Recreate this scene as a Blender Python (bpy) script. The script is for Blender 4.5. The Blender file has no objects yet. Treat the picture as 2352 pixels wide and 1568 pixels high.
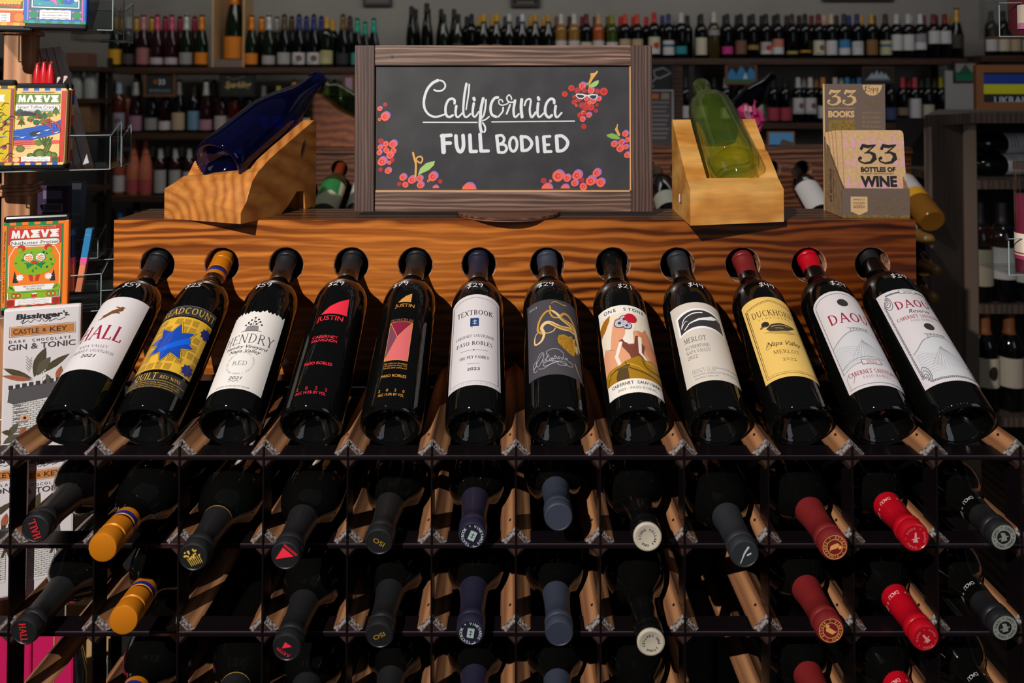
import bpy, bmesh, math, random
from mathutils import Vector, Matrix
from math import sin, cos, pi, radians as R
random.seed(7)
SC = bpy.context.scene
COL = SC.collection

# ------------------------------------------------------------------ camera
FPX, YPP, CX, PITCH, CAMZ = 1700.0, 175.0, 1176.0, R(1.35), 1.45
cam_d = bpy.data.cameras.new('camera')
cam_d.sensor_width = 36.0
cam_d.lens = FPX * 36.0 / 2352.0
cam_d.shift_y = (YPP - 784.0) / 2352.0
cam_d.clip_start = 0.02
cam_d.dof.use_dof = True
cam_d.dof.focus_distance = 1.0
cam_d.dof.aperture_fstop = 5.0
cam = bpy.data.objects.new('camera', cam_d)
COL.objects.link(cam)
cam.location = (0, 0, CAMZ)
cam.rotation_euler = (R(90) + PITCH, 0, 0)
SC.camera = cam
# ------------------------------------------------------------------ world, lamps, exposure
W = bpy.data.worlds.new('shop_daylight')
SC.world = W
W.use_nodes = True
W.node_tree.nodes['Background'].inputs[0].default_value = (0.80, 0.90, 1.0, 1)
W.node_tree.nodes['Background'].inputs[1].default_value = 0.05


def lamp(kind, name, loc, target, energy, color, **kw):
    d = bpy.data.lights.new(name, kind)
    d.energy = energy
    d.color = color
    for k, v in kw.items():
        setattr(d, k, v)
    o = bpy.data.objects.new(name, d)
    COL.objects.link(o)
    o.location = loc
    o.rotation_euler = (Vector(target) - Vector(loc)).to_track_quat('-Z', 'Y').to_euler()
    return o


lamp('SPOT', 'track_or_fill_spot', (-0.95, -0.95, 2.62), (-0.12, 1.10, 1.12), 325, (1.0, 0.93, 0.84),
     spot_size=R(46), spot_blend=0.55, shadow_soft_size=0.012)
lamp('SPOT', 'track_or_fill_spot', (1.5, 0.9, 2.9), (1.65, 2.56, 1.55), 30, (1.0, 0.96, 0.9), spot_size=R(26), spot_blend=0.6, shadow_soft_size=0.03)  # added spot that brightens the flag board; no such fixture seen
lamp('AREA', 'ceiling_panel_light', (-1.2, 3.2, 3.1), (-1.0, 5.0, 1.5), 16, (1.0, 0.95, 0.88), shape='RECTANGLE', size=2.6, size_y=0.5)
lamp('AREA', 'ceiling_panel_light', (1.9, 3.2, 3.1), (1.8, 5.0, 1.5), 12, (1.0, 0.97, 0.95), shape='RECTANGLE', size=2.6, size_y=0.5)
lamp('AREA', 'right_front_fill', (2.6, -1.6, 1.9), (0.2, 1.2, 1.2), 9, (0.86, 0.92, 1.0), shape='RECTANGLE', size=1.3, size_y=1.7)  # soft fill added from the right front; a window there is only assumed
SC.view_settings.view_transform = 'Standard'
SC.view_settings.look = 'None'
SC.view_settings.exposure = 0.0
SC.view_settings.gamma = 1.0
SC.view_settings.use_curve_mapping = False
SC.cycles.max_bounces = 10
SC.cycles.transmission_bounces = 10
SC.cycles.transparent_max_bounces = 24
SC.cycles.caustics_reflective = False
SC.cycles.caustics_refractive = False


def P(px, py, D):
    """point at world depth y = D seen at a pixel of the 2352 x 1568 photograph"""
    a = (px - CX) / FPX
    b = -(py - YPP) / FPX
    d = Vector((a, cos(PITCH) - b * sin(PITCH), sin(PITCH) + b * cos(PITCH)))
    return Vector((0, 0, CAMZ)) + d * (D / d.y)


# ------------------------------------------------------------------ materials
def lin(c):
    return tuple((v / 255 / 12.92) if v <= 10.31 else ((v / 255 + 0.055) / 1.055) ** 2.4 for v in c) + (1.0,)


MATS = {}


def M(rgb, rough=0.5, metal=0.0, coat=0.0, spec=0.5, trans=0.0, ior=1.5):
    key = (tuple(rgb), rough, metal, coat, spec, trans, ior)
    if key in MATS:
        return MATS[key]
    m = bpy.data.materials.new('mat_%d_%d_%d' % tuple(int(v) for v in rgb))
    m.use_nodes = True
    b = m.node_tree.nodes['Principled BSDF']
    b.inputs['Base Color'].default_value = lin(rgb)
    b.inputs['Roughness'].default_value = rough
    b.inputs['Metallic'].default_value = metal
    b.inputs['Coat Weight'].default_value = coat
    b.inputs['Coat Roughness'].default_value = 0.08
    b.inputs['Specular IOR Level'].default_value = spec
    b.inputs['Transmission Weight'].default_value = trans
    b.inputs['IOR'].default_value = ior
    MATS[key] = m
    return m


def wood(name, ramp, scale=(1, 1, 1), rot=(0, 0, 0), wscale=10.0, dist=6.0, dscale=1.2, kind='BANDS', direction='Z',
         rough=0.45, coat=0.0, fine=(3, 120, 120), fine_amt=0.45, bump=0.12, calm=None, right_tone=None):
    m = bpy.data.materials.new(name)
    m.use_nodes = True
    nt = m.node_tree
    b = nt.nodes['Principled BSDF']
    tc = nt.nodes.new('ShaderNodeTexCoord')
    mp = nt.nodes.new('ShaderNodeMapping')
    mp.inputs['Scale'].default_value = scale
    mp.inputs['Rotation'].default_value = rot
    nt.links.new(tc.outputs['Object'], mp.inputs['Vector'])
    wv = nt.nodes.new('ShaderNodeTexWave')
    wv.wave_type = kind
    if kind == 'BANDS':
        wv.bands_direction = direction
    else:
        wv.rings_direction = direction
    wv.inputs['Scale'].default_value = wscale
    wv.inputs['Distortion'].default_value = dist
    wv.inputs['Detail'].default_value = 2.5
    wv.inputs['Detail Scale'].default_value = dscale
    nt.links.new(mp.outputs[0], wv.inputs['Vector'])
    cr = nt.nodes.new('ShaderNodeValToRGB')
    els = cr.color_ramp.elements
    while len(els) < len(ramp):
        els.new(0.5)
    for e, (p, c) in zip(els, ramp):
        e.position = p
        e.color = lin(c)
    if calm:
        nl = nt.nodes.new('ShaderNodeTexNoise')
        nl.inputs['Scale'].default_value = calm[0]
        nl.inputs['Detail'].default_value = 1.5
        nt.links.new(mp.outputs[0], nl.inputs['Vector'])
        mr = nt.nodes.new('ShaderNodeMapRange')
        mr.inputs['From Min'].default_value = calm[1]
        mr.inputs['From Max'].default_value = calm[2]
        nt.links.new(nl.outputs['Fac'], mr.inputs['Value'])
        mxx = nt.nodes.new('ShaderNodeMath')
        mxx.operation = 'MAXIMUM'
        nt.links.new(wv.outputs['Fac'], mxx.inputs[0])
        nt.links.new(mr.outputs[0], mxx.inputs[1])
        nt.links.new(mxx.outputs[0], cr.inputs[0])
    else:
        nt.links.new(wv.outputs['Fac'], cr.inputs[0])
    mp2 = nt.nodes.new('ShaderNodeMapping')
    mp2.inputs['Scale'].default_value = fine
    mp2.inputs['Rotation'].default_value = rot
    nt.links.new(tc.outputs['Object'], mp2.inputs['Vector'])
    nz = nt.nodes.new('ShaderNodeTexNoise')
    nz.inputs['Scale'].default_value = 1.0
    nz.inputs['Detail'].default_value = 4.0
    nt.links.new(mp2.outputs[0], nz.inputs['Vector'])
    cr2 = nt.nodes.new('ShaderNodeValToRGB')
    cr2.color_ramp.elements[0].position = 0.32
    cr2.color_ramp.elements[0].color = (0.25, 0.22, 0.2, 1)
    cr2.color_ramp.elements[1].position = 0.66
    cr2.color_ramp.elements[1].color = (1.15, 1.15, 1.15, 1)
    nt.links.new(nz.outputs['Fac'], cr2.inputs[0])
    mx = nt.nodes.new('ShaderNodeMix')
    mx.data_type = 'RGBA'
    mx.blend_type = 'MULTIPLY'
    mx.inputs['Factor'].default_value = fine_amt
    nt.links.new(cr.outputs[0], mx.inputs['A'])
    nt.links.new(cr2.outputs[0], mx.inputs['B'])
    last = mx.outputs['Result']
    if right_tone:  # darker and redder towards the right end of the board
        sp = nt.nodes.new('ShaderNodeSeparateXYZ')
        nt.links.new(tc.outputs['Object'], sp.inputs[0])
        ad = nt.nodes.new('ShaderNodeMath')
        ad.operation = 'MULTIPLY_ADD'
        ad.inputs[1].default_value = 0.5
        nt.links.new(nz.outputs['Fac'], ad.inputs[0])
        nt.links.new(sp.outputs[0], ad.inputs[2])
        c3 = nt.nodes.new('ShaderNodeMapRange')
        c3.inputs['From Min'].default_value = right_tone[0]
        c3.inputs['From Max'].default_value = right_tone[1]
        nt.links.new(ad.outputs[0], c3.inputs['Value'])
        m3 = nt.nodes.new('ShaderNodeMix')
        m3.data_type = 'RGBA'
        m3.blend_type = 'MULTIPLY'
        m3.inputs['B'].default_value = (*right_tone[2], 1)
        nt.links.new(c3.outputs[0], m3.inputs['Factor'])
        nt.links.new(last, m3.inputs['A'])
        last = m3.outputs['Result']
    nt.links.new(last, b.inputs['Base Color'])
    bp = nt.nodes.new('ShaderNodeBump')
    bp.inputs['Strength'].default_value = bump
    bp.inputs['Distance'].default_value = 0.002
    nt.links.new(nz.outputs['Fac'], bp.inputs['Height'])
    nt.links.new(bp.outputs[0], b.inputs['Normal'])
    b.inputs['Roughness'].default_value = rough
    b.inputs['Coat Weight'].default_value = coat
    b.inputs['Coat Roughness'].default_value = 0.2
    return m


def speckle(name, c1, c2, scale, rough=0.6, detail=3.0, lo=0.35, hi=0.65, bump=0.0):
    m = bpy.data.materials.new(name)
    m.use_nodes = True
    nt = m.node_tree
    b = nt.nodes['Principled BSDF']
    tc = nt.nodes.new('ShaderNodeTexCoord')
    nz = nt.nodes.new('ShaderNodeTexNoise')
    nz.inputs['Scale'].default_value = scale
    nz.inputs['Detail'].default_value = detail
    nt.links.new(tc.outputs['Object'], nz.inputs['Vector'])
    cr = nt.nodes.new('ShaderNodeValToRGB')
    cr.color_ramp.elements[0].position = lo
    cr.color_ramp.elements[0].color = lin(c1)
    cr.color_ramp.elements[1].position = hi
    cr.color_ramp.elements[1].color = lin(c2)
    nt.links.new(nz.outputs['Fac'], cr.inputs[0])
    nt.links.new(cr.outputs[0], b.inputs['Base Color'])
    b.inputs['Roughness'].default_value = rough
    if bump:
        bp = nt.nodes.new('ShaderNodeBump')
        bp.inputs['Strength'].default_value = bump
        bp.inputs['Distance'].default_value = 0.001
        nt.links.new(nz.outputs['Fac'], bp.inputs['Height'])
        nt.links.new(bp.outputs[0], b.inputs['Normal'])
    return m


GLASS_BLACK = M((9, 9, 9), rough=0.035, spec=0.5)


def clear(name, tint, rough=0.03, ior=1.45, milk=0.0, body=(0.1, 0.3, 0.1)):
    """thin see-through glass or plastic: tinted light passes, the surface reflects by its angle"""
    m = bpy.data.materials.new(name)
    m.use_nodes = True
    nt = m.node_tree
    nt.nodes.remove(nt.nodes['Principled BSDF'])
    tr = nt.nodes.new('ShaderNodeBsdfTransparent')
    tr.inputs[0].default_value = (*tint, 1)
    gl = nt.nodes.new('ShaderNodeBsdfGlossy')
    gl.inputs['Roughness'].default_value = rough
    fr = nt.nodes.new('ShaderNodeFresnel')
    ge = nt.nodes.new('ShaderNodeNewGeometry')
    mr = nt.nodes.new('ShaderNodeMapRange')
    mr.inputs['To Min'].default_value = ior
    mr.inputs['To Max'].default_value = 1 / ior
    nt.links.new(ge.outputs['Backfacing'], mr.inputs['Value'])
    nt.links.new(mr.outputs[0], fr.inputs['IOR'])
    mx = nt.nodes.new('ShaderNodeMixShader')
    nt.links.new(fr.outputs[0], mx.inputs[0])
    if milk:
        df = nt.nodes.new('ShaderNodeBsdfDiffuse')
        df.inputs[0].default_value = (*body, 1)
        m2 = nt.nodes.new('ShaderNodeMixShader')
        m2.inputs[0].default_value = milk
        nt.links.new(tr.outputs[0], m2.inputs[1])
        nt.links.new(df.outputs[0], m2.inputs[2])
        nt.links.new(m2.outputs[0], mx.inputs[1])
    else:
        nt.links.new(tr.outputs[0], mx.inputs[1])
    nt.links.new(gl.outputs[0], mx.inputs[2])
    nt.links.new(mx.outputs[0], nt.nodes['Material Output'].inputs['Surface'])
    return m


ACRYLIC = clear('clear_acrylic', (0.93, 0.95, 0.95), ior=1.28)
ACRYLIC_EDGE = M((150, 166, 170), rough=0.15, coat=0.5)


# ------------------------------------------------------------------ objects
def tag(o, label=None, cat=None, group=None, kind=None):
    if label:
        o['label'] = label
    if cat:
        o['category'] = cat
    if group:
        o['group'] = group
    if kind:
        o['kind'] = kind
    return o


def thing(name, label, cat, loc=(0, 0, 0), mat=None, group=None):
    o = bpy.data.objects.new(name, None)
    o.empty_display_size = 0.02
    COL.objects.link(o)
    if mat is not None:
        o.matrix_world = mat
    else:
        o.location = loc
    return tag(o, label, cat, group)


def link(name, me, parent=None):
    o = bpy.data.objects.new(name, me)
    COL.objects.link(o)
    if parent is not None:
        o.parent = parent
    return o


def frame(loc, z, n):
    """matrix with local Z along z and local -Y facing n"""
    z = Vector(z).normalized()
    n = Vector(n)
    n = (n - z * n.dot(z)).normalized()
    x = z.cross(n)
    m = Matrix((x, -n, z)).transposed().to_4x4()
    m.translation = Vector(loc)
    return m


class MB:
    """collects shapes into one mesh"""

    def __init__(s):
        s.v, s.f, s.mi, s.mats = [], [], [], []

    def m(s, mat):
        if mat not in s.mats:
            s.mats.append(mat)
        return s.mats.index(mat)

    def face(s, pts, mat):
        k = len(s.v)
        s.v += [tuple(p) for p in pts]
        s.f.append(tuple(range(k, k + len(pts))))
        s.mi.append(s.m(mat))

    def add(s, verts, faces, mat):
        k = len(s.v)
        s.v += [tuple(p) for p in verts]
        j = s.m(mat)
        for f in faces:
            s.f.append(tuple(k + i for i in f))
            s.mi.append(j)

    def box(s, c, size, mat, rot=None):
        hx, hy, hz = size[0] / 2, size[1] / 2, size[2] / 2
        vs = [Vector((x, y, z)) for x in (-hx, hx) for y in (-hy, hy) for z in (-hz, hz)]
        if rot is not None:
            vs = [rot @ v for v in vs]
        vs = [v + Vector(c) for v in vs]
        s.add(vs, [(0, 1, 3, 2), (4, 6, 7, 5), (0, 4, 5, 1), (2, 3, 7, 6), (0, 2, 6, 4), (1, 5, 7, 3)], mat)

    def box2(s, a, b, mat):
        s.box([(a[i] + b[i]) / 2 for i in range(3)], [abs(b[i] - a[i]) for i in range(3)], mat)

    def hexa(s, low, high, mat):
        n = len(low)
        s.add(list(low) + list(high), [tuple(range(n - 1, -1, -1)), tuple(range(n, 2 * n))] +
              [(i, (i + 1) % n, n + (i + 1) % n, n + i) for i in range(n)], mat)

    def lathe(s, prof, mat, seg=32, mats=None, tf=None):
        """prof = [(r, z)], closed at r = 0 ends; mats = material per ring gap"""
        rings, vs = [], []
        for r, z in prof:
            if r < 1e-6:
                rings.append([len(vs)])
                vs.append(Vector((0, 0, z)))
            else:
                rings.append(list(range(len(vs), len(vs) + seg)))
                vs += [Vector((r * sin(2 * pi * k / seg), -r * cos(2 * pi * k / seg), z)) for k in range(seg)]
        if tf is not None:
            vs = [tf @ v for v in vs]
        k0 = len(s.v)
        s.v += [tuple(v) for v in vs]
        for i in range(len(rings) - 1):
            a, b = rings[i], rings[i + 1]
            mat_i = s.m(mats[i] if mats else mat)
            for k in range(seg):
                k2 = (k + 1) % seg
                if len(a) == 1 and len(b) == 1:
                    continue
                if len(a) == 1:
                    f = (a[0], b[k2], b[k])
                elif len(b) == 1:
                    f = (a[k], a[k2], b[0])
                else:
                    f = (a[k], a[k2], b[k2], b[k])
                s.f.append(tuple(k0 + q for q in f))
                s.mi.append(mat_i)

    def tube(s, pts, r, mat, seg=8):
        pts = [Vector(p) for p in pts]
        n = len(pts)
        rs = r if isinstance(r, (list, tuple)) else [r] * n
        vs, fs = [], []
        for i, p in enumerate(pts):
            t = (pts[min(i + 1, n - 1)] - pts[max(i - 1, 0)]).normalized()
            u = t.orthogonal().normalized() if abs(t.z) > 0.95 else t.cross(Vector((0, 0, 1))).normalized()
            w = t.cross(u)
            vs += [p + (u * cos(2 * pi * k / seg) + w * sin(2 * pi * k / seg)) * rs[i] for k in range(seg)]
        for i in range(n - 1):
            for k in range(seg):
                fs.append((i * seg + k, i * seg + (k + 1) % seg, (i + 1) * seg + (k + 1) % seg, (i + 1) * seg + k))
        fs.append(tuple(range(seg - 1, -1, -1)))
        fs.append(tuple(range((n - 1) * seg, n * seg)))
        s.add(vs, fs, mat)

    def mesh(s, name, smooth=None, bevel=0.0):
        me = bpy.data.meshes.new(name)
        me.from_pydata(s.v, [], s.f)
        for m_ in s.mats:
            me.materials.append(m_)
        me.polygons.foreach_set('material_index', s.mi)
        bm = bmesh.new()
        bm.from_mesh(me)
        bmesh.ops.remove_doubles(bm, verts=bm.verts, dist=1e-6)
        if bevel:
            bmesh.ops.bevel(bm, geom=[e for e in bm.edges if len(e.link_faces) == 2 and e.calc_face_angle(0) > 0.5],
                            offset=bevel, segments=2, affect='EDGES', profile=0.5)
        bmesh.ops.recalc_face_normals(bm, faces=bm.faces)
        if smooth is not None:
            for f in bm.faces:
                f.smooth = True
            for e in bm.edges:
                if len(e.link_faces) == 2 and e.calc_face_angle(0) > smooth:
                    e.smooth = False
        bm.to_mesh(me)
        bm.free()
        me.update()
        return me

    def build(s, name, parent=None, smooth=None, bevel=0.0):
        return link(name, s.mesh(name, smooth, bevel), parent)


# ------------------------------------------------------------------ flat artwork laid on surfaces
TEXT = {}


def text_geo(t, bold):
    key = (t, bold)
    if key not in TEXT:
        c = bpy.data.curves.new('lettering', 'FONT')
        c.body = t
        c.size = 1.0
        c.offset = bold
        c.resolution_u = 3
        o = bpy.data.objects.new('lettering', c)
        me = o.to_mesh()
        vs = [(v.co.x, v.co.y) for v in me.vertices]
        fs = [tuple(p.vertices) for p in me.polygons]
        o.to_mesh_clear()
        bpy.data.objects.remove(o)
        bpy.data.curves.remove(c)
        x0 = min([v[0] for v in vs] or [0])
        x1 = max([v[0] for v in vs] or [0])
        TEXT[key] = (vs, fs, x0, x1)
    return TEXT[key]


SERIF = {
    'A': (1.0, 'l.12,0,.5,1,t l.5,1,.88,0,T l.26,.36,.72,.36,t f.12,0 f.88,0'),
    'B': (.82, 'l.2,0,.2,1,T a.42,.74,.26,.24,-90,90 a.42,.26,.32,.26,-90,90 l.2,.98,.45,.98,t l.2,.5,.45,.5,t l.2,.02,.45,.02,t'),
    'C': (.95, 'a.52,.5,.42,.49,45,315'),
    'D': (.98, 'l.2,0,.2,1,T a.42,.5,.46,.48,-90,90 l.1,.98,.44,.98,t l.1,.02,.44,.02,t'),
    'E': (.78, 'l.2,0,.2,1,T l.08,.98,.68,.98,t l.2,.52,.6,.52,t l.08,.02,.72,.02,t v.68,.86,.68,1 v.72,0,.72,.16'),
    'F': (.74, 'l.2,0,.2,1,T l.08,.98,.68,.98,t l.2,.52,.6,.52,t f.2,0 v.68,.86,.68,1'),
    'G': (1.0, 'a.52,.5,.42,.49,50,330 l.86,.02,.86,.42,T l.68,.42,1,.42,t'),
    'H': (1.0, 'l.2,0,.2,1,T l.8,0,.8,1,T l.2,.52,.8,.52,t f.2,0 f.2,1 f.8,0 f.8,1'),
    'I': (.42, 'l.21,0,.21,1,T f.21,0 f.21,1'),
    'K': (.95, 'l.2,0,.2,1,T l.2,.45,.78,1,t l.38,.6,.84,0,T f.2,0 f.2,1 f.78,1 f.84,0'),
    'L': (.76, 'l.2,0,.2,1,T l.08,.02,.72,.02,t f.2,1 v.72,0,.72,.2'),
    'M': (1.15, 'l.15,0,.2,1,t l.2,1,.58,.08,T l.58,.08,.96,1,t l.96,1,1,0,T f.15,0 f.2,1 f.96,1 f1,0'),
    'N': (1.02, 'l.18,0,.18,1,t l.18,1,.84,0,T l.84,0,.84,1,t f.18,0 f.18,1 f.84,1'),
    'O': (1.05, 'a.52,.5,.44,.49,0,360'),
    'P': (.8, 'l.2,0,.2,1,T a.42,.72,.3,.26,-90,90 l.1,.98,.44,.98,t l.2,.46,.44,.46,t f.2,0'),
    'Q': (1.05, 'a.52,.5,.44,.49,0,360 l.55,.1,.98,-.18,T'),
    'R': (.92, 'l.2,0,.2,1,T a.42,.75,.28,.23,-90,90 l.1,.98,.44,.98,t l.2,.52,.44,.52,t l.42,.52,.86,0,T f.2,0 f.86,0'),
    'S': (.7, 'a.36,.75,.24,.24,30,270 a.36,.25,.27,.25,-150,90'),
    'T': (.86, 'l.43,0,.43,1,T l.06,.98,.8,.98,t f.43,0 v.06,.82,.06,1 v.8,.82,.8,1'),
    'U': (1.0, 'l.18,.35,.18,1,T l.8,.35,.8,1,t a.49,.35,.31,.35,180,360 f.18,1 f.8,1'),
    'V': (1.0, 'l.1,1,.5,0,T l.5,0,.88,1,t f.1,1 f.88,1'),
    'W': (1.4, 'l.1,1,.4,0,T l.4,0,.68,.9,t l.68,.9,.98,0,T l.98,0,1.28,1,t f.1,1 f1.28,1'),
    'X': (.95, 'l.15,1,.82,0,T l.12,0,.8,1,t f.15,1 f.8,1 f.12,0 f.82,0'),
    'Y': (.95, 'l.12,1,.48,.46,T l.48,.46,.84,1,t l.48,0,.48,.46,T f.12,1 f.84,1 f.48,0'),
    'Z': (.85, 'l.14,.98,.72,.98,t l.72,1,.12,0,T l.12,.02,.76,.02,t'),
    'J': (.6, 'l.36,.2,.36,1,T a.16,.18,.2,.2,190,360 f.36,1'),
    "'": (.3, 'l.15,.75,.18,1,T'), ' ': (.45, ''), '.': (.3, 'l.12,.03,.2,.03,T'),
    '0': (.75, 'a.38,.5,.28,.49,0,360'), '1': (.5, 'l.26,0,.26,1,T f.26,0 l.12,.84,.26,1,t'),
    '2': (.75, 'a.36,.7,.26,.28,-20,170 l.58,.58,.12,.03,t l.1,.03,.66,.03,T'),
    '3': (.72, 'a.34,.75,.24,.24,-90,150 a.34,.26,.28,.26,-150,90'),
}

EPS = 0.00012


def crom(pts, n=5):
    out = []
    k = len(pts)
    for i in range(k - 1):
        p0, p1, p2, p3 = pts[max(i - 1, 0)], pts[i], pts[i + 1], pts[min(i + 2, k - 1)]
        for j in range(n):
            t = j / n
            out.append(tuple(0.5 * (2 * p1[a] + (p2[a] - p0[a]) * t + (2 * p0[a] - 5 * p1[a] + 4 * p2[a] - p3[a]) * t * t +
                                    (3 * p1[a] - p0[a] - 3 * p2[a] + p3[a]) * t ** 3) for a in (0, 1)))
    out.append(tuple(pts[-1]))
    return out


class Art:
    """flat print: shapes in millimetres with a layer number, mapped on to a surface when built"""

    def __init__(s, unit=0.001, ox=0.0, oy=0.0, flip=False):
        s.bm, s.mats, s.u, s.ox, s.oy, s.fl, s.n = bmesh.new(), [], unit, ox, oy, -1 if flip else 1, 0

    def mi(s, mat):
        if mat not in s.mats:
            s.mats.append(mat)
        return s.mats.index(mat)

    def co(s, p, layer):
        return ((p[0] - s.ox) * s.u, (p[1] - s.oy) * s.u * s.fl, (layer + (s.n % 90) * 0.01) * EPS)

    def poly(s, pts, mat, layer=1):
        s.n += 1
        a = sum(pts[i][0] * pts[(i + 1) % len(pts)][1] - pts[(i + 1) % len(pts)][0] * pts[i][1] for i in range(len(pts)))
        if a * s.fl < 0:
            pts = pts[::-1]
        f = s.bm.faces.new([s.bm.verts.new(s.co(p, layer)) for p in pts])
        f.material_index = s.mi(mat)

    def rect(s, x0, y0, x1, y1, mat, layer=1):
        s.poly([(x0, y0), (x1, y0), (x1, y1), (x0, y1)], mat, layer)

    def disc(s, x, y, rx, mat, layer=1, ry=None, n=16, rot=0.0):
        ry = ry or rx
        s.poly([(x + rx * cos(t) * cos(rot) - ry * sin(t) * sin(rot), y + rx * cos(t) * sin(rot) + ry * sin(t) * cos(rot))
                for t in [2 * pi * k / n for k in range(n)]], mat, layer)

    def line(s, pts, w, mat, layer=1, smooth=0, caps=True, closed=False):
        if smooth:
            pts = crom(pts, smooth)
        if closed:
            pts = list(pts) + [pts[0]]
        n = len(pts)
        ws = w if isinstance(w, (list, tuple)) else [w] * n
        if len(ws) != n:
            ws = [ws[0] + (ws[-1] - ws[0]) * i / (n - 1) for i in range(n)]
        L, Q = [], []
        for i in range(n):
            a, b = pts[max(i - 1, 0)], pts[min(i + 1, n - 1)]
            if closed and i in (0, n - 1):
                a, b = pts[-2], pts[1]
            dx, dy = b[0] - a[0], b[1] - a[1]
            d = math.hypot(dx, dy) or 1e-9
            k = 1.0
            if 0 < i < n - 1 or closed:
                p = pts[i - 1] if i > 0 else pts[-2]
                ex, ey = pts[i][0] - p[0], pts[i][1] - p[1]
                e = math.hypot(ex, ey) or 1e-9
                k = min(2.0, 1.0 / max(0.35, abs((ex * dx + ey * dy) / (d * e))))
            nx, ny = -dy / d * ws[i] / 2 * k, dx / d * ws[i] / 2 * k
            L.append((pts[i][0] + nx, pts[i][1] + ny))
            Q.append((pts[i][0] - nx, pts[i][1] - ny))
        for i in range(n - 1):
            s.poly([L[i], Q[i], Q[i + 1], L[i + 1]], mat, layer)
        if caps and not closed:
            for i in (0, n - 1):
                s.disc(pts[i][0], pts[i][1], ws[i] / 2, mat, layer, n=10)

    def frame(s, x0, y0, x1, y1, w, mat, layer=1):
        s.rect(x0, y0, x1, y0 + w, mat, layer)
        s.rect(x0, y1 - w, x1, y1, mat, layer)
        s.rect(x0, y0 + w, x0 + w, y1 - w, mat, layer)
        s.rect(x1 - w, y0 + w, x1, y1 - w, mat, layer)

    def text(s, t, x, y, h, mat, layer=2, bold=0.0, width=None, rot=0.0, sx=1.0, slant=0.0):
        """centred lettering, h = capital height"""
        vs, fs, x0, x1 = text_geo(t, bold)
        k = h / 0.72
        kx = k * sx
        if width and x1 > x0:
            kx = width / (x1 - x0)
        mid = (x0 + x1) / 2
        new = []
        for vx, vy in vs:
            px, py = (vx - mid) * kx + slant * vy * k, (vy * k - h / 2) * s.fl
            new.append(s.bm.verts.new(s.co((x + px * cos(rot) - py * sin(rot), y + px * sin(rot) + py * cos(rot)), layer)))
        j = s.mi(mat)
        for f in fs:
            try:
                g = s.bm.faces.new([new[i] for i in f])
                g.material_index = j
                g.normal_update()
                if g.normal.z < 0:
                    g.normal_flip()
            except ValueError:
                pass

    def ring(s, t, x, y, r, h, mat, layer=2, a0=0.0, step=None, bold=0.0):
        st = step or 2 * pi / len(t)
        for i, ch in enumerate(t):
            if ch == ' ':
                continue
            a = a0 - i * st
            s.text(ch, x + r * sin(-a), y + r * cos(a), h, mat, layer, bold, rot=a)

    def serif(s, t, x, y, h, mat, layer=2, width=None, track=0.06, T=0.13, th=0.045, curve=0.0):
        T, th = T * 1.15, th * 1.5
        adv = [SERIF.get(c, (.5, ''))[0] + track for c in t]
        tot = sum(adv) - track
        kx = (width / tot) if width else h
        ky = h
        x0 = x - tot * kx / 2
        for c, ad in zip(t, adv):
            def tf(p, x0=x0):
                xx = x0 + p[0] * kx
                return (xx, y + (p[1] - 0.5) * ky - curve * ((xx - x) ** 2))
            for tok in SERIF.get(c, (.5, ''))[1].split():
                k, a = tok[0], tok[1:].split(',')
                if k == 'l':
                    q = [float(v) for v in a[:4]]
                    s.line([tf(q[:2]), tf(q[2:])], (T if a[4] == 'T' else th) * min(kx, ky) * 1.05, mat, layer, caps=False)
                elif k == 'v':
                    q = [float(v) for v in a]
                    s.line([tf(q[:2]), tf(q[2:])], th * min(kx, ky), mat, layer, caps=False)
                elif k == 'f':
                    q = [float(v) for v in a]
                    yy = q[1] + (0.02 if q[1] < 0.5 else -0.02)
                    s.line([tf((q[0] - .13, yy)), tf((q[0] + .13, yy))], th * min(kx, ky), mat, layer, caps=False)
                elif k == 'a':
                    q = [float(v) for v in a]
                    n = max(6, int(abs(q[5] - q[4]) / 15))
                    pts, ws = [], []
                    for i in range(n + 1):
                        g = R(q[4] + (q[5] - q[4]) * i / n)
                        w = th + (T - th) * abs(cos(g)) ** 1.3
                        pts.append(tf((q[0] + (q[2] - w / 2) * cos(g), q[1] + (q[3] - th / 2) * sin(g))))
                        ws.append(w * min(kx, ky))
                    s.line(pts, ws, mat, layer, caps=False)
            x0 += ad * kx

    def mesh(s, name, fmap, du=None, dv=None):
        bm = s.bm
        bm.normal_update()
        bmesh.ops.triangulate(bm, faces=[f for f in bm.faces if len(f.verts) > 4], ngon_method='EAR_CLIP')
        for ax, d in ((0, du), (1, dv)):
            if not d:
                continue
            vals = [v.co[ax] for v in bm.verts]
            if not vals:
                continue
            k = math.ceil(min(vals) / d)
            while k * d < max(vals):
                no = (1, 0, 0) if ax == 0 else (0, 1, 0)
                co = (k * d, 0, 0) if ax == 0 else (0, k * d, 0)
                bmesh.ops.bisect_plane(bm, geom=bm.verts[:] + bm.edges[:] + bm.faces[:], plane_co=co, plane_no=no, dist=1e-7)
                k += 1
        for v in bm.verts:
            v.co = fmap(v.co.x, v.co.y, v.co.z)
        me = bpy.data.meshes.new(name)
        bm.to_mesh(me)
        bm.free()
        for m_ in s.mats:
            me.materials.append(m_)
        return me

    def build(s, name, fmap, parent=None, du=None, dv=None, smooth=False):
        me = s.mesh(name, fmap, du, dv)
        if smooth:
            me.polygons.foreach_set('use_smooth', [True] * len(me.polygons))
        return link(name, me, parent)


def flat(origin, ux, uy, n):
    o, a, b, c = Vector(origin), Vector(ux).normalized(), Vector(uy).normalized(), Vector(n).normalized()
    return lambda u, v, h: o + a * u + b * v + c * h


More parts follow.
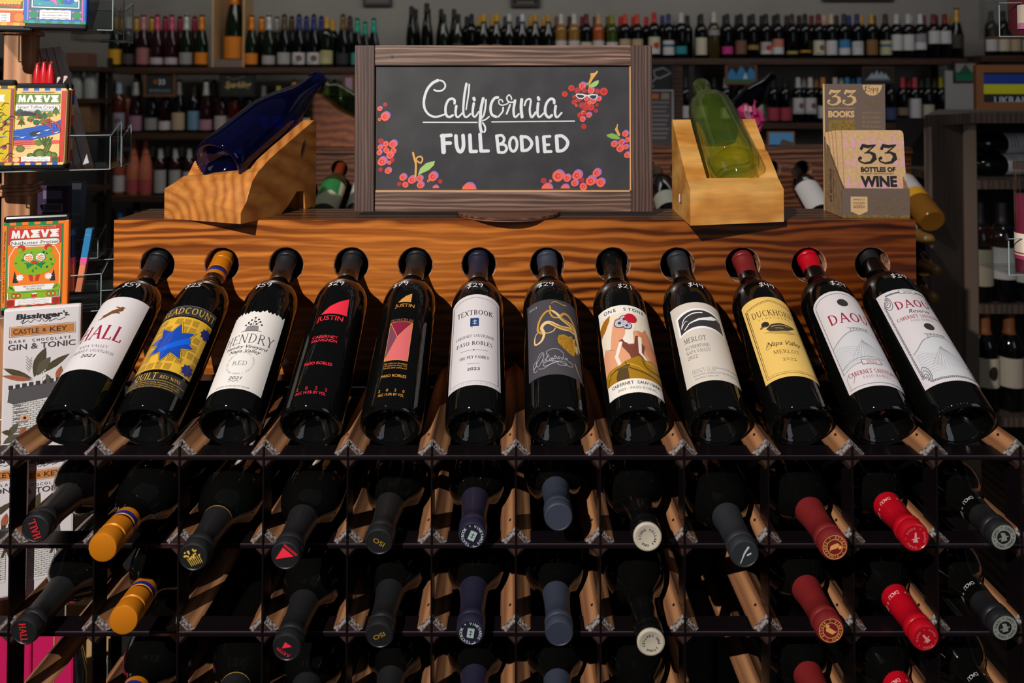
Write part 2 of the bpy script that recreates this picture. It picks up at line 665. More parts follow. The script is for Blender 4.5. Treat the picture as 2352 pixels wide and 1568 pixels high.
STROKE = {
    '$': [[(.55, .8), (.3, .85), (.15, .7), (.35, .5), (.5, .3), (.3, .12), (.05, .2)], [(.45, 1.05), (.2, -.1)]],
    '5': [[(.55, .95), (.2, .92), (.15, .55), (.45, .55), (.5, .25), (.25, .03), (.02, .1)]],
    '9': [[(.5, .75), (.3, .95), (.08, .75), (.2, .52), (.45, .6), (.52, .85), (.48, .4), (.35, 0)]],
    '2': [[(.08, .75), (.3, .97), (.5, .75), (.3, .35), (.05, .08), (.2, .15), (.55, .05)]],
    '3': [[(.08, .88), (.35, .97), (.5, .75), (.25, .53), (.5, .35), (.4, .08), (.03, .08)]],
    '7': [[(.05, .9), (.55, .92), (.35, .5), (.2, 0)], [(.12, .45), (.5, .5)]],
    '4': [[(.12, .95), (.08, .5), (.5, .5)], [(.48, .95), (.42, 0)]],
    '1': [[(.3, .95), (.3, .5), (.35, 0)]],
}


def hand(art, t, x, y, h, mat, w, layer=1):
    x -= len(t) * h * 0.33
    for ch in t:
        for st in STROKE[ch]:
            art.line([(x + a * h, y + (b - .5) * h) for a, b in st], w, mat, layer, smooth=4)
        x += h * (0.66 if ch != '1' else 0.5)
# ================================================================== wine rack in front
DF = 0.87
NX = [P(25 + 193.3 * i, 1050, DF).x for i in range(13)]
NZ = [P(CX, y, DF).z for y in (1050, 1253, 1455, 1657)]
RAIL = wood('walnut_rail', [(0.0, (96, 62, 42)), (0.45, (150, 102, 68)), (1.0, (192, 138, 96))], scale=(1, 0.12, 1), wscale=16, dist=5,
            direction='X', fine=(160, 4, 160), rough=0.55, fine_amt=0.6)
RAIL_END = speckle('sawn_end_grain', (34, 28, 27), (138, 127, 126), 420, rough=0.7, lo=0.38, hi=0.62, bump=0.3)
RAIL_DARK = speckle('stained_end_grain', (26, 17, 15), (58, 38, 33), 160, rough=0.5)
STRIP = M((40, 31, 36), rough=0.27, metal=0.75)
EDGE = M((150, 130, 150), rough=0.32, metal=0.8)  # pale metal that paints the highlight line along the strip lips
TIN = M((180, 178, 176), rough=0.4, metal=0.9)

rack = thing('wine_rack', 'dark metal and walnut lattice wine rack holding the bottles under the sloping display row', 'wine rack', (0, DF, 0))


def rail_mesh():
    b = MB()
    d, y0, y1, c = 0.0185, 0.0015, 0.252, 0.0056
    def ring(r, y):
        return [(r, y, 0), (0, y, r), (-r, y, 0), (0, y, -r)]
    a, q, e = ring(d - c * 1.05, y0), ring(d, y0 + c), ring(d, y1)
    b.face(a, RAIL_DARK)
    for i in range(4):
        j = (i + 1) % 4
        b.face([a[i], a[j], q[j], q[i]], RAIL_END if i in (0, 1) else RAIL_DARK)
        b.face([q[i], q[j], e[j], e[i]], RAIL)
    b.face(e[::-1], RAIL_DARK)
    b.lathe([(0.0017, 0), (0.0017, 0.0015), (0, 0.0016)], RAIL_DARK, 8,
            tf=Matrix.Translation((-0.006, 0.03, 0.0118)) @ Matrix.Rotation(R(-45), 4, 'Y'))
    return b.mesh('rail')


rail_me = rail_mesh()
for k, z in enumerate(NZ):
    for i, x in enumerate(NX):
        o = link('rail', rail_me, rack)
        o.location = (x, 0, z)
for x in NX:
    for y0, y1 in ((0, 0.028), (0.224, 0.252)):
        b = MB()
        b.box2((x - 0.001, y0, 0.0), (x + 0.001, y1, NZ[0] + 0.013), STRIP)
        if y0 == 0:
            b.box2((x - 0.0013, 0.0005, NZ[0] + 0.0125), (x + 0.0013, 0.011, NZ[0] + 0.0165), TIN)
        b.build('vertical_strip', rack)
for z in NZ:
    for y0, y1 in ((0, 0.028), (0.224, 0.252)):
        b = MB()
        b.box2((NX[0] - 0.03, y0 + 0.003, z - 0.0011), (NX[-1] + 0.03, y1, z + 0.0011), STRIP)
        if y0 == 0:
            b.box2((NX[0] - 0.03, 0.0004, z - 0.0034), (NX[-1] + 0.03, 0.0028, z + 0.0004), STRIP)
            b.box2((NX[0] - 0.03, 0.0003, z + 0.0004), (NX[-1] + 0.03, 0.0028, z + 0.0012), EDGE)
        b.build('horizontal_strip', rack, bevel=0.0004)

# ================================================================== display ledge with the twelve neck holes
DP = 1.141
LZ = P(CX, 505, DP).z
LX0, LX1 = P(262, 505, DP).x, P(2103, 505, DP).x
PINE = wood('varnished_pine', [(0.0, (70, 32, 10)), (0.15, (116, 56, 17)), (0.45, (172, 94, 34)), (1.0, (208, 124, 50))], scale=(0.2, 1, 1),
            wscale=20, dist=11.0, dscale=1.0, direction='Z', fine=(7, 200, 230), rough=0.3, coat=0.35, fine_amt=0.5, bump=0.08, calm=(9, 0.46, 0.8), right_tone=(0.25, 0.72, (0.30, 0.215, 0.16)))
PINE_TOP = wood('varnished_ledge_top', [(0, (58, 33, 20)), (0.5, (92, 56, 34)), (1, (120, 76, 48))], scale=(0.3, 1, 1), wscale=14, dist=5,
                direction='Y', fine=(5, 200, 200), rough=0.35, coat=0.2)
HOLE = speckle('dark_bored_edge', (84, 54, 40), (196, 146, 118), 130, rough=0.25, bump=0.3)
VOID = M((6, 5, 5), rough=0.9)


def board_with_holes(b, x0, x1, z0, z1, y, thick, centres, hz, r, front, wall, dark):
    """front board facing -y, one bored hole per centre"""
    xs = [x0] + [(centres[i] + centres[i + 1]) / 2 for i in range(len(centres) - 1)] + [x1]
    for i, cxx in enumerate(centres):
        a, c = xs[i], xs[i + 1]
        angs = [2 * pi * k / 40 for k in range(40)]
        angs += [math.atan2(zz - hz, xx - cxx) % (2 * pi) for xx in (a, c) for zz in (z0, z1)]
        angs = sorted(set(round(t, 6) for t in angs))
        circ, rim, outer = [], [], []
        for t in angs:
            ct, st = cos(t), sin(t)
            k = min([q for q in ((c - cxx) / ct if ct > 1e-6 else 9, (a - cxx) / ct if ct < -1e-6 else 9,
                                 (z1 - hz) / st if st > 1e-6 else 9, (z0 - hz) / st if st < -1e-6 else 9) if q > 0])
            outer.append((cxx + ct * k, y, hz + st * k))
            circ.append((cxx + ct * (r + 0.0014), y, hz + st * (r + 0.0014)))
            rim.append((cxx + ct * r, y + 0.0016, hz + st * r))
        n = len(angs)
        for k in range(n):
            j = (k + 1) % n
            b.face([circ[k], circ[j], outer[j], outer[k]], front)
            b.face([rim[k], rim[j], circ[j], circ[k]], wall)
            p, q = rim[k], rim[j]
            b.face([(p[0], y + thick, p[2]), (q[0], y + thick, q[2]), q, p], wall)


HZ = P(CX, 608, DP).z
HX = [P(x, 608, DP).x for x in (361, 509, 657, 807, 954, 1100, 1257, 1408, 1556, 1706, 1858, 2004)]
ledge = thing('display_ledge', 'varnished pine display ledge with twelve bored neck holes behind the front bottle row', 'display ledge',
              (0, DP, 0))
LD = 0.112
b = MB()
zb = NZ[0] - 0.012
board_with_holes(b, LX0, LX1, zb - LZ, 0.0, 0, 0.026, HX, HZ - LZ, 0.0258, PINE, HOLE, VOID)
b.face([(LX0, 0.026, 0), (LX0, 0, 0), (LX0, 0, zb - LZ), (LX0, 0.026, zb - LZ)], PINE)
b.face([(LX1, 0, 0), (LX1, 0.026, 0), (LX1, 0.026, zb - LZ), (LX1, 0, zb - LZ)], PINE)
fb = b.build('front_board', ledge)
fb.location.z = LZ
b = MB()
b.box2((LX0, 0.0005, LZ - 0.0205), (LX1, LD, LZ), PINE_TOP)
tb = b.build('top_board', ledge, bevel=0.0012)
b = MB()
for x in (LX0, LX1 - 0.02):
    b.box2((x, 0.027, zb), (x + 0.02, LD, LZ - 0.021), PINE_TOP)
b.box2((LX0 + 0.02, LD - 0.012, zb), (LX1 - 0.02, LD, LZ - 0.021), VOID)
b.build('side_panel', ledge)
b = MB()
b.box2((LX0, 0.034, 0.0), (LX1, LD, zb - 0.0005), M((14, 12, 12), rough=0.7))  # near-black body added so the gaps behind the rack cells look dark
b.build('dark_base_box', ledge)

# ================================================================== bottles
BORD = [(0, .028), (.012, .026), (.022, .018), (.029, .006), (.0315, .0015), (.034, 0), (.0365, .0015), (.038, .007), (.038, .182),
        (.0376, .194), (.036, .204), (.0325, .214), (.0275, .222), (.0215, .229), (.0175, .236), (.0158, .244), (.0148, .255), (.0143, .27),
        (.0143, .296), (0, .297)]
CAPS = [(.0150, .243), (.0152, .244), (.0147, .262), (.0147, .2795), (.0160, .2815), (.0163, .285), (.0160, .2872), (.0151, .2885), (.0160, .2898), (.0163, .292),
        (.0162, .2965), (.0151, .2992), (.0137, .2998), (.0132, .2993), (0, .2993)]
CAPS_LONG = [(.0176, .2355), (.0174, .237), (.0162, .244), (.0153, .254), (.0148, .266)] + CAPS[3:]
SCREW = [(.0151, .24), (.0153, .241), (.0153, .245), (.0153, .256), (.0153, .2615), (.0144, .2625), (.0144, .265), (.0156, .266), (.0156, .2815),
         (.0146, .2825), (.0146, .285), (.0156, .286), (.0156, .2965), (.0148, .2995), (.0138, .3), (0, .3)]


def rad_at(prof, z):
    for (r0, z0), (r1, z1) in zip(prof[5:], prof[6:]):
        if z0 <= z <= z1 and z1 > z0:
            return r0 + (r1 - r0) * (z - z0) / (z1 - z0)
    return prof[-2][0]


BODY = {}


def body_mesh(H, Rr, mat):
    key = (H, Rr, mat.name)
    if key not in BODY:
        b = MB()
        k, s = Rr / 0.038, H - 0.30
        b.lathe([(r * (k if r > 0.0145 else 1), z + (s if z > 0.1 else 0)) for r, z in BORD], mat, 56)
        # stippled bearing ring round the heel
        for i in range(64):
            a = 2 * pi * i / 64
            for rr, zz in ((0.0372 * k, 0.0036),):
                c = Vector((rr * sin(a), -rr * cos(a), zz))
                b.box(c, (0.0011, 0.0011, 0.0012), mat, Matrix.Rotation(a, 3, 'Z'))
        BODY[key] = b.mesh('glass_body', smooth=R(50))
    return BODY[key]


def capsule_mesh(H, mat, kind, bands=()):
    b = MB()
    prof = [(r, z + H - 0.3) for r, z in (SCREW if kind == 'screw' else CAPS_LONG if kind == 'long' else CAPS)]
    mats = [mat] * (len(prof) - 1)
    for i, mm in bands:
        mats[i] = mm
    b.lathe(prof, mat, 40, mats)
    if kind == 'knurl':
        for i in range(56):
            a = 2 * pi * i / 56
            b.box(Vector((0.0157 * sin(a), -0.0157 * cos(a), H - 0.0145)), (0.0008, 0.0008, 0.009), mat, Matrix.Rotation(a, 3, 'Z'))
    return b.mesh('capsule', smooth=R(40))


CAPMAT = {}
BLK = M((27, 27, 30), rough=0.42)
NAVY = M((34, 32, 52), rough=0.38)
SLATE = M((48, 54, 69), rough=0.5)
CHAR = M((38, 41, 46), rough=0.5)
ORNG = M((214, 128, 26), rough=0.32, metal=0.35)
BLUE = M((28, 52, 140), rough=0.3, metal=0.3)
DRED = M((116, 30, 32), rough=0.4)
BRED = M((178, 10, 29), rough=0.3)
GLOS = M((14, 14, 15), rough=0.15)
CREAM = M((182, 173, 158), rough=0.55)
GOLD = M((214, 168, 60), rough=0.35, metal=0.5)
GOLDP = M((212, 172, 74), rough=0.5)
WHITE = M((236, 234, 236), rough=0.55)
INK = M((30, 28, 34), rough=0.6)
GREY = M((128, 126, 130), rough=0.6)
LGREY = M((172, 174, 182), rough=0.6)
CRIM = M((150, 24, 60), rough=0.5)
HOTR = M((232, 44, 66), rough=0.5)
PAPER = M((214, 209, 215), rough=0.62)
CHALK = M((222, 225, 233), rough=0.8)


def star(cx_, cy_, r1, r2, n, rot=0.0, kx=1.0):
    return [(cx_ + kx * (r1 if i % 2 == 0 else r2) * sin(pi * i / n + rot), cy_ + (r1 if i % 2 == 0 else r2) * cos(pi * i / n + rot)) for i in range(2 * n)]


def arch(w, h, rise, n=14):
    pts = [(-w / 2, 0), (w / 2, 0), (w / 2, h - rise)]
    pts += [(w / 2 * cos(pi * i / n), h - rise + rise * sin(pi * i / n)) for i in range(1, n)]
    return pts + [(-w / 2, h - rise)]


# ---- label artwork, millimetres, origin at the middle of the label's lower edge
def art_hall(a):
    a.rect(-42, 0, 42, 122, PAPER)
    bz = M((112, 70, 30), rough=0.5)
    a.poly([(-13, 88), (-6, 92), (-1, 97), (5, 100), (9, 104), (14, 103), (10, 99), (8, 95), (11, 92), (6, 92), (1, 91), (-5, 86), (-12, 82), (-15, 82), (-9, 87)], bz, 2)
    a.disc(9, 99, 3.6, bz, 2)
    a.line([(10, 101), (2, 103)], 1.6, bz, 2)
    a.serif('HALL', -1, 60, 23, CRIM, width=58, T=.15, th=.06)
    a.serif('NAPA VALLEY', -1, 37, 4.2, GREY, width=38)
    a.serif('CABERNET SAUVIGNON', -1, 29.5, 4.6, GREY, width=58)
    a.text('2021', -1, 21.5, 4.6, INK, slant=.25, bold=.01, width=17)


def art_quilt(a):
    nb, yl, dk = M((52, 52, 58), rough=0.35), M((222, 176, 54), rough=0.4, coat=0.3), M((176, 136, 44), rough=0.45)
    ln, bl = M((30, 22, 34), rough=0.5), M((26, 70, 176), rough=0.25, coat=0.5)
    a.rect(-46, 118, 46, 136, nb)
    a.line([(-46, 135.6), (46, 135.6)], .5, GREY, 2)
    a.serif('READCOUNT', 6, 127, 11, GOLDP, width=78, T=.13, th=.06)
    a.serif('TH', -44, 127, 11, GOLDP, width=16, T=.13, th=.06)
    a.rect(-46, 30, 46, 116, yl)
    rnd = random.Random(4)
    for i in range(-4, 5):
        for j in range(7):
            if rnd.random() < .85:
                x, y = i * 10.5, 36 + j * 12
                a.poly([(x - 4 + rnd.uniform(-1, 1), y - 4.6), (x + 4, y - 4.6 + rnd.uniform(-1, 1)), (x + 4.4, y + 4.6), (x - 4, y + 4.6)], dk, 2)
    P1, P2, P3 = star(2, 74, 33, 15.5, 8, .12), star(2, 74, 31.4, 14.6, 8, .12), star(2, 74, 30.2, 14, 8, .12)
    def eight(r, q):
        return [(2 + (r if i % 2 == 0 else q) * sin(pi * i / 8 + .1), 73 + (r if i % 2 == 0 else q) * cos(pi * i / 8 + .1)) for i in range(16)]
    a.poly(eight(35, 19.5), ln, 3)
    a.poly(eight(33.6, 18.6), yl, 4)
    a.poly(eight(31, 17.4), ln, 5)
    a.poly(eight(30, 16.8), bl, 6)
    b2 = M((18, 96, 220), rough=0.3, coat=0.5)
    a.poly([(-10, 62), (-6, 56), (26, 76), (22, 84)], b2, 7)
    for x, y, r in ((40, 100, 9), (36, 40, 9), (-42, 50, 8)):
        a.poly(star(x, y, r, r * .72, 8), M((34, 40, 120), rough=0.4), 5)
    a.rect(-46, 4, 46, 26, M((40, 38, 38), rough=0.4))
    a.serif('QUILT', -10, 20.5, 9.5, GOLDP, width=30)
    a.serif('RED WINE', 22, 20, 4.5, GOLDP, width=27)
    a.line([(-40, 14.5), (44, 14.5)], .45, GOLDP, 2)
    for j, t in enumerate(('a traditional Red Blend enrobing the palate with a rich', 'layer to it on a rich red fruit driven experience amongst', 'Californias acclaimed coastal vineyards')):
        a.text(t, 0, 11.5 - 2.9 * j, 1.7, GOLDP, width=74 - 14 * (j == 2), slant=.2)


def art_hendry(a):
    w = M((226, 222, 220), rough=0.7)
    top = [(40, 118)]
    rnd = random.Random(2)
    for i in range(44):
        x = 40 - 80 * (i + .5) / 44
        top.append((x, 122 + rnd.uniform(-1, 2.6) + (2.2 if i % 3 == 0 else 0)))
    a.poly([(-40, 0), (40, 0)] + top + [(-40, 118)], w)
    for x, y in ((0, 112), (-4, 108), (5, 109), (-7, 104), (8, 105), (2, 105), (-10, 100), (11, 100), (4, 101), (-3, 101)):
        a.disc(x, y, 1.5, INK, 2, n=8)
    a.line([(0, 96), (-8, 103)], .6, INK, 2)
    a.line([(0, 96), (7, 104)], .6, INK, 2)
    a.line([(0, 96), (0, 111)], .6, INK, 2)
    a.poly([(-9, 90), (9, 90), (7.5, 98), (-7.5, 98)], GREY, 2)
    a.line([(-13, 89.5), (13, 89.5)], .8, INK, 2)
    a.serif('HENDRY', 0, 77, 15, M((70, 68, 74)), width=68, T=.09, th=.035)
    a.text('Hendry Vineyard', 0, 64, 5.2, INK, slant=.3, width=54)
    a.text('Napa Valley', 0, 57, 5.2, INK, slant=.3, width=40)
    a.ring('HENDRY ESTATE WINES * NAPA VALLEY CALIFORNIA * ', 0, 38, 16.5, 2.6, LGREY)
    a.serif('RED', 0, 38, 6.4, GREY, width=19, T=.1)
    a.text('2021', 0, 15.5, 4.6, INK, slant=.25, width=15)
    a.line([(-6, 10), (-3, 11.4), (0, 10), (3, 11.4), (6, 10)], .5, INK, 2, smooth=3)
    a.text('ALCOHOL 14.9 PERCENT BY VOLUME', 0, 3.6, 2, GREY, width=42)


def art_justin(a):
    a.poly([(-14, 131), (22, 131), (20, 161), (8, 153), (-4, 144)], HOTR)
    a.text('JUSTIN', 0, 124, 8, HOTR, 1, bold=.012, width=36)
    a.text('CABERNET', 0, 92, 4.6, HOTR, 1, bold=.012, width=34)
    a.text('SAUVIGNON', 0, 86, 4.6, HOTR, 1, bold=.012, width=34)
    a.text('PASO ROBLES', 0, 50, 4.4, HOTR, 1, bold=.015, width=36)
    for i, c in enumerate('2022'):
        a.text(c, -18 + 12 * i, 13, 4.6, HOTR, 1)
    a.text('ALC 14.5% BY VOL', 0, 7, 4, HOTR, 1, bold=.01, width=38)


def art_iso(a):
    au = M((214, 150, 70), rough=0.4)
    a.poly([(-10, 152), (8, 152), (8, 168), (0, 163), (-5, 158)], au)
    a.text('JUSTIN', 0, 146, 6, au, 1, bold=.006, width=27)
    a.text('ISOSCELES', 0, 120, 4.4, M((150, 92, 60)), 1, bold=.012, width=30)
    a.rect(-16, 54, 15, 117, au)
    pk, dp, mv = M((214, 104, 108)), M((132, 20, 58)), M((120, 60, 84))
    a.rect(-15.2, 54.8, 14.2, 116.2, pk, 2)
    a.poly([(-15.2, 116.2), (14.2, 116.2), (-3, 91)], dp, 3)
    a.poly([(-15.2, 54.8), (-3, 91), (-15.2, 116.2)], mv, 3)
    a.line([(-15.2, 116.2), (-3, 91), (14.2, 116.2)], .8, au, 4, caps=False)
    a.line([(-15.2, 54.8), (-3, 91)], .8, au, 4, caps=False)
    for j, t in enumerate(('74% Cabernet Sauvignon', '14% Cabernet Franc 12%', 'Merlot and unfiltered')):
        a.text(t, 0, 49.5 - 3.4 * j, 2.3, au, 1, width=30)
    a.text('PASO ROBLES', 0, 31, 4, au, 1, bold=.008, width=32)
    for i, c in enumerate('2020'):
        a.text(c, -15 + 10 * i, 10, 4, au, 1)
    a.text('ALC 15.0% BY VOL', 0, 4, 3.6, au, 1, bold=.004, width=32)


def art_textbook(a):
    a.poly(arch(78, 149, 9), PAPER)
    a.line([(-34, 6), (34, 6), (34, 136), (24, 140), (0, 143.5), (-24, 140), (-34, 136)], .5, INK, 2, closed=True)
    for x in range(-36, 37, 3):
        a.line([(x, 1.5), (x, 4.5)], .3, GREY, 2, caps=False)
    for y in range(2, 138, 3):
        for x in (-37.8, 35.2):
            a.line([(x, y), (x + 2.6, y)], .3, GREY, 2, caps=False)
    a.serif('TEXTBOOK', 0, 116, 8.5, INK, width=52, T=.14, th=.06)
    bl = M((24, 62, 120))
    a.rect(-5.5, 92, 6, 106, bl, 2)
    a.rect(-5.5, 92, -4, 106, M((16, 40, 84)), 3)
    a.line([(0.6, 95), (.6, 103)], .8, WHITE, 4)
    a.line([(-2, 100.5), (3.2, 100.5)], .7, WHITE, 4)
    a.line([(-2, 96.5), (3.2, 96.5)], .7, WHITE, 4)
    a.line([(-3, 92), (-3, 89)], .6, INK, 2)
    a.serif('CABERNET SAUVIGNON', 0, 76, 4.4, INK, width=54)
    a.serif('PASO ROBLES', 0, 64, 6, INK, width=50, T=.15)
    a.line([(-18, 53), (18, 53)], .5, INK, 2)
    a.disc(0, 53, 1, INK, 3, n=8)
    a.serif('THE PEY FAMILY', 0, 42, 4.4, INK, width=40, T=.16)
    a.line([(-8, 32), (8, 32)], .45, INK, 2)
    a.text('2023', 0, 24, 4.4, INK, bold=.01, width=16)


def art_octo(a):
    bg = M((66, 63, 72), rough=0.75)
    a.rect(-41, 0, 41, 124, bg)
    g1, g2, g3 = M((196, 146, 62), rough=0.45), M((226, 196, 140), rough=0.45), M((176, 130, 36), rough=0.5)
    a.text('2023', -30, 114, 3.4, LGREY, bold=.005, width=14)
    K = 1 / 14.0
    def q(pts):
        return [((x - 720) * K, 124 - (y - 110) * .083 * 1.06) for x, y in pts]
    a.line(q([(690, 200), (720, 165), (780, 155), (860, 180), (910, 195), (985, 185)]), [.7, 1.6], g1, 2, smooth=5)
    a.line(q([(655, 250), (665, 320), (650, 380), (700, 470), (780, 480), (830, 450), (770, 390), (700, 345), (600, 350), (500, 430), (430, 540), (400, 650), (420, 720), (490, 765)]), [2.2, 3.4], g1, 2, smooth=5)
    a.line(q([(1120, 640), (1060, 560), (960, 530), (860, 480), (790, 410), (700, 350)]), [8.5, 3], g2, 3, smooth=5)
    a.line(q([(1120, 640), (1060, 560), (960, 530), (860, 480)]), [4, 2.4], g1, 4, smooth=5)
    a.line(q([(1120, 660), (1000, 650), (880, 670), (760, 640), (660, 590), (580, 575), (510, 610), (480, 670), (510, 740), (520, 790), (480, 890), (400, 935), (335, 925), (325, 850), (350, 770), (395, 725)]), [7.5, 1], g2, 3, smooth=5)
    a.line(q([(1120, 660), (1000, 650), (880, 670), (760, 640), (660, 590)]), [3.6, 2.2], g1, 4, smooth=5)
    a.line(q([(520, 770), (600, 780), (690, 750), (735, 690)]), [1.4, 1.2], g2, 4, smooth=5)
    a.line(q([(860, 430), (900, 385), (970, 370), (1060, 410), (1140, 510), (1190, 650), (1230, 820)]), [3.4, 5], g1, 2, smooth=5)
    a.line(q([(1150, 600), (1190, 720), (1220, 850), (1250, 950)]), [7, 5], g2, 4, smooth=5)
    for k in range(14):
        t = k / 13
        a.disc((1110 - 270 * t - 720) * K, 124 - (600 - 150 * t - 110) * .088, 1.0, g3, 5, n=7)
        a.disc((1080 - 350 * t - 720) * K, 124 - (662 - 20 * t - 110) * .088, .9, g3, 5, n=7)
    a.poly(q([(790, 820), (880, 785), (980, 800), (1060, 760), (1110, 790), (1120, 900), (1110, 1060), (1070, 1135), (960, 1110), (840, 1030), (770, 960), (760, 890)]), g3, 3)
    a.poly(q([(1060, 800), (1140, 780), (1130, 1000), (1090, 1060)]), g1, 4)
    rnd = random.Random(8)
    for k in range(60):
        x, y = rnd.uniform(800, 1060), rnd.uniform(830, 1080)
        if y - 1000 < (x - 800) * .7:
            a.disc((x - 720) * K, 124 - (y - 110) * .088, .55, M((120, 84, 20)), 5, n=6)
    a.disc((1088 - 720) * K, 124 - (790 - 110) * .088, 1.6, INK, 5, n=10)
    a.poly(q([(1120, 900), (1190, 900), (1215, 1060), (1170, 1000), (1150, 1070), (1120, 1010)]), M((214, 190, 160)), 4)
    a.line(q([(1085, 1250), (1140, 1370), (1230, 1470), (1330, 1520)]), .8, g2, 2, smooth=5)
    # signature
    for pts in ([(490, 1120), (430, 1130), (360, 1230), (350, 1320), (400, 1330), (480, 1230), (500, 1140), (440, 1180), (340, 1300), (290, 1370), (320, 1420), (360, 1390)],
                [(340, 1240), (280, 1280), (280, 1350), (330, 1330)], [(490, 1250), (470, 1285), (500, 1290), (530, 1250), (510, 1235)],
                [(580, 1170), (540, 1270), (570, 1280)], [(540, 1220), (600, 1200)], [(620, 1230), (590, 1270), (620, 1275), (650, 1225), (640, 1270)],
                [(700, 1190), (640, 1310)], [(690, 1215), (720, 1210), (710, 1250), (670, 1255)], [(760, 1215), (735, 1245), (760, 1255), (790, 1225), (765, 1213)],
                [(830, 1215), (805, 1245), (830, 1255), (850, 1200), (850, 1140), (760, 1080), (640, 1080), (550, 1120), (560, 1180)],
                [(900, 1215), (870, 1240), (890, 1255), (920, 1215), (915, 1250), (950, 1270), (1010, 1280), (1020, 1330), (960, 1350), (860, 1330), (760, 1300), (740, 1340), (800, 1360), (900, 1340), (860, 1290), (760, 1290), (640, 1330), (520, 1365), (480, 1330), (560, 1290), (680, 1290), (740, 1300), (600, 1350), (480, 1400), (390, 1380)]):
        a.line(q([(x, 110 + (y - 110) * 1.0) for x, y in pts]), .75, LGREY, 3, smooth=4)


def art_stone(a):
    bg, ct = M((236, 222, 204), rough=0.65), M((240, 234, 228), rough=0.65)
    rk, rk2, br, yl, yd = M((226, 160, 124)), M((214, 138, 100)), M((124, 66, 54)), M((166, 122, 20)), M((84, 64, 32))
    a.rect(-41, 0, 41, 140, ct)
    a.rect(-41, 20, 41, 126, bg, 2)
    for i, c in enumerate('ONE STONE'):
        a.text(c, -27 + i * 6.8, 132.5, 5.6, INK, 3, bold=.012)
    a.poly([(-41, 96), (-41, 112), (-32, 121), (-21, 126), (-23, 117), (-31, 104)], M((168, 104, 18)), 3)
    a.poly([(-41, 20), (-41, 66), (-35, 77), (-32, 72), (-27, 71), (-24, 88), (-20, 105), (-15, 117), (-10, 118), (-2, 108), (6, 94), (12, 97), (20, 96), (26, 104), (32, 92), (38, 76), (41, 70), (41, 20)], rk, 3)
    a.poly([(12, 97), (20, 96), (26, 104), (32, 92), (38, 76), (41, 70), (41, 40), (20, 60)], rk2, 4)
    a.line([(41, 71), (22, 71), (18, 90)], .4, br, 5)
    a.line([(-32, 73), (-22, 68)], .4, br, 5)
    a.poly([(-14, 80), (-9, 82), (-2, 72), (5, 73), (8, 86), (12, 88), (12, 80), (20, 72), (16, 60), (17, 50), (4, 42), (-1, 43), (-3, 56), (-11, 70)], br, 5)
    sk = M((240, 230, 220))
    a.poly([(-9, 82), (-5, 88), (-3, 98), (0, 106), (8, 106), (9, 98), (6, 92), (5, 74), (-2, 73), (-7, 77)], sk, 6)
    a.disc(6.5, 104, 4.6, sk, 7, ry=6)
    a.line([(-12, 76), (-20, 56), (-17, 42)], 4.6, sk, 6)
    a.line([(14, 84), (11, 60), (22, 44), (28, 38)], [5.2, 1.6], sk, 7)
    nv = M((52, 52, 84))
    for x, y, r in ((-9, 108, 8), (-2, 114, 7.4), (0, 103, 6.4)):
        a.disc(x, y, r, nv, 8)
        a.disc(x, y, r - 1.2, M((206, 204, 214)), 9)
        a.disc(x - .5, y, r * .3, nv, 10)
        for k in range(9):
            t = k * .7
            a.line([(x + r * .35 * cos(t), y + r * .35 * sin(t)), (x + r * .8 * cos(t), y + r * .8 * sin(t))], .35, nv, 10, caps=False)
    a.disc(6, 116, 8.2, M((196, 22, 46)), 11)
    a.poly([(-41, 20), (-40, 34), (-33, 40), (-18, 42), (-6, 48), (8, 54), (18, 49), (26, 52), (36, 44), (41, 34), (41, 20)], yl, 8)
    a.poly([(-24, 26), (-20, 36), (-8, 37), (-8, 20), (-24, 20)], yd, 9)
    for pts in ([(-10, 46), (-6, 36), (14, 28), (41, 22)], [(12, 54), (14, 40), (24, 34), (40, 36)], [(-38, 20), (-30, 34), (-14, 38), (-6, 40)]):
        a.line(pts, [1, 2.6], yd, 10, smooth=5)
    for pts in ([(-8, 42), (4, 38), (16, 30)], [(18, 46), (28, 44), (36, 40)], [(-34, 30), (-26, 38)]):
        a.line(pts, [2.4, .8], M((214, 164, 44)), 9, smooth=5)
    for i, c in enumerate('CABERNET SAUVIGNON'):
        if c != ' ':
            a.text(c, -31.5 + i * 3.72, 14.5, 4.4, INK, 3, bold=.012, sx=.9)
    a.text('2023 - PASO ROBLES', 0, 7, 3.4, GREY, 3, width=50)


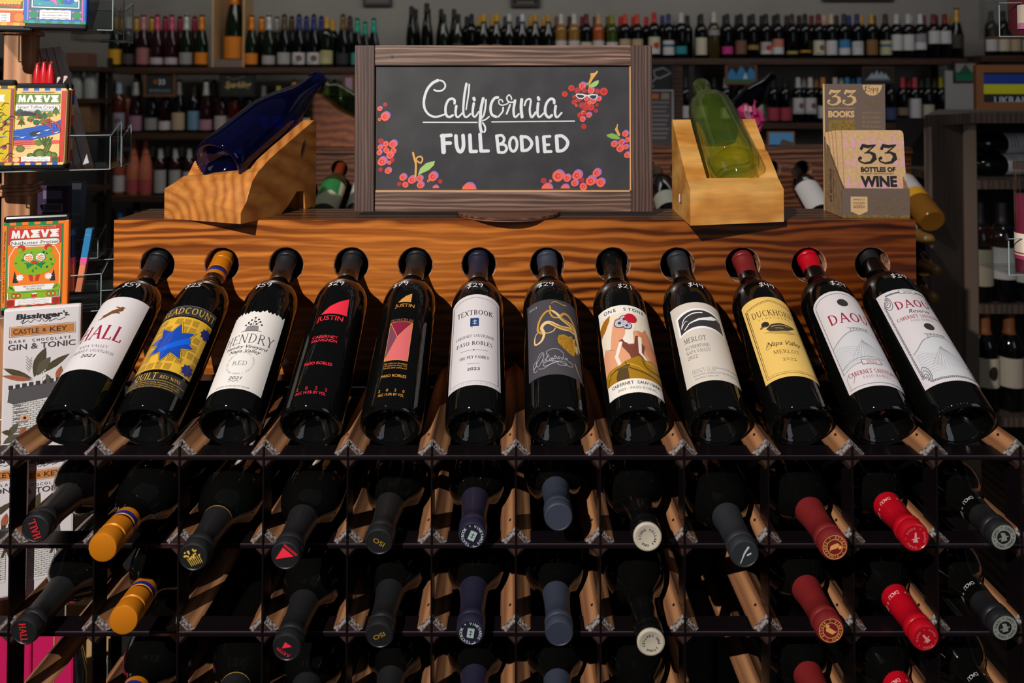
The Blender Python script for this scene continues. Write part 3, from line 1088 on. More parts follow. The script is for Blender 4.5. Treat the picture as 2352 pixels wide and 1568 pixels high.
def art_frog(a):
    bg = M((212, 204, 196), rough=0.68)
    a.rect(-41, 0, 41, 128, bg)
    wt, dk = M((244, 244, 246)), M((54, 52, 56))
    def ban(d):
        w = 34 - d
        up = [(-w + 2 * w * i / 12, 108 - d + 9 * (1 - ((i - 6) / 6) ** 2)) for i in range(13)]
        lo = [(-w + 2 * w * i / 12, 75 + d + 7 * (1 - ((i - 6) / 6) ** 2)) for i in range(13)]
        return lo + up[::-1]
    a.poly(ban(0), wt, 2)
    a.poly(ban(3.4), dk, 3)
    a.line([(-24, 84), (-16, 92), (-2, 97), (10, 99), (18, 102), (24, 104)], [1.2, 1.4, 3.2, 5.4, 6.6, 2.2], wt, 4, smooth=0)
    a.line([(24, 104), (29, 101)], 1.8, wt, 4)
    a.line([(-28, 88), (-25, 96), (-20, 103), (-8, 108), (4, 109)], [.8, 2], wt, 4, smooth=4)
    a.line([(-28, 88), (-22, 96), (-18, 97)], .9, wt, 4, smooth=4)
    a.serif('MERLOT', -14, 66, 8, M((70, 66, 66)), width=30, T=.11)
    for j, t in enumerate(('RUTHERFORD', 'NAPA VALLEY', '2022')):
        a.serif(t, -13 if j < 2 else -22, 54.5 - 7.6 * j, 5, M((80, 76, 76)), width=32 if j < 2 else 14, T=.11)
    a.serif("FROG'S LEAP", -12, 17, 6.4, GREY, width=31, T=.1)
    a.text('BALANCE, RESTRAINT AND RESPECT', 20, 18.4, 2, GREY, width=32)
    a.text('THE NATURAL EXPRESSION OF THE VINE. MADE BY OUR', 5, 11, 2.4, GREY, width=64)
    a.text('AND FAMILY SINCE 1981', -11, 6.4, 2.4, GREY, width=30)


def art_duck(a):
    bg, ink = M((236, 196, 106), rough=0.68), M((70, 42, 30))
    a.poly(arch(82, 132, 7), bg)
    for d, w in ((5, .7), (7.4, .45)):
        a.line([(-41 + d, d), (41 - d, d), (41 - d, 118 - d / 2), (34 - d, 120 - d / 2), (0, 131 - d), (-34 + d, 120 - d / 2), (-41 + d, 118 - d / 2)], w, ink, 2, closed=True)
    a.serif('DUCKHORN', 0, 103, 10, ink, width=58, T=.12, th=.05)
    for i, c in enumerate('VINEYARDS'):
        a.text(c, -21 + i * 5.2, 94, 2.6, ink)
    dk = M((66, 56, 42))
    a.poly([(-16, 76), (-8, 83), (4, 85), (16, 83), (26, 82), (21, 78), (12, 73), (-4, 71), (-12, 72)], dk, 2)
    a.disc(-15, 84, 5.2, M((40, 34, 30)), 3, ry=4.4)
    a.poly([(-19, 84), (-24, 79), (-22, 78), (-15, 81)], M((120, 92, 50)), 3)
    a.line([(-8, 79), (4, 81), (16, 80)], 1.2, M((190, 160, 100)), 4, smooth=4)
    a.line([(-4, 76), (6, 76)], 1, M((190, 160, 100)), 4)
    for k in range(4):
        a.line([(-20 + 4 * k, 71 - k * 1.4), (24 - 3 * k, 71.5 - k * 1.4)], .4, dk, 2)
    a.text('Napa Valley', 0, 52, 7.4, ink, slant=.42, width=44)
    a.line([(-16, 48), (-24, 45), (-20, 56)], .4, ink, 2, smooth=4)
    a.serif('MERLOT', 0, 38, 5.4, ink, width=34, T=.1)
    a.serif('2022', 0, 26, 4, ink, width=18, T=.12)


def hill(a, x0, x1, y, ink, soft):
    a.poly([(x0, y), (x0 + 8, y + 5), (-14, y + 15), (-2, y + 19), (10, y + 20), (22, y + 16), (x1, y + 8), (x1, y - 40), (x0, y - 40)], soft, 2)
    a.line([(x0, y), (x0 + 8, y + 5), (-14, y + 15), (-2, y + 19), (10, y + 20), (22, y + 16), (x1, y + 8)], 1.1, ink, 3, smooth=4)
    for k in range(6):
        x = -7 + k * 4.2
        a.rect(x, y + 18.5, x + 2.6, y + 23 + (k % 2), ink, 3)
        a.rect(x + .7, y + 19, x + 1.9, y + 21.4, soft, 4)
    a.line([(-9, y + 24.5), (18, y + 23)], .9, ink, 3)
    for k in range(13):
        t = k / 12
        a.line([(2 + 2 * t, y + 4 - 4 * t), (-18 + 52 * t, y - 22 - 6 * sin(pi * t))], .35, ink, 3, smooth=0)
    for k in range(9):
        a.line([(x0 + 1, y - 6 - 3.4 * k), (x0 + 10 + 1.5 * k, y - 3 - 3.4 * k), (-6, y - 8 - 3 * k)], .3, ink, 3, smooth=3)


def art_daou(a):
    soft, ink = M((206, 208, 216)), M((138, 142, 156))
    a.poly(arch(84, 156, 20), PAPER)
    o = [(-38, 4), (38, 4), (38, 134)] + [(38 * cos(pi * i / 12), 134 + 17 * sin(pi * i / 12)) for i in range(1, 12)] + [(-38, 134)]
    a.line(o, .6, INK, 2, closed=True)
    a.disc(0, 134, 7.2, M((66, 60, 62), rough=0.4, metal=0.3), 3, ry=6.6)
    a.serif('DAOU', 0, 108, 16, CRIM, width=56, T=.14, th=.06)
    hill(a, -37.5, 37.5, 66, ink, soft)
    a.poly([(-38, 4), (38, 4), (38, 26), (20, 33), (0, 36), (-20, 33), (-38, 26)], PAPER, 5)
    a.line([(-38, 26), (-20, 33), (0, 36), (20, 33), (38, 26)], .7, ink, 6, smooth=4)
    a.line([(-38, 32), (-20, 40), (0, 43), (20, 40), (38, 32)], .5, ink, 6, smooth=4)
    a.rect(-11, 31, 13, 39, PAPER, 7)
    a.frame(-11, 31, 13, 39, .7, INK, 8)
    a.serif('2023', 1, 35, 4, CRIM, 8, width=13)
    a.serif('CABERNET SAUVIGNON', 0, 21, 6, CRIM, 7, width=66, T=.17, th=.07)
    a.serif('PASO ROBLES', 0, 13.5, 4, GREY, 7, width=34)
    a.line([(-36, 6), (-36, 18), (-30, 24), (-26, 18), (-30, 10)], .7, ink, 7, smooth=4)


def art_reserve(a):
    soft, ink = M((206, 208, 216)), M((134, 138, 152))
    a.rect(-42, 0, 42, 152, PAPER)
    dk = M((84, 84, 96))
    for k in range(46):
        y = 14 + k * 2.6
        a.disc(-37, y, 1.5, dk, 2, n=8)
        a.disc(-37, y, .8, PAPER, 3, n=6)
        a.disc(37, y, 1.5, dk, 2, n=8)
    for k in range(26):
        x = -28 + k * 2.25
        a.disc(x, 6, 1.5, dk, 2, n=8)
        a.disc(x, 6, .8, PAPER, 3, n=6)
        a.disc(x, 146, 1.3, dk, 2, n=8)
    for sx in (-1, 1):
        for y, sy in ((10, 1), (140, -1)):
            for r in (11, 8, 5, 2.6):
                a.line([(sx * (33 - r * .2) + sx * r * .5 * cos(t), y + sy * r * .6 + sy * r * sin(t)) for t in [.5 * q for q in range(10)]], .8, dk, 3)
    a.rect(-10, 142.5, 12, 150, PAPER, 4)
    a.frame(-10, 142.5, 12, 150, .6, dk, 5)
    a.serif('2023', 1, 146.2, 3.6, INK, 6, width=12)
    a.serif('DAOU', 0, 125, 13, CRIM, width=48, T=.15, th=.06)
    a.text('Reserve', 2, 112, 6.6, INK, slant=.45, width=28)
    a.serif('CABERNET SAUVIGNON', 0, 102.5, 5.4, CRIM, width=62, T=.17, th=.07)
    a.serif('PASO ROBLES', 0, 96, 3.6, GREY, width=30)
    a.disc(3, 84, 6.6, M((66, 60, 62), rough=0.4, metal=0.3), 3, ry=6)
    hill(a, -33, 33, 48, ink, soft)


def flat_disc(H):
    return lambda u, v, h: Vector((u, v, H + 0.0001 + h))


def end_text_ring(t, h, mat, r=10.2, core=None):
    def f(a):
        a.ring(t, 0, 0, r, h, mat, 2, bold=.012)
        if core:
            core(a)
    return f


def end_hall(a):
    a.serif('HALL', 0, 0, 8, M((206, 40, 46)), width=22, T=.17, th=.08)


def end_hendry(a):
    rnd = random.Random(3)
    for k in range(7):
        a.line([(-8 + 2 * k, 8), (-7 + 2.2 * k, -1)], .7, GOLDP, 2)
    for k in range(22):
        a.disc(rnd.uniform(-8, 8), rnd.uniform(-8.5, 1), 1.1, GOLDP, 3, n=7)


def end_justin(a):
    a.poly([(-7, -6), (8, -6), (6, 9)], HOTR, 2)
    a.line([(-8, -9), (8, -9)], 2.6, M((170, 30, 44)), 2)


def end_justin_small(a):
    a.poly([(-4, -5), (5, -5), (4, 3)], HOTR, 2)
    a.text('JUSTIN', 0, 6, 3.4, HOTR, 2, width=16)


def end_iso(a):
    a.text('ISO', 0, 0, 5.4, GOLD, 2, bold=.01, width=14)


def end_textbook(a):
    a.ring('TEXTBOOK * VINEYARDS * ', 0, 0, 11.2, 3.2, M((190, 204, 204)), 2, bold=.012)
    g = M((164, 184, 184))
    a.rect(-4.4, -6, 4.4, 6, g, 2)
    a.frame(-4.4, -6, 4.4, 6, .5, INK, 3)
    a.line([(0, -3.4), (0, 3.4)], .8, INK, 3)
    a.line([(-2, 1.6), (2, 1.6)], .7, INK, 3)
    a.line([(-2, -1.6), (2, -1.6)], .7, INK, 3)


def end_stone(a):
    a.ring('ONE STONE CELLARS ', 0, 0, 8.6, 2.6, INK, 2, bold=.02)


def end_duck(a):
    c = M((226, 160, 90), rough=0.4)
    for r in (13, 8.6):
        a.line([(r * cos(t), r * sin(t)) for t in [2 * pi * k / 28 for k in range(28)]], .7, c, 2, closed=True)
    a.ring('VINEYARDS * ESTATE * ', 0, 0, 10.7, 2.6, c, 2, bold=.02)
    a.poly([(-6, -1), (-2, 2), (5, 1.5), (7, 3), (4, -3), (-4, -3.4)], c, 2)
    a.disc(-5.4, 2.2, 2.2, c, 2)


def end_daou_red(a):
    c = M((222, 150, 150))
    a.ring('DAOU * DAOU * DAOU * ', 0, 0, 10.6, 2.3, c, 2)
    a.poly([(-3, 5), (3, 5), (1.4, 0), (1, -6), (-1, -6), (-1.4, 0)], c, 2)
    a.line([(-4, 0), (4, 2)], 1.2, c, 2)


def end_daou_black(a):
    c = M((132, 138, 132))
    for r in range(5):
        rr = 8.4 + r * 1.25
        a.line([(rr * cos(t), rr * sin(t)) for t in [2 * pi * k / 30 for k in range(30)]], 1.3, c, 2, closed=True, caps=False)
    a.ring('DAOU * DAOU * DAOU * DAOU ', 0, 0, 10.9, 3, INK, 3, bold=.012)
    a.poly([(-4, 4), (3, 5), (2, 0), (4, -5), (-1, -5), (-3, -1)], c, 2)
    a.line([(-5, -1), (5, 2)], 1.5, c, 2)


def end_frog(a):
    c = M((190, 192, 196))
    a.line([(-7, -5), (-1, -2), (4, 2), (9, 6)], [2.4, .8], c, 2, smooth=4)
    a.line([(-6, 2), (-2, 2)], 1.8, c, 2)


def neck_text(t, mat, z, h=4.2, q=.01535):
    def f(parent_capsule):
        a = Art()
        st = 94.0 / len(t)
        for i, ch in enumerate(t):
            if ch != ' ':
                a.text(ch, (i - len(t) / 2 + .5) * st, 0, h, mat, 1, bold=.01)
        return a.build('printed_band', lambda u, v, hh: Vector(((q - v * .07 + hh) * sin(u / q), -(q - v * .07 + hh) * cos(u / q), z + v)), parent_capsule, du=.0022)
    return f


MERLIN = [
    # name key, capsule mat, kind, label art, label bottom s, price, price u, cap pixel, base pixel, H, R, roll, description
    (BLK, 'cork', art_hall, 54, '59', 4, (368, 590), (156, 983), .300, .038, 0, 'plain white label with a bronze leaping hare and crimson letters', end_hall),
    (ORNG, 'screw', art_quilt, 24, '23', -6, (515, 592), (334, 983), .300, .038, 0, 'golden quilt label with a big blue star', None),
    (BLK, 'cork', art_hendry, 26, '59', -6, (661, 590), (528, 983), .300, .038, 0, 'rough-edged off-white label with a small plant sketch', end_hendry),
    (BLK, 'cork', art_justin, 14, '29', -4, (812, 588), (713, 983), .302, .038, 0, 'red triangle and red letters printed on bare black glass', end_justin),
    (BLK, 'cork', art_iso, 14, '79', -11, (958, 588), (898, 983), .302, .038, 0, 'pink and mauve triangle panel under a gold triangle', end_iso),
    (NAVY, 'cork', art_textbook, 33, '29', 0, (1099, 588), (1092, 985), .300, .0372, -4, 'arched white bordered label with a little blue book', end_textbook),
    (SLATE, 'cork', art_octo, 46, '29', -8, (1256, 588), (1279, 983), .300, .0386, 3, 'dark grey label with a golden octopus', None),
    (GLOS, 'knurl', art_stone, 21, '21', 8, (1402, 590), (1467, 983), .298, .0375, 0, 'painted label of a woman in a yellow skirt among pink rocks', end_stone),
    (CHAR, 'cork', art_frog, 38, '49', 7, (1554, 590), (1652, 983), .300, .038, 0, 'stone-coloured label with a white leaping frog on dark', end_frog),
    (DRED, 'cork', art_duck, 44, '49', 7, (1703, 590), (1841, 983), .300, .038, 0, 'pale yellow arched label with an engraved duck', end_duck),
    (BRED, 'cork', art_daou, 30, '24', 8, (1852, 588), (2031, 983), .302, .0385, 0, 'arched white hillside label under a bright red capsule', end_daou_red),
    (BLK, 'cork', art_reserve, 34, '39', 4, (1990, 584), (2212, 980), .312, .0400, 0, 'white hillside label with an ornate scrolled border', end_daou_black),
]
BANDS = {'screw': [(3, BLUE)], 'cork': [], 'knurl': []}
ORD = ['leftmost', 'second from the left', 'third from the left', 'fourth from the left', 'fifth from the left', 'sixth from the left',
       'seventh from the left', 'fifth from the right', 'fourth from the right', 'third from the right', 'second from the right', 'rightmost']
CAPSULE_ME = []
for i, (cm, kind, art, v0, price, pu, cpx, bpx, H, Rr, roll, desc, endart) in enumerate(MERLIN):
    base = P(bpx[0], bpx[1], 0.902)
    tip = P(cpx[0], cpx[1], 1.160)
    z = (tip - base).normalized()
    n = Matrix.Rotation(R(roll), 3, z) @ Vector((0, -0.49, 0.87))
    short = desc.split(' ')
    t = thing('wine_bottle', 'display bottle with ' + desc, 'wine bottle', mat=frame(base, z, n), group='display row bottles')
    link('glass_body', body_mesh(H, Rr, GLASS_BLACK), t)
    bands = BANDS[kind]
    if i == 2:
        bands = [(0, GOLDP)]
    cme = capsule_mesh(H, cm, kind, bands)
    CAPSULE_ME.append((cme, H, Rr))
    co = link('capsule', cme, t)
    if i in (10, 11):
        neck_text('DAOU * DAOU * DAOU * DAOU *', LGREY if i == 11 else M((236, 180, 180)), H - .052)(co)
    a = Art()
    art(a)
    k = Rr + 0.0002
    a.build('label', lambda u, v, h: Vector(((k + h) * sin(u / k), -(k + h) * cos(u / k), v + v0 * .001)), t, du=0.0045, smooth=True)
    a = Art()
    hand(a, '$' + price, pu, 0, 12, CHALK, 1.15)
    prof = [(r * (Rr / .038 if r > .0145 else 1), zz + (H - .3 if zz > .1 else 0)) for r, zz in BORD]
    zc = .2005 + (H - .3)
    def fm(u, v, h, prof=prof, zc=zc):
        zz = zc + v * .8
        r = rad_at(prof, zz)
        g = r + .0006 + h
        return Vector((g * sin(u / r), -g * cos(u / r), zz + .0003))
    a.build('price_marking', fm, t, du=0.004, dv=0.003)

# ------------------------------------------------------------------ bottles lying in the rack, necks out
ROW1 = [(80, 1215), (235, 1258), (443, 1280), (655, 1277), (870, 1245), (1085, 1230), (1283, 1188), (1487, 1232), (1711, 1273), (1917, 1256), (2103, 1235), (2305, 1233)]
ROW2 = [(54, 1452), (283, 1424), None, (658, 1488), (871, 1460), (1081, 1453), (1285, 1456), (1495, 1474), None, (1908, 1447), (2127, 1466), (2308, 1441)]
ROW3 = [None, (262, 1668), (500, 1690), (668, 1690), (875, 1676), (1083, 1672), (1288, 1672), (1497, 1690), None, (1912, 1660), (2130, 1680), (2318, 1664)]
DROW1 = [.835, .80, .805, .805, .85, .852, .84, .82, .815, .82, .83, .845]
CAPNAME = ['red-lettered black capsule', 'orange screw cap', 'gold-emblem black capsule', 'red-triangle black capsule',
           'gold-lettered black capsule', 'navy capsule', 'slate-blue capsule', 'cream-ended cap', 'charcoal capsule',
           'dark red capsule', 'bright red capsule', 'black capsule with pale ring']
ENDROT = [[-70, 0, 20, -40, -30, -25, 0, 0, 30, 20, 0, 0], [95, 0, 0, -35, 25, -8, 0, 130, 0, 150, 40, 0], [0] * 12]
ENDS = [m[-1] for m in MERLIN]
LONG = {}
for row, (caps, rn) in enumerate(((ROW1, 'upper'), (ROW2, 'second'), (ROW3, 'third'))):
    for i, c in enumerate(caps):
        if c is None:
            continue
        D = min(0.85, DROW1[i] + (0.012 if row == 1 else 0.006)) if row else DROW1[i]
        tip = P(c[0], c[1], D)
        xc = (NX[i] + NX[i + 1]) / 2
        cme, H, Rr = CAPSULE_ME[i]
        base = Vector((xc, tip.y + H * .985, NZ[row + 1] + Rr + .0035))
        z = (tip - base).normalized()
        base = tip - z * H
        t = thing('wine_bottle', 'bottle in the %s rack row, %s column, %s' % (rn, ORD[i], CAPNAME[i]),
                  'wine bottle', mat=frame(base, z, (0, 0, 1)) @ Matrix.Rotation(pi, 4, 'Z'), group='rack bottles in the %s row' % rn)
        link('glass_body', body_mesh(H, Rr, GLASS_BLACK), t)
        if MERLIN[i][1] == 'cork':
            if i not in LONG:
                LONG[i] = capsule_mesh(H, MERLIN[i][0], 'long', [(0, M((150, 122, 60), rough=0.5))] if i == 2 else [])
            cme = LONG[i]
        co = link('capsule', cme, t)
        if i == 7:
            b = MB()
            b.lathe([(.0148, H - .0022), (.0154, H - .0018), (.0154, H + .0006), (.0146, H + .0014), (.0128, H + .0016), (.012, H + .0012), (0, H + .0012)], CREAM, 40)
            b.build('cap_disc', co, smooth=R(40))
        e = ENDS[i]
        if row == 1 and i == 3:
            e = end_justin_small
        if e:
            a = Art()
            e(a)
            rr = R(ENDROT[row][i] + 180)
            zz = H + (.0014 if i == 7 else .0001)
            a.build('end_print', lambda u, v, h: Vector((u * cos(rr) - v * sin(rr), u * sin(rr) + v * cos(rr), zz + h)), co)
        if i in (10, 11):
            neck_text('DAOU * DAOU * DAOU * DAOU *', LGREY if i == 11 else M((236, 180, 180)), H - .049, q=.01595)(co)
# ================================================================== chalkboard sign
DS = 1.175
FRAME_D = wood('weathered_frame_upright', [(0, (62, 44, 40)), (0.5, (84, 62, 56)), (1, (100, 76, 70))], scale=(1, 1, 0.08), wscale=60, dist=6,
               direction='X', fine=(260, 260, 6), rough=0.6, fine_amt=0.55, bump=0.3)
FRAME_H = wood('weathered_frame_rail', [(0, (84, 60, 52)), (0.4, (106, 80, 68)), (0.8, (126, 96, 84)), (1, (146, 116, 102))], scale=(0.08, 1, 1), wscale=40, dist=9,
               direction='Z', fine=(8, 260, 300), rough=0.5, fine_amt=0.6, bump=0.3)
SLATEB = speckle('chalkboard_slate', (44, 44, 50), (58, 57, 63), 22, rough=0.6)
KNOT = M((196, 120, 84), rough=0.6)
sg = thing('chalkboard_sign', 'wood-framed chalkboard lettered in white with painted grapes, standing on the ledge', 'sign', P(1155, 487, DS))
so = Vector(sg.location)


def loc(px, py, dy=0.0):
    return P(px, py, DS + dy) - so


def slab(b, x0, y0, x1, y1, d0, d1, mat):
    p, q = P(x0, y1, DS) - so, P(x1, y0, DS) - so
    b.box2((p.x, d0, p.z), (q.x, d1, q.z), mat)


for x0, x1 in ((813, 860.5), (1450, 1498)):
    b = MB()
    slab(b, x0, 104, x1, 487, 0, 0.022, FRAME_D)
    b.build('frame_upright', sg, bevel=0.0012)
for y0, y1 in ((104, 150.5), (440.5, 487)):
    b = MB()
    slab(b, 860.6, y0, 1449.9, y1, 0.0006, 0.021, FRAME_H)
    b.build('frame_rail', sg, bevel=0.0012)
b = MB()
slab(b, 858, 148, 1452, 442, 0.006, 0.014, SLATEB)
lit_bevel = M((214, 164, 116), rough=0.6)  # pale tan paints the lit bevel on the right and lower edges
slab(b, 1447.4, 152, 1450.2, 441, 0.0015, 0.007, lit_bevel)
slab(b, 862, 437.6, 1450.2, 441, 0.0015, 0.007, lit_bevel)
brd = b.build('slate_panel', sg)
UPX = DS / FPX * 1.0004
A = Art(UPX, 1155, 487, flip=True)
SX = (P(1300, 300, DS) - P(1200, 300, DS)).x / 100
SZ = -(P(1300, 400, DS) - P(1300, 300, DS)).z / 100


def zq(pts, ox=960, oy=160, k=6.189):
    return [(ox + x / k, oy + y / k) for x, y in pts]


CW = 1 / 6.189
for w, pts in [((42, 26), [(275, 150), (200, 190), (130, 270), (88, 380), (76, 480), (95, 570), (150, 640), (230, 672), (310, 660), (375, 635)]),
               (24, [(305, 150), (350, 165), (382, 215), (370, 265), (320, 300), (260, 302), (222, 285)]),
               (34, [(515, 480), (515, 435), (480, 412), (430, 432), (395, 500), (385, 580), (400, 650), (440, 675), (490, 650)]),
               ((38, 24), [(540, 520), (530, 600), (540, 660), (570, 675), (625, 620)]),
               ((36, 26), [(685, 200), (660, 330), (645, 470), (640, 590), (655, 660), (690, 675), (745, 630)]),
               ((26, 18), [(725, 210), (715, 340), (695, 470), (680, 570)]),
               ((38, 22), [(790, 480), (775, 580), (780, 650), (810, 670), (860, 600)]),
               (42, [(925, 410), (895, 540), (885, 660), (880, 790), (895, 870), (905, 885)]),
               (26, [(965, 430), (955, 540), (935, 640), (905, 690)]), (20, [(915, 725), (960, 710), (1010, 670)]),
               (26, [(920, 760), (950, 810), (955, 860), (940, 890)]),
               (38, [(1135, 395), (1090, 405), (1045, 470), (1030, 560), (1050, 640), (1110, 672)]), (24, [(1210, 540), (1200, 600), (1140, 672)]),
               (18, [(1205, 460), (1190, 430), (1155, 430), (1150, 480), (1190, 505), (1260, 490), (1290, 465)]),
               (20, [(1265, 385), (1295, 358), (1325, 390), (1330, 420)]), (22, [(1260, 400), (1280, 450), (1340, 465), (1380, 440)]),
               ((38, 26), [(1380, 440), (1360, 560), (1365, 650), (1390, 675), (1435, 630)]), (26, [(1310, 500), (1260, 630)]),
               (44, [(1475, 425), (1467, 540), (1480, 675)]),
               ((24, 34), [(1515, 510), (1540, 440), (1585, 415), (1605, 450), (1590, 560), (1600, 650), (1625, 675), (1675, 610)]),
               ((40, 24), [(1710, 480), (1700, 580), (1710, 660), (1740, 670), (1790, 620)]),
               (38, [(1940, 475), (1935, 430), (1890, 415), (1835, 470), (1810, 560), (1820, 640), (1865, 680), (1905, 650)]),
               ((40, 26), [(1960, 520), (1950, 610), (1965, 670), (1995, 670), (2045, 615)])]:
    A.line(zq(pts), [v * CW for v in (w if isinstance(w, tuple) else (w, w))], CHALK, 1, smooth=5 if len(pts) > 2 else 0)
for p in ((790, 405), (1712, 398)):
    A.line(zq([p, (p[0] + 8, p[1] + 26)]), 44 * CW, CHALK, 1)
A.line(zq([(68, 750), (838, 752)]), 17 * CW, CHALK, 1)
A.line(zq([(1048, 745), (2228, 734)]), 17 * CW, CHALK, 1)
for w, pts in [(66, [(348, 945), (360, 1175)]), (52, [(330, 945), (465, 937)]), (52, [(385, 1050), (455, 1048)]),
               (52, [(535, 945), (545, 1080), (575, 1160), (620, 1160), (645, 1080), (637, 940)]), (52, [(735, 935), (745, 1165)]), (48, [(745, 1168), (828, 1166)]),
               (52, [(880, 925), (895, 1160)]), (46, [(895, 1162), (998, 1160)]), (46, [(1118, 945), (1145, 1178)]),
               (38, [(1120, 945), (1190, 938), (1225, 985), (1205, 1040), (1150, 1066)]), (38, [(1150, 1066), (1230, 1072), (1260, 1130), (1220, 1180), (1145, 1178)]),
               (52, [(1470, 955), (1482, 1150)]), (44, [(1470, 960), (1555, 965), (1618, 1040), (1600, 1105), (1550, 1148), (1482, 1156)]),
               (46, [(1690, 965), (1708, 1170)]), (50, [(1790, 962), (1805, 1170)]), (38, [(1795, 956), (1880, 952)]), (36, [(1805, 1073), (1865, 1070)]),
               (40, [(1805, 1170), (1895, 1168)]), (52, [(1972, 950), (1985, 1155)]), (46, [(1970, 948), (2055, 948), (2128, 1020), (2118, 1095), (2060, 1152), (1985, 1162)])]:
    A.line(zq(pts), w * CW, CHALK, 1, smooth=5 if len(pts) > 2 else 0)
A.line(zq([(1355 + 54 * cos(t), 1065 + 100 * sin(t)) for t in [2 * pi * k / 24 for k in range(24)]]), 40 * CW, CHALK, 1, closed=True)
GR = {'r': M((212, 58, 54)), 'd': M((176, 50, 54)), 'm': M((158, 58, 66)), 'l': M((238, 106, 92)), 'o': M((244, 128, 80)), 'p': M((238, 106, 92))}
PUR, STEM, LEAF, LEAF2 = M((156, 112, 206)), M((226, 168, 88)), M((132, 178, 84)), M((166, 200, 120))
rnd = random.Random(5)


def grape(x, y, r, t, ox=800, oy=90, k=3.3127, half=False):
    x, y, r = ox + x / k, oy + y / k, r / k
    if half:
        A.poly([(x + r * .2 + r * 1.1 * cos(q), y + .3 * r - r * 1.25 * sin(q)) for q in [pi * i / 10 for i in range(11)]], PUR, 2)
        A.poly([(x + r * 1.1 * cos(q), y + .3 * r - r * sin(q)) for q in [pi * i / 10 for i in range(11)]], GR['p'], 3)
        return
    if t == 'p':
        A.disc(x + r * .32, y - r * .28, r * .98, PUR, 2)
    A.disc(x, y, r, GR[t], 3, ry=r * rnd.uniform(.85, 1.1), rot=rnd.uniform(0, 3))
    A.disc(x, y, r * .5, GR['d' if t in 'rd' else 'r'], 4)
    A.disc(x + r * .1, y, r * .26, GR['l' if t in 'lp' else 'd'], 5, n=8)


for g in [(275, 498, 17, 'd'), (233, 530, 18, 'p'), (274, 590, 33, 'p'), (232, 612, 13, 'o'), (245, 778, 22, 'd'), (282, 800, 22, 'l'), (335, 802, 30, 'p'),
          (238, 825, 20, 'p'), (285, 848, 26, 'l'), (340, 852, 24, 'l'), (232, 866, 20, 'p'), (313, 886, 27, 'p'), (333, 922, 18, 'd'), (252, 935, 35, 'p'), (308, 942, 17, 'l'),
          (242, 995, 17, 'd'), (298, 1005, 25, 'p'), (412, 1055, 27, 'p'), (480, 1075, 31, 'p'), (540, 1065, 25, 'p'), (385, 1105, 17, 'd'), (432, 1110, 24, 'l'),
          (545, 1115, 27, 'p'), (640, 1050, 35, 'p'), (608, 1080, 12, 'o'), (698, 1086, 18, 'd'), (1487, 1080, 22, 'd'), (1540, 1083, 12, 'o'), (1595, 1045, 42, 'p'),
          (1645, 1032, 9, 'o'), (1665, 1060, 28, 'p'), (1740, 1040, 38, 'p'), (1780, 1075, 20, 'd'), (1722, 1100, 28, 'p'), (1845, 1083, 38, 'p'), (1890, 1022, 32, 'p'),
          (1920, 1095, 32, 'p'), (1790, 1125, 30, 'l'), (2110, 722, 24, 'p'), (2125, 770, 20, 'p'), (2025, 800, 24, 'p'), (2080, 788, 24, 'p'), (2115, 822, 20, 'p'), (2070, 835, 28, 'p'),
          (2125, 885, 24, 'p')]:
    grape(*g)
for g in [(662, 1130, 22, 'p'), (915, 1132, 46, 'p'), (1512, 1130, 38, 'p'), (1650, 1130, 30, 'p')]:
    grape(*g, half=True)
for g in [(308, 372, 52, 'r'), (198, 470, 50, 'r'), (485, 335, 58, 'p'), (405, 412, 52, 'm'), (520, 415, 48, 'm'), (630, 415, 52, 'p'), (735, 425, 50, 'm'), (840, 430, 66, 'r'),
          (350, 515, 28, 'r'), (430, 555, 58, 'm'), (550, 545, 44, 'p'), (660, 575, 58, 'p'), (760, 548, 40, 'p'), (355, 605, 42, 'r'), (390, 660, 22, 'o'), (480, 655, 58, 'm'),
          (560, 640, 46, 'r'), (600, 612, 28, 'o'), (630, 690, 52, 'r'), (730, 648, 30, 'd'), (712, 745, 37, 'd'), (530, 715, 50, 'm'), (515, 785, 36, 'r'), (495, 768, 26, 'o'),
          (450, 818, 46, 'r'), (590, 818, 46, 'p'), (490, 885, 44, 'p'), (455, 382, 32, 'o'), (512, 1005, 44, 'd')]:
    grape(*g, ox=1270, oy=150, k=7.125)
z2 = lambda pts: zq(pts, 1270, 150, 7.125)
z3 = lambda pts: zq(pts, 800, 90, 3.3127)
A.poly(z2([(590, 375), (590, 280), (625, 180), (620, 130), (690, 120), (735, 80), (745, 110), (710, 160), (650, 240), (615, 310), (600, 370)]), STEM, 6)
A.poly(z2([(600, 360), (630, 300), (700, 255), (760, 240), (755, 295), (710, 345), (650, 360)]), LEAF2, 6)
A.poly(z2([(555, 320), (550, 285), (585, 280), (580, 330)]), LEAF, 6)
A.poly(z2([(370, 495), (390, 465), (470, 462), (560, 485), (650, 470), (735, 478), (745, 500), (710, 555), (660, 562), (610, 530), (565, 497), (530, 520), (490, 555), (430, 548)]), WHITE, 7)
A.poly(z2([(392, 498), (405, 480), (470, 480), (525, 500), (490, 535), (435, 535)]), M((48, 56, 78)), 8)
A.poly(z2([(605, 500), (650, 488), (725, 492), (705, 540), (660, 555), (620, 530)]), M((48, 56, 78)), 8)
A.poly(z2([(1018, 1050), (1040, 1020), (1062, 960), (1072, 970), (1065, 1040), (1110, 1140), (1095, 1165), (1070, 1150)]), STEM, 6)
A.poly(z2([(880, 1140), (970, 1115), (1050, 1140), (1110, 1200), (1080, 1220), (980, 1210), (900, 1175)]), LEAF, 6)
A.line(z3([(490, 868), (500, 910), (512, 960), (508, 1050)]), [5, 4.4], STEM, 6, smooth=4)
A.line(z3([(512, 960), (516, 910), (545, 895), (563, 915), (548, 945), (522, 930)]), 3.6, STEM, 6, smooth=4)
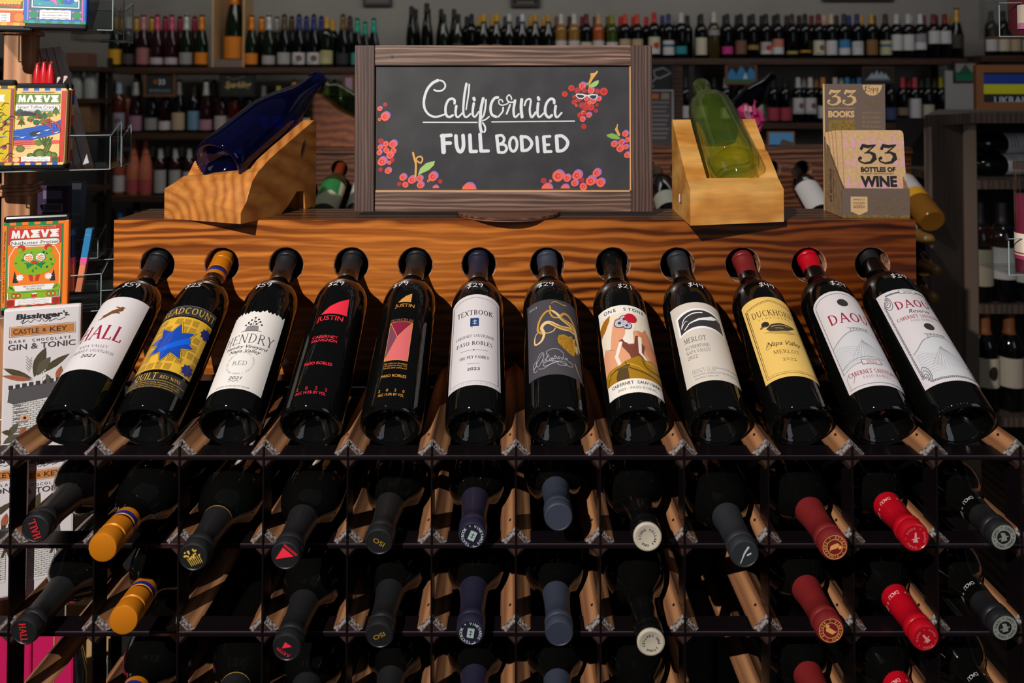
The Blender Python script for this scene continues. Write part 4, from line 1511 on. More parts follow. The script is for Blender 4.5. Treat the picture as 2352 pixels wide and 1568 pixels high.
A.poly(z3([(527, 1040), (545, 985), (590, 945), (657, 928), (650, 962), (610, 1000), (565, 1020)]), LEAF2, 6)
o0 = P(1155, 487, DS) - so


def chalkmap(u, v, h):
    return Vector((o0.x + u / UPX * SX, 0.0058 - h, o0.z + v / UPX * SZ))


A.build('chalk_drawing', chalkmap, brd)
A = Art(UPX, 1155, 487, flip=True)
A.disc(900, 130, 5, M((70, 52, 46)), 1, ry=4)
A.disc(900, 130, 2.4, M((40, 30, 28)), 2)
A.poly([(846, 152), (852, 128), (857, 110), (858, 140), (853, 165)], KNOT, 1)
A.build('knot_mark', lambda u, v, h: Vector((o0.x + u / UPX * SX, 0.0004 - h, o0.z + v / UPX * SZ)), sg)

# round plywood discs under the sign
tn = thing('wooden_turntable', 'thin round plywood turntable lying on the ledge under the chalkboard', 'turntable', (P(1168, 490, 1.2).x, 1.2, LZ))
DK, PLY = wood('turntable_wood', [(0, (70, 44, 34)), (1, (122, 84, 66))], wscale=30, dist=3, direction='Y', fine=(8, 160, 160)), M((172, 116, 84), rough=0.6)
sb = (P(1155, 487, DS).z - LZ)
tr = 126 * 1.2 / FPX * .94
b = MB()
b.lathe([(0, 0), (tr - .004, 0), (tr - .002, .0012), (tr - .002, sb * .45)], PLY, 64)
b.lathe([(tr - .002, sb * .45), (tr, sb * .5), (tr, sb * .9), (tr - .0012, sb - .0001), (0, sb - .0001)], DK, 64)
b.build('disc', tn, smooth=R(40))

# ================================================================== teak bottle holders
TEAK = wood('oiled_teak', [(0, (174, 103, 44)), (0.3, (190, 119, 54)), (0.7, (199, 128, 61)), (1, (205, 135, 66))], scale=(1, 0.35, 1.1), rot=(0.0, 0.0, 0.35),
            wscale=20, dist=3.5, dscale=0.8, kind='RINGS', direction='Y', fine=(60, 25, 60), rough=0.42, coat=0.15, fine_amt=0.35)
ACACIA = wood('yellow_acacia', [(0, (206, 138, 60)), (0.35, (222, 156, 74)), (0.7, (230, 168, 88)), (1, (236, 178, 100))], scale=(1, 1, 0.5), rot=(0.2, 0.1, 0.2),
              wscale=7, dist=5, dscale=1.6, direction='Z', fine=(14, 40, 120), rough=0.42, coat=0.12, fine_amt=0.3)


def holder(name, label, F, e1, wd, ax, L, st, floor, cx_, sr, t0, mat, square=False):
    """block lofted along its axis: st = [(t, h_left, h_right, bottom)], slot from t0 with floor(t), centred at cx_ across"""
    h = thing(name, label, 'bottle holder', (F[0], F[1], LZ))
    e1, ax = Vector((e1[0], e1[1], 0)).normalized(), Vector((ax[0], ax[1], 0)).normalized()
    b = MB()
    secs = []
    def sec(t, hl, hr, bt, slot, skew=True):
        o = ax * (t * L)
        def pt(u, z):
            v = o + e1 * u
            return Vector((v.x, v.y, z))
        top = lambda u: hl + (hr - hl) * u / wd
        pts = [pt(0.0, bt), pt(wd, bt), pt(wd, top(wd))]
        n = 12
        for i in range(n + 1):
            c = cos(pi * i / n)
            u = cx_ + sr * (max(-1, min(1, c * 1.25)) if square else c)
            if slot is None:
                z = top(u)
            else:
                lip = top(u)
                k = abs(c)
                z = lip if i in (0, n) else slot + (min(lip, slot + sr) - slot) * (1 - math.sqrt(max(0, 1 - k * k)) if not square else k ** 6)
                if square and i in (1, n - 1):
                    z = slot + .004
            pts.append(pt(u, z))
        pts.append(pt(0.0, top(0)))
        return pts
    for t, hl, hr, bt in st:
        if abs(t - t0) < 1e-6:
            secs.append(sec(t, hl, hr, bt, None))
            secs.append(sec(t + .001, hl, hr, bt, floor(t)))
        else:
            secs.append(sec(t, hl, hr, bt, floor(t) if t > t0 else None))
    n = len(secs[0])
    for s0, s1 in zip(secs, secs[1:]):
        for i in range(n):
            j = (i + 1) % n
            b.face([s0[i], s0[j], s1[j], s1[i]], mat)
    b.face(secs[0], mat)
    b.face(secs[-1][::-1], mat)
    me = b.mesh('block')
    bm = bmesh.new()
    bm.from_mesh(me)
    bmesh.ops.bevel(bm, geom=[e for e in bm.edges if len(e.link_faces) == 2 and e.calc_face_angle(0) > 0.6 and e.calc_length() > .004],
                    offset=0.0016, segments=2, affect='EDGES', profile=0.5, clamp_overlap=True)
    bm.to_mesh(me)
    bm.free()
    link('block', me, h)
    return h, e1, ax


tan28 = math.tan(R(28))
hl_, e1l, axl = holder('bottle_holder', 'carved brown teak bottle holder with growth rings on the left of the ledge', (-0.541, 1.156), (0.937, -0.35), 0.147, (0.35, 0.937), 0.187,
                       [(0, .046, .017, 0), (.06, .05, .03, 0), (.13, .055, .06, 0), (.2, .061, .074, 0), (.25, .062, .079, 0), (.33, .083, .090, 0), (.5, .103, .106, 0),
                        (.6, .112, .115, .012), (.72, .124, .126, .032), (.82, .133, .135, .03), (.84, .135, .137, 0), (.97, .148, .148, 0), (1, .146, .146, 0)],
                       lambda t: .040 + (t - .25) * .187 * tan28, .078, .0462, .25, TEAK)
b = MB()
p = Vector((0, 0, 0)) + e1l * .1474 + axl * (.79 * .187)
b.add([p + axl * a + Vector((0, 0, z)) for a, z in ((-.004, .085), (.004, .1), (.008, .118), (.003, .112), (-.003, .1))], [(0, 1, 2, 3, 4)], M((44, 22, 10), rough=0.8))
b.build('bark_crack', hl_)

CHAMP = [(0, .036), (.012, .034), (.024, .024), (.032, .008), (.036, .001), (.039, 0), (.0425, .002), (.0442, .008), (.0445, .02), (.0445, .118), (.043, .142), (.0385, .17), (.031, .2),
         (.0235, .228), (.0185, .252), (.0160, .272), (.0152, .285), (.0152, .287), (.0172, .288), (.0174, .293), (.0160, .2945), (.0150, .2955), (.0150, .30)]


def hollow(prof, wall, mat, seg=56):
    b = MB()
    outer = [q for q in prof]
    inner = []
    for r, z in prof[9:]:
        inner.append((max(.008, r - wall), z))
    inner[-1] = (inner[-1][0], prof[-1][1])
    base = [(prof[9][0] - wall, .03), (.034, .014 + .004), (.026, .030), (.012, .040), (0, .042)]
    loop = outer + inner[::-1] + base
    b.lathe(loop, mat, seg)
    return b.mesh('glass_body', smooth=R(45))


COBALT = clear('cobalt_glass', (0.22, 0.25, 0.74), ior=1.5, milk=0.14, body=(0.004, 0.005, 0.06))
hc = Vector((-0.541, 1.156, LZ)) + e1l * .078 + axl * (.25 * .187)
al = R(28)
zax = Vector((axl.x * cos(al), axl.y * cos(al), sin(al)))
nax = Vector((-axl.x * sin(al), -axl.y * sin(al), cos(al)))
bl = thing('glass_bottle', 'empty cobalt blue sparkling wine bottle lying in the brown teak holder', 'bottle', mat=frame(hc + Vector((0, 0, .0405)) + nax * .0447 + zax * .003, zax, nax))
link('glass_body', hollow(CHAMP, .004, COBALT), bl)
b = MB()
for i in range(60):
    a = 2 * pi * i / 60
    b.box(Vector((.0405 * sin(a), -.0405 * cos(a), .0004)), (.0012, .002, .0016), M((14, 14, 40), rough=.1), Matrix.Rotation(a, 3, 'Z'))
b.build('heel_knurling', bl)

hr_, e1r, axr = holder('bottle_holder', 'pale yellow wooden bottle holder with a square-cut front on the right of the ledge', (0.262, 1.092), (0.977, 0.213), 0.153, (0.05, 1.0), 0.16,
                       [(0, .0535, .0495, 0), (.18, .066, .064, 0), (.26, .074, .0745, 0), (.5, .099, .0985, 0), (.6, .1095, .103, 0), (.62, .1115, .110, 0), (.8, .130, .129, 0), (.97, .150, .150, 0), (1, .149, .149, 0)],
                       lambda t: .040 + (t - .18) * .16 * math.tan(R(26)), .0775, .0445, .18, ACACIA, square=True)
b = MB()
b.box((.003, .075, .03), (.0008, .009, .012), WHITE, Matrix.Rotation(R(-3), 3, 'Z'))
b.build('white_sticker', hr_).location = Vector((-.002, 0, 0))
GREENG = clear('green_glass', (0.93, 0.975, 0.72), ior=1.45, milk=0.08, body=(0.17, 0.27, 0.05))
WB = [(0, .03), (.012, .028), (.024, .018), (.031, .006), (.034, .001), (.036, 0), (.0385, .002), (.0398, .007), (.04, .02), (.04, .165), (.0392, .182), (.036, .196), (.030, .208), (.022, .219),
      (.0168, .23), (.0150, .242), (.0145, .268), (.0145, .269), (.0165, .27), (.0168, .282), (.0158, .2838), (.0142, .2845), (.0142, .29)]
al = R(26)
ax2 = Vector((.06, 1, 0)).normalized()
zax = Vector((ax2.x * cos(al), ax2.y * cos(al), sin(al)))
nax = Vector((-ax2.x * sin(al), -ax2.y * sin(al), cos(al)))
hc = Vector((.262, 1.092, LZ)) + e1r * .0775 + axr * (.18 * .16)
gb = thing('glass_bottle', 'empty green wine bottle lying in the pale yellow wooden holder', 'bottle', mat=frame(hc + Vector((0, 0, .0405)) + nax * .0402 + zax * .015, zax, nax))
link('glass_body', hollow(WB, .0035, GREENG), gb)

# ================================================================== pocket notebooks in their card display box
KR, KD, KE = speckle('kraft_card', (196, 158, 116), (210, 174, 132), 180, rough=0.75), M((104, 88, 80), rough=0.7), M((208, 172, 124), rough=0.75)
KS = speckle('kraft_corrugated', (132, 104, 76), (154, 124, 92), 90, rough=0.8)
GILT = speckle('gilt_print', (104, 84, 36), (142, 114, 52), 240, rough=0.45)
PINK = M((214, 158, 176), rough=0.7)
bw, bd = 0.104, 0.074
bx = thing('display_box', 'brown card counter box of pocket notebooks at the right end of the ledge', 'display box', (0.519, 1.236, LZ))
bx.rotation_euler = (0, 0, R(-2))
b = MB()
b.box2((0, -.0025, 0), (bw - .003, 0, .21), KD)
b.box2((-.0004, -.0027, 0), (.0018, .0002, .21), KE)
b.build('back_panel', bx)
b = MB()
b.box2((0, -bd, 0), (bw, -bd + .002, .0455), KD)
b.box2((0, -bd - .0001, .0), (bw, -bd + .002, .0045), GILT)
b.build('front_panel', bx)
for x in (0, bw - .002):
    b = MB()
    pr = [(-.0026, .0005), (-bd + .0021, .0005), (-bd + .0021, .0455), (-.0026, .121)]
    b.hexa([(x, y, z) for y, z in pr], [(x + .002, y, z) for y, z in pr], KS)
    if x == 0:
        b.hexa([(x - .0001, y, z) for y, z in ((-bd, .0455), (-bd, .047), (-.003, .1225), (-.003, .121))],
               [(x + .0021, y, z) for y, z in ((-bd, .0455), (-bd, .047), (-.003, .1225), (-.003, .121))], M((88, 66, 48), rough=.8))
    b.build('side_panel', bx)
b = MB()
b.box2((.002, -bd + .002, 0), (bw - .002, -.0026, .002), KS)
b.build('bottom_panel', bx)


def num33(a, x, y, w, h, mat, layer):
    for ox in (-w * .27, w * .27):
        f = lambda pts: [(x + ox + (q[0] - .3) * w * .75, y + (q[1] - .5) * h) for q in pts]
        a.line(f([(.1, .78), (.18, .95), (.38, .9), (.64, .99)]), [h * .09, h * .16, h * .17, h * .05], mat, layer, smooth=0)
        a.line(f([(.62, .97), (.3, .58)]), h * .07, mat, layer)
        a.line(f([(.24, .56), (.42, .6), (.56, .48), (.58, .28), (.44, .07), (.22, .02), (.05, .12), (.02, .28)]),
               [h * .06, h * .11, h * .2, h * .22, h * .14, h * .09, h * .08, h * .08], mat, layer, smooth=0)
        for q in ((.13, .8), (.08, .3)):
            p = f([q])[0]
            a.disc(p[0], p[1], h * .085, mat, layer, n=12)
        a.line(f([(.02, .3), (.02, .16), (.12, .06)]), h * .05, mat, layer, smooth=3)


a = Art()
num33(a, 29, 187, 46, 25, KE, 1)
a.text('[ POCKET TASTING NOTEBOOKS ]', 29, 169.5, 2, KE, 1, width=44)
a.text('BOOKS', 29, 160, 10, KE, 1, bold=.05, width=43)
a.rect(8, 100, 51, 151, GILT, 1)
a.poly([(80 + (16.4 if i % 2 else 15) * cos(pi * i / 22), 208 - abs((16.4 if i % 2 else 15) * sin(pi * i / 22)) * 1.12) for i in range(23)], KE, 1)
hand(a, '$5', 72, 202, 9, INK, .8, 2)
hand(a, '99', 84, 199, 10, INK, .8, 2)
a.disc(77.4, 196, .7, INK, 2, n=8)
for j, t in enumerate(('PRINTED WITH', 'SOY INK', 'IN SUNNY', 'PORTLAND')):
    a.text(t, 78, 162 - j * 7.6, 4.4 if j else 3.4, M((150, 124, 96), rough=.7), 1, width=30)
for j, t in enumerate(('GOLD', 'FOIL')):
    a.text(t, 79, 180 - j * 6, 3.6, GILT, 1, width=22)
a.build('back_print', lambda u, v, h: Vector((u, -.0026 - h, v)), bx)
a = Art()
a.poly([(13, 33), (39, 33), (39, 10), (26, 4), (13, 10)], KE, 1)
for j, (t, hh) in enumerate((('PERFECTLY', 2.4), ('POCKET', 3.2), ('SIZED!', 4))):
    a.text(t, 26, 28.5 - j * 5.6, hh, KD, 2, bold=.02, width=18)
for j in range(2):
    a.text('TASTING NOTEBOOKS' if j else 'COLLECT THEM', 72, 28 - j * 12, 5, GILT, 1, width=52)
a.build('front_print', lambda u, v, h: Vector((u, -bd - .0002 - h, v)), bx)
a = Art()
a.text('33 BOOKS', 0, 0, 8, M((92, 72, 54)), 1, bold=.03, width=60, rot=0)
a.text('PORTLAND OR', 2, -11, 4, M((92, 72, 54)), 1, width=56)
a.build('side_print', lambda u, v, h: Vector((-.0002 - h, -.03 + v, .045 + u * .9)), bx)


def glass_sil(a, x, y, s, k, mat, layer):
    if k == 0:
        a.poly([(x - 2.6 * s, y), (x + 2.6 * s, y), (x + 2.6 * s, y + 10 * s), (x + 1 * s, y + 13 * s), (x + 1 * s, y + 18 * s), (x - 1 * s, y + 18 * s), (x - 1 * s, y + 13 * s), (x - 2.6 * s, y + 10 * s)], mat, layer)
    elif k == 1:
        a.poly([(x - 3 * s, y + 9 * s), (x + 3 * s, y + 9 * s), (x + 3 * s, y + 5 * s), (x + .4 * s, y + 2 * s), (x + .4 * s, y - 3 * s), (x + 2 * s, y - 3.6 * s), (x - 2 * s, y - 3.6 * s), (x - .4 * s, y - 3 * s), (x - .4 * s, y + 2 * s), (x - 3 * s, y + 5 * s)], mat, layer)
    else:
        a.poly([(x - 3 * s, y), (x + 3 * s, y), (x + 2.4 * s, y + 6 * s), (x + .8 * s, y + 12 * s), (x + .8 * s, y + 17 * s), (x - .8 * s, y + 17 * s), (x - .8 * s, y + 12 * s), (x - 2.4 * s, y + 6 * s)], mat, layer)


BK = [('front notebook with a pink bottle pattern and black 33 in the card box', 0, 0),
      ('second notebook from the front in the card box', -.013, .011), ('third notebook from the front in the card box, red glass on its edge', -.026, .019),
      ('fourth notebook from the front in the card box', -.034, .027), ('rearmost notebook in the card box', -.042, .034)]
for k, (lb, dx, dy) in enumerate(BK):
    nb = thing('notebook', lb, 'notebook', group='notebooks in the card box')
    wN, hN = .0975, .133
    nb.location = ((.5265, .5215, .5205, .5195, .5185)[k], 1.171 + .0042 * k, LZ + .003)
    nb.rotation_euler = (R(-(5 + 3.1 * k)), 0, 0)
    b = MB()
    r = .006
    pts = [(0, 0), (wN, 0), (wN, hN - r)] + [(wN - r + r * cos(q), hN - r + r * sin(q)) for q in (pi / 8, pi / 4, 3 * pi / 8)] + [(wN - r, hN), (0, hN)]
    b.hexa([(x, 0, z) for x, z in pts], [(x, .0032, z) for x, z in pts], KR)
    b.build('cover', nb)
    a = Art()
    if k == 0:
        num33(a, 53, 95, 60, 30, INK, 3)
        a.text('BOTTLES OF', 54, 71, 7, INK, 3, bold=.05, width=55)
        a.text('{ A POCKET WINE TASTING JOURNAL }', 54, 64.4, 2.2, INK, 3, width=52)
        a.text('WINE', 54, 52.6, 16, INK, 3, bold=.05, width=58)
        q = random.Random(3)
        for i, x in enumerate(range(6, 96, 11)):
            for j, y in enumerate((32, 66, 96)):
                if 20 < x < 78 and y == 66:
                    continue
                glass_sil(a, x, y + 9, 1.15, (i + j) % 3, PINK, 1)
    else:
        glass_sil(a, 12, 103, 1.3, 1, M((138, 36, 52)), 1)
        glass_sil(a, 14, 68, 1.3, 0, M((138, 36, 52)), 1)
    a.build('cover_print', lambda u, v, h: Vector((u, -.0001 - h, v)), nb)
# ================================================================== chocolate stand on the left
MAPLE = wood('turned_post_wood', [(0, (168, 112, 76)), (1, (204, 148, 108))], scale=(1, 1, 0.1), wscale=20, dist=4, direction='X', fine=(120, 120, 6), rough=0.5)
cs = thing('chocolate_stand', 'wooden post stand with clear acrylic trays of chocolate bars left of the wine rack', 'display stand', (-0.772, 1.165, 0))
ANG = R(18)
rotz = Matrix.Rotation(ANG, 3, 'Z')
EX, EN = Vector((cos(ANG), sin(ANG), 0)), Vector((sin(ANG), -cos(ANG), 0))
b = MB()
b.box((0, 0, 1.0), (.04, .04, 1.9), MAPLE, rotz)
b.build('post', cs, bevel=.004)
for z in (1.2955, 1.545):
    b = MB()
    for k, (w, h) in enumerate(((.05, .006), (.046, .006), (.054, .005))):
        b.box((0, 0, z + .006 * k), (w, w, h), MAPLE, rotz)
    b.build('post_collar', cs, bevel=.0015)
b = MB()
b.lathe([(0, 0), (.13, 0), (.13, .02), (.03, .04), (0, .04)], MAPLE, 40)
b.build('base', cs, smooth=R(30))


def tray(org, wd, dp, hf, hb, en, name='tray'):
    """acrylic tray: org = left front lower corner, en = direction the front faces"""
    ex = Vector((-en.y, en.x, 0))
    t = .0024
    o = Vector(org) - Vector(cs.location)
    b = MB()
    def plate(p, a, c, n, mat=ACRYLIC):
        q = [p, p + a, p + a + c, p + c]
        b.hexa(q, [v + n for v in q], mat)
    up = Vector((0, 0, 1))
    plate(o, ex * wd, -en * dp, up * t)
    plate(o + up * .0026, ex * wd, up * hf, -en * t)
    plate(o + up * .0026 - en * dp, ex * wd, up * hb, en * t)
    for k in (0, 1):
        p = o + ex * (k * (wd - t)) - en * t + up * .0026
        q = [p, p - en * (dp - 2 * t), p - en * (dp - 2 * t) + up * (hf + .02), p + up * hf]
        b.hexa(q, [v + ex * t for v in q], ACRYLIC)
    # polished edges
    e = .0013
    for p, d in ((o + up * (hf + .0026), ex * wd), (o, ex * wd), (o, up * hf), (o + ex * wd, up * hf), (o + ex * wd, -en * dp), (o + ex * wd - en * dp, up * (hf + .02)),
                 (o + ex * wd + up * hf, -en * dp + up * .02)):
        b.tube([p, p + d], e * .6, ACRYLIC_EDGE, 6)
    return b.build(name, cs)


def wrap(name, label, org, ang, w, h, t, mat, sleeve, art, lean=0.0, group=None, side=None, cat='chocolate bar'):
    """a bar whose lower left front corner is at org, turned by ang"""
    g = thing(name, label, cat, mat=Matrix.Translation(org) @ Matrix.Rotation(ang, 4, 'Z') @ Matrix.Rotation(lean, 4, 'X'), group=group)
    b = MB()
    b.box2((0, 0, 0), (w, t, h), mat)
    b.build('wrapper', g, bevel=.0035)
    if sleeve:
        b = MB()
        b.box2((-.0004, -.0004, .008), (w + .0004, t + .0004, h - .008), sleeve)
        b.build('paper_sleeve', g, bevel=.0022)
    if art:
        a = Art()
        art(a, w * 1000, h * 1000)
        a.build('sleeve_print', lambda u, v, hh: Vector((u, -.0005 - hh, v)), g)
    if side:
        a = Art()
        side(a, t * 1000, h * 1000)
        a.build('edge_print', lambda u, v, hh: Vector((w + .0005 + hh, u, v)), g)
    return g


BLKW = M((22, 22, 26), rough=0.25)


def maeve(a, x0, x1, y0, y1, mat, layer):
    u = (x1 - x0) / 5.0
    h = y1 - y0
    X = lambda k, f: x0 + u * (k + f * .94)
    Y = lambda f: y0 + h * f
    pl = lambda k, pts: a.poly([(X(k, p), Y(q)) for p, q in pts], mat, layer)
    pl(0, [(0, 0), (.28, 0), (.3, .5), (.42, 0), (.6, 0), (.7, .5), (.72, 0), (1, 0), (.9, 1), (.66, 1), (.5, .5), (.34, 1), (.1, 1)])
    pl(1, [(0, 0), (.3, 0), (.5, .55), (.7, 0), (1, 0), (.66, 1), (.34, 1)])
    for k in (2, 4):
        pl(k, [(0, 0), (1, 0), (1, .22), (.72, .2), (1, .4), (.62, .5), (1, .62), (.72, .8), (1, .8), (1, 1), (0, 1), (0, .8), (.26, .5), (0, .2)])
    pl(3, [(.34, 0), (.66, 0), (1, 1), (.7, 1), (.5, .45), (.3, 1), (0, 1)])


def checker(a, x0, x1, y0, y1, c1, c2, n, layer):
    for i in range(n):
        a.rect(x0 + (x1 - x0) * i / n, y0, x0 + (x1 - x0) * (i + 1) / n, y1, c1 if i % 2 else c2, layer)


def blurb(a, x0, x1, y0, y1, lines, layer):
    pts = [(x0 + (x1 - x0) * i / 8, y0 + (.8 if i % 2 else 0)) for i in range(9)] + [(x1 - (x1 - x0) * i / 8, y1 + (.8 if i % 2 else 0)) for i in range(9)]
    a.poly(pts, WHITE, layer)
    for j, t in enumerate(lines):
        a.text(t, (x0 + x1) / 2, y1 - (y1 - y0) * (j + .75) / (len(lines) + .4), (y1 - y0) * .14, INK, layer + 1, width=(x1 - x0) * .86)


GRN, GRN2, ORA, RED2, YEL, LIM, DGR, PNK, BLU2, TEA, TAN_ = (M((0, 132, 74)), M((16, 96, 60)), M((238, 124, 26)), M((196, 52, 36)), M((222, 176, 52)), M((132, 178, 28)), M((58, 84, 30)),
                                                             M((232, 106, 168)), M((20, 88, 190)), M((28, 148, 166)), M((234, 194, 128)))


def art_pretzel(a, w, h):
    checker(a, 1, w - 6, h - 13, h - 9, ORA, GRN, 10, 1)
    checker(a, 1, w - 6, 9, 13, ORA, GRN, 10, 1)
    a.rect(5, 13, w - 7, h - 13, GRN, 1)
    a.rect(7, 15, w - 9, h - 14.5, RED2, 2)
    a.rect(15, h - 18.6, w - 17, h - 15, ORA, 3)
    a.text('SEATTLE CHOCOLATE PRESENTS', w / 2 - 1, h - 16.8, 1.9, INK, 4, bold=.02, width=w - 36)
    maeve(a, 11, w - 12, h - 32, h - 20.5, WHITE, 3)
    a.rect(7, 32, w - 9, h - 41, ORA, 3)
    a.line([(14, h - 38.5), (w - 16, h - 38.5)], 9.6, GRN2, 4)
    a.line([(14, h - 38.5), (w - 16, h - 38.5)], 8.4, WHITE, 5)
    a.text('Nutbutter Pretzel', w / 2 - 1, h - 38.6, 5.2, INK, 6, width=w - 25)
    x = w / 2 - 1
    y = h * .52
    a.line([(9, 40), (9, y + 10), (16, y + 24), (w - 18, y + 24), (w - 11, y + 10), (w - 11, 40)], 1, WHITE, 4)
    for k in range(16):
        t = 2 * pi * k / 16
        a.disc(x + 19 * cos(t), y + 12.5 * sin(t) + 2, 7.4, LIM, 5)
    a.disc(x, y + 2, 20, LIM, 6, ry=13)
    rn = random.Random(9)
    for k in range(34):
        t, q = rn.uniform(0, 6.28), rn.uniform(.45, 1.1)
        a.disc(x + 22 * q * cos(t), y + 2 + 14 * q * sin(t), rn.uniform(.9, 1.9), rn.choice((GRN, RED2, ORA, GRN2)), 7, n=8)
    for sx in (-1, 1):
        a.disc(x + sx * 7.4, y + 8, 6.8, GRN, 8)
        a.disc(x + sx * 7.4, y + 8, 6, WHITE, 9)
        for k in range(3):
            a.line([(x + sx * 7.4 - 4, y + 10.5 - 3 * k), (x + sx * 7.4 - 1, y + 9 - 3 * k), (x + sx * 7.4 + 1, y + 11 - 3 * k), (x + sx * 7.4 + 4, y + 9.4 - 3 * k)], 1.3, ORA, 10)
        a.poly([(x, y - 1), (x + sx * 11, y + 1), (x + sx * 9, y - 8)], GRN, 9)
        a.disc(x + sx * 17, y + 22, 5, RED2, 6)
        a.disc(x + sx * 19, y + 19, 3.4, LIM, 7)
        a.poly([(x + sx * 3, y - 12), (x + sx * 9, y - 12), (x + sx * 5, y - 26), (x + sx * 1, y - 26)], RED2, 5)
        a.poly(star(x + sx * 18, y - 20, 5.4, 3.6, 8), WHITE, 6)
        a.poly([(x + sx * 20, y - 27), (x + sx * 27, y - 27), (x + sx * 25, y - 10)], INK, 5)
    a.poly([(x - 5, y + 1), (x, y + 4), (x + 5, y + 1), (x, y - 1.6)], RED2, 10)
    a.rect(9, 33, w - 11, 43, LIM, 6)
    a.poly([(18, 35), (w - 20, 35), (w - 17, 43), (15, 43)], WHITE, 7)
    a.text('MILK CHOCOLATE', x, 41, 2.4, INK, 8, width=27)
    a.text('TRUFFLE BAR', x, 37.3, 2.4, INK, 8, width=20)
    a.text('MELT', 13.6, 39, 2.5, INK, 8, bold=.02, rot=-.7, width=8)
    a.text('AWAY', w - 15.6, 39, 2.5, INK, 8, bold=.02, rot=.7, width=8)
    a.rect(8, 15, w - 10, 33, WHITE, 7)
    a.rect(9.2, 24, w - 11.2, 33, GRN2, 8)
    a.rect(10, 24.5, w - 12, 32.4, LIM, 9)
    for px in (19, w - 21):
        for q, r in ((-2.6, 3), (2.6, 3)):
            a.line([(px + q + r * cos(t), 28.6 + r * sin(t)) for t in [2 * pi * k / 14 for k in range(14)]], 1.5, RED2, 10, closed=True)
            a.disc(px + q, 28.8, 1.1, WHITE, 11, n=8)
            a.disc(px + q, 28.8, .5, INK, 12, n=8)
    a.rect(x - 3, 25.5, x + 4, 29.4, RED2, 10)
    a.rect(x - 2, 29.4, x + 4, 31.4, WHITE, 11)
    a.rect(7, 13.5, w - 9, 23.6, RED2, 12)
    blurb(a, 18, w - 20, 14.5, 23, ('The savory crunch and sweet &', 'salty bites of pretzels in creamy', 'hazelnutty milk chocolate.'), 13)
    for px in (12.4, w - 14.4):
        a.disc(px, 18.6, 4.6, M((150, 34, 24)), 13)
    a.text('MAEVE IN SEATTLE * NUTBUTTER PRETZEL', 2.8, h / 2, 1.9, INK, 2, rot=pi / 2, width=h - 40)


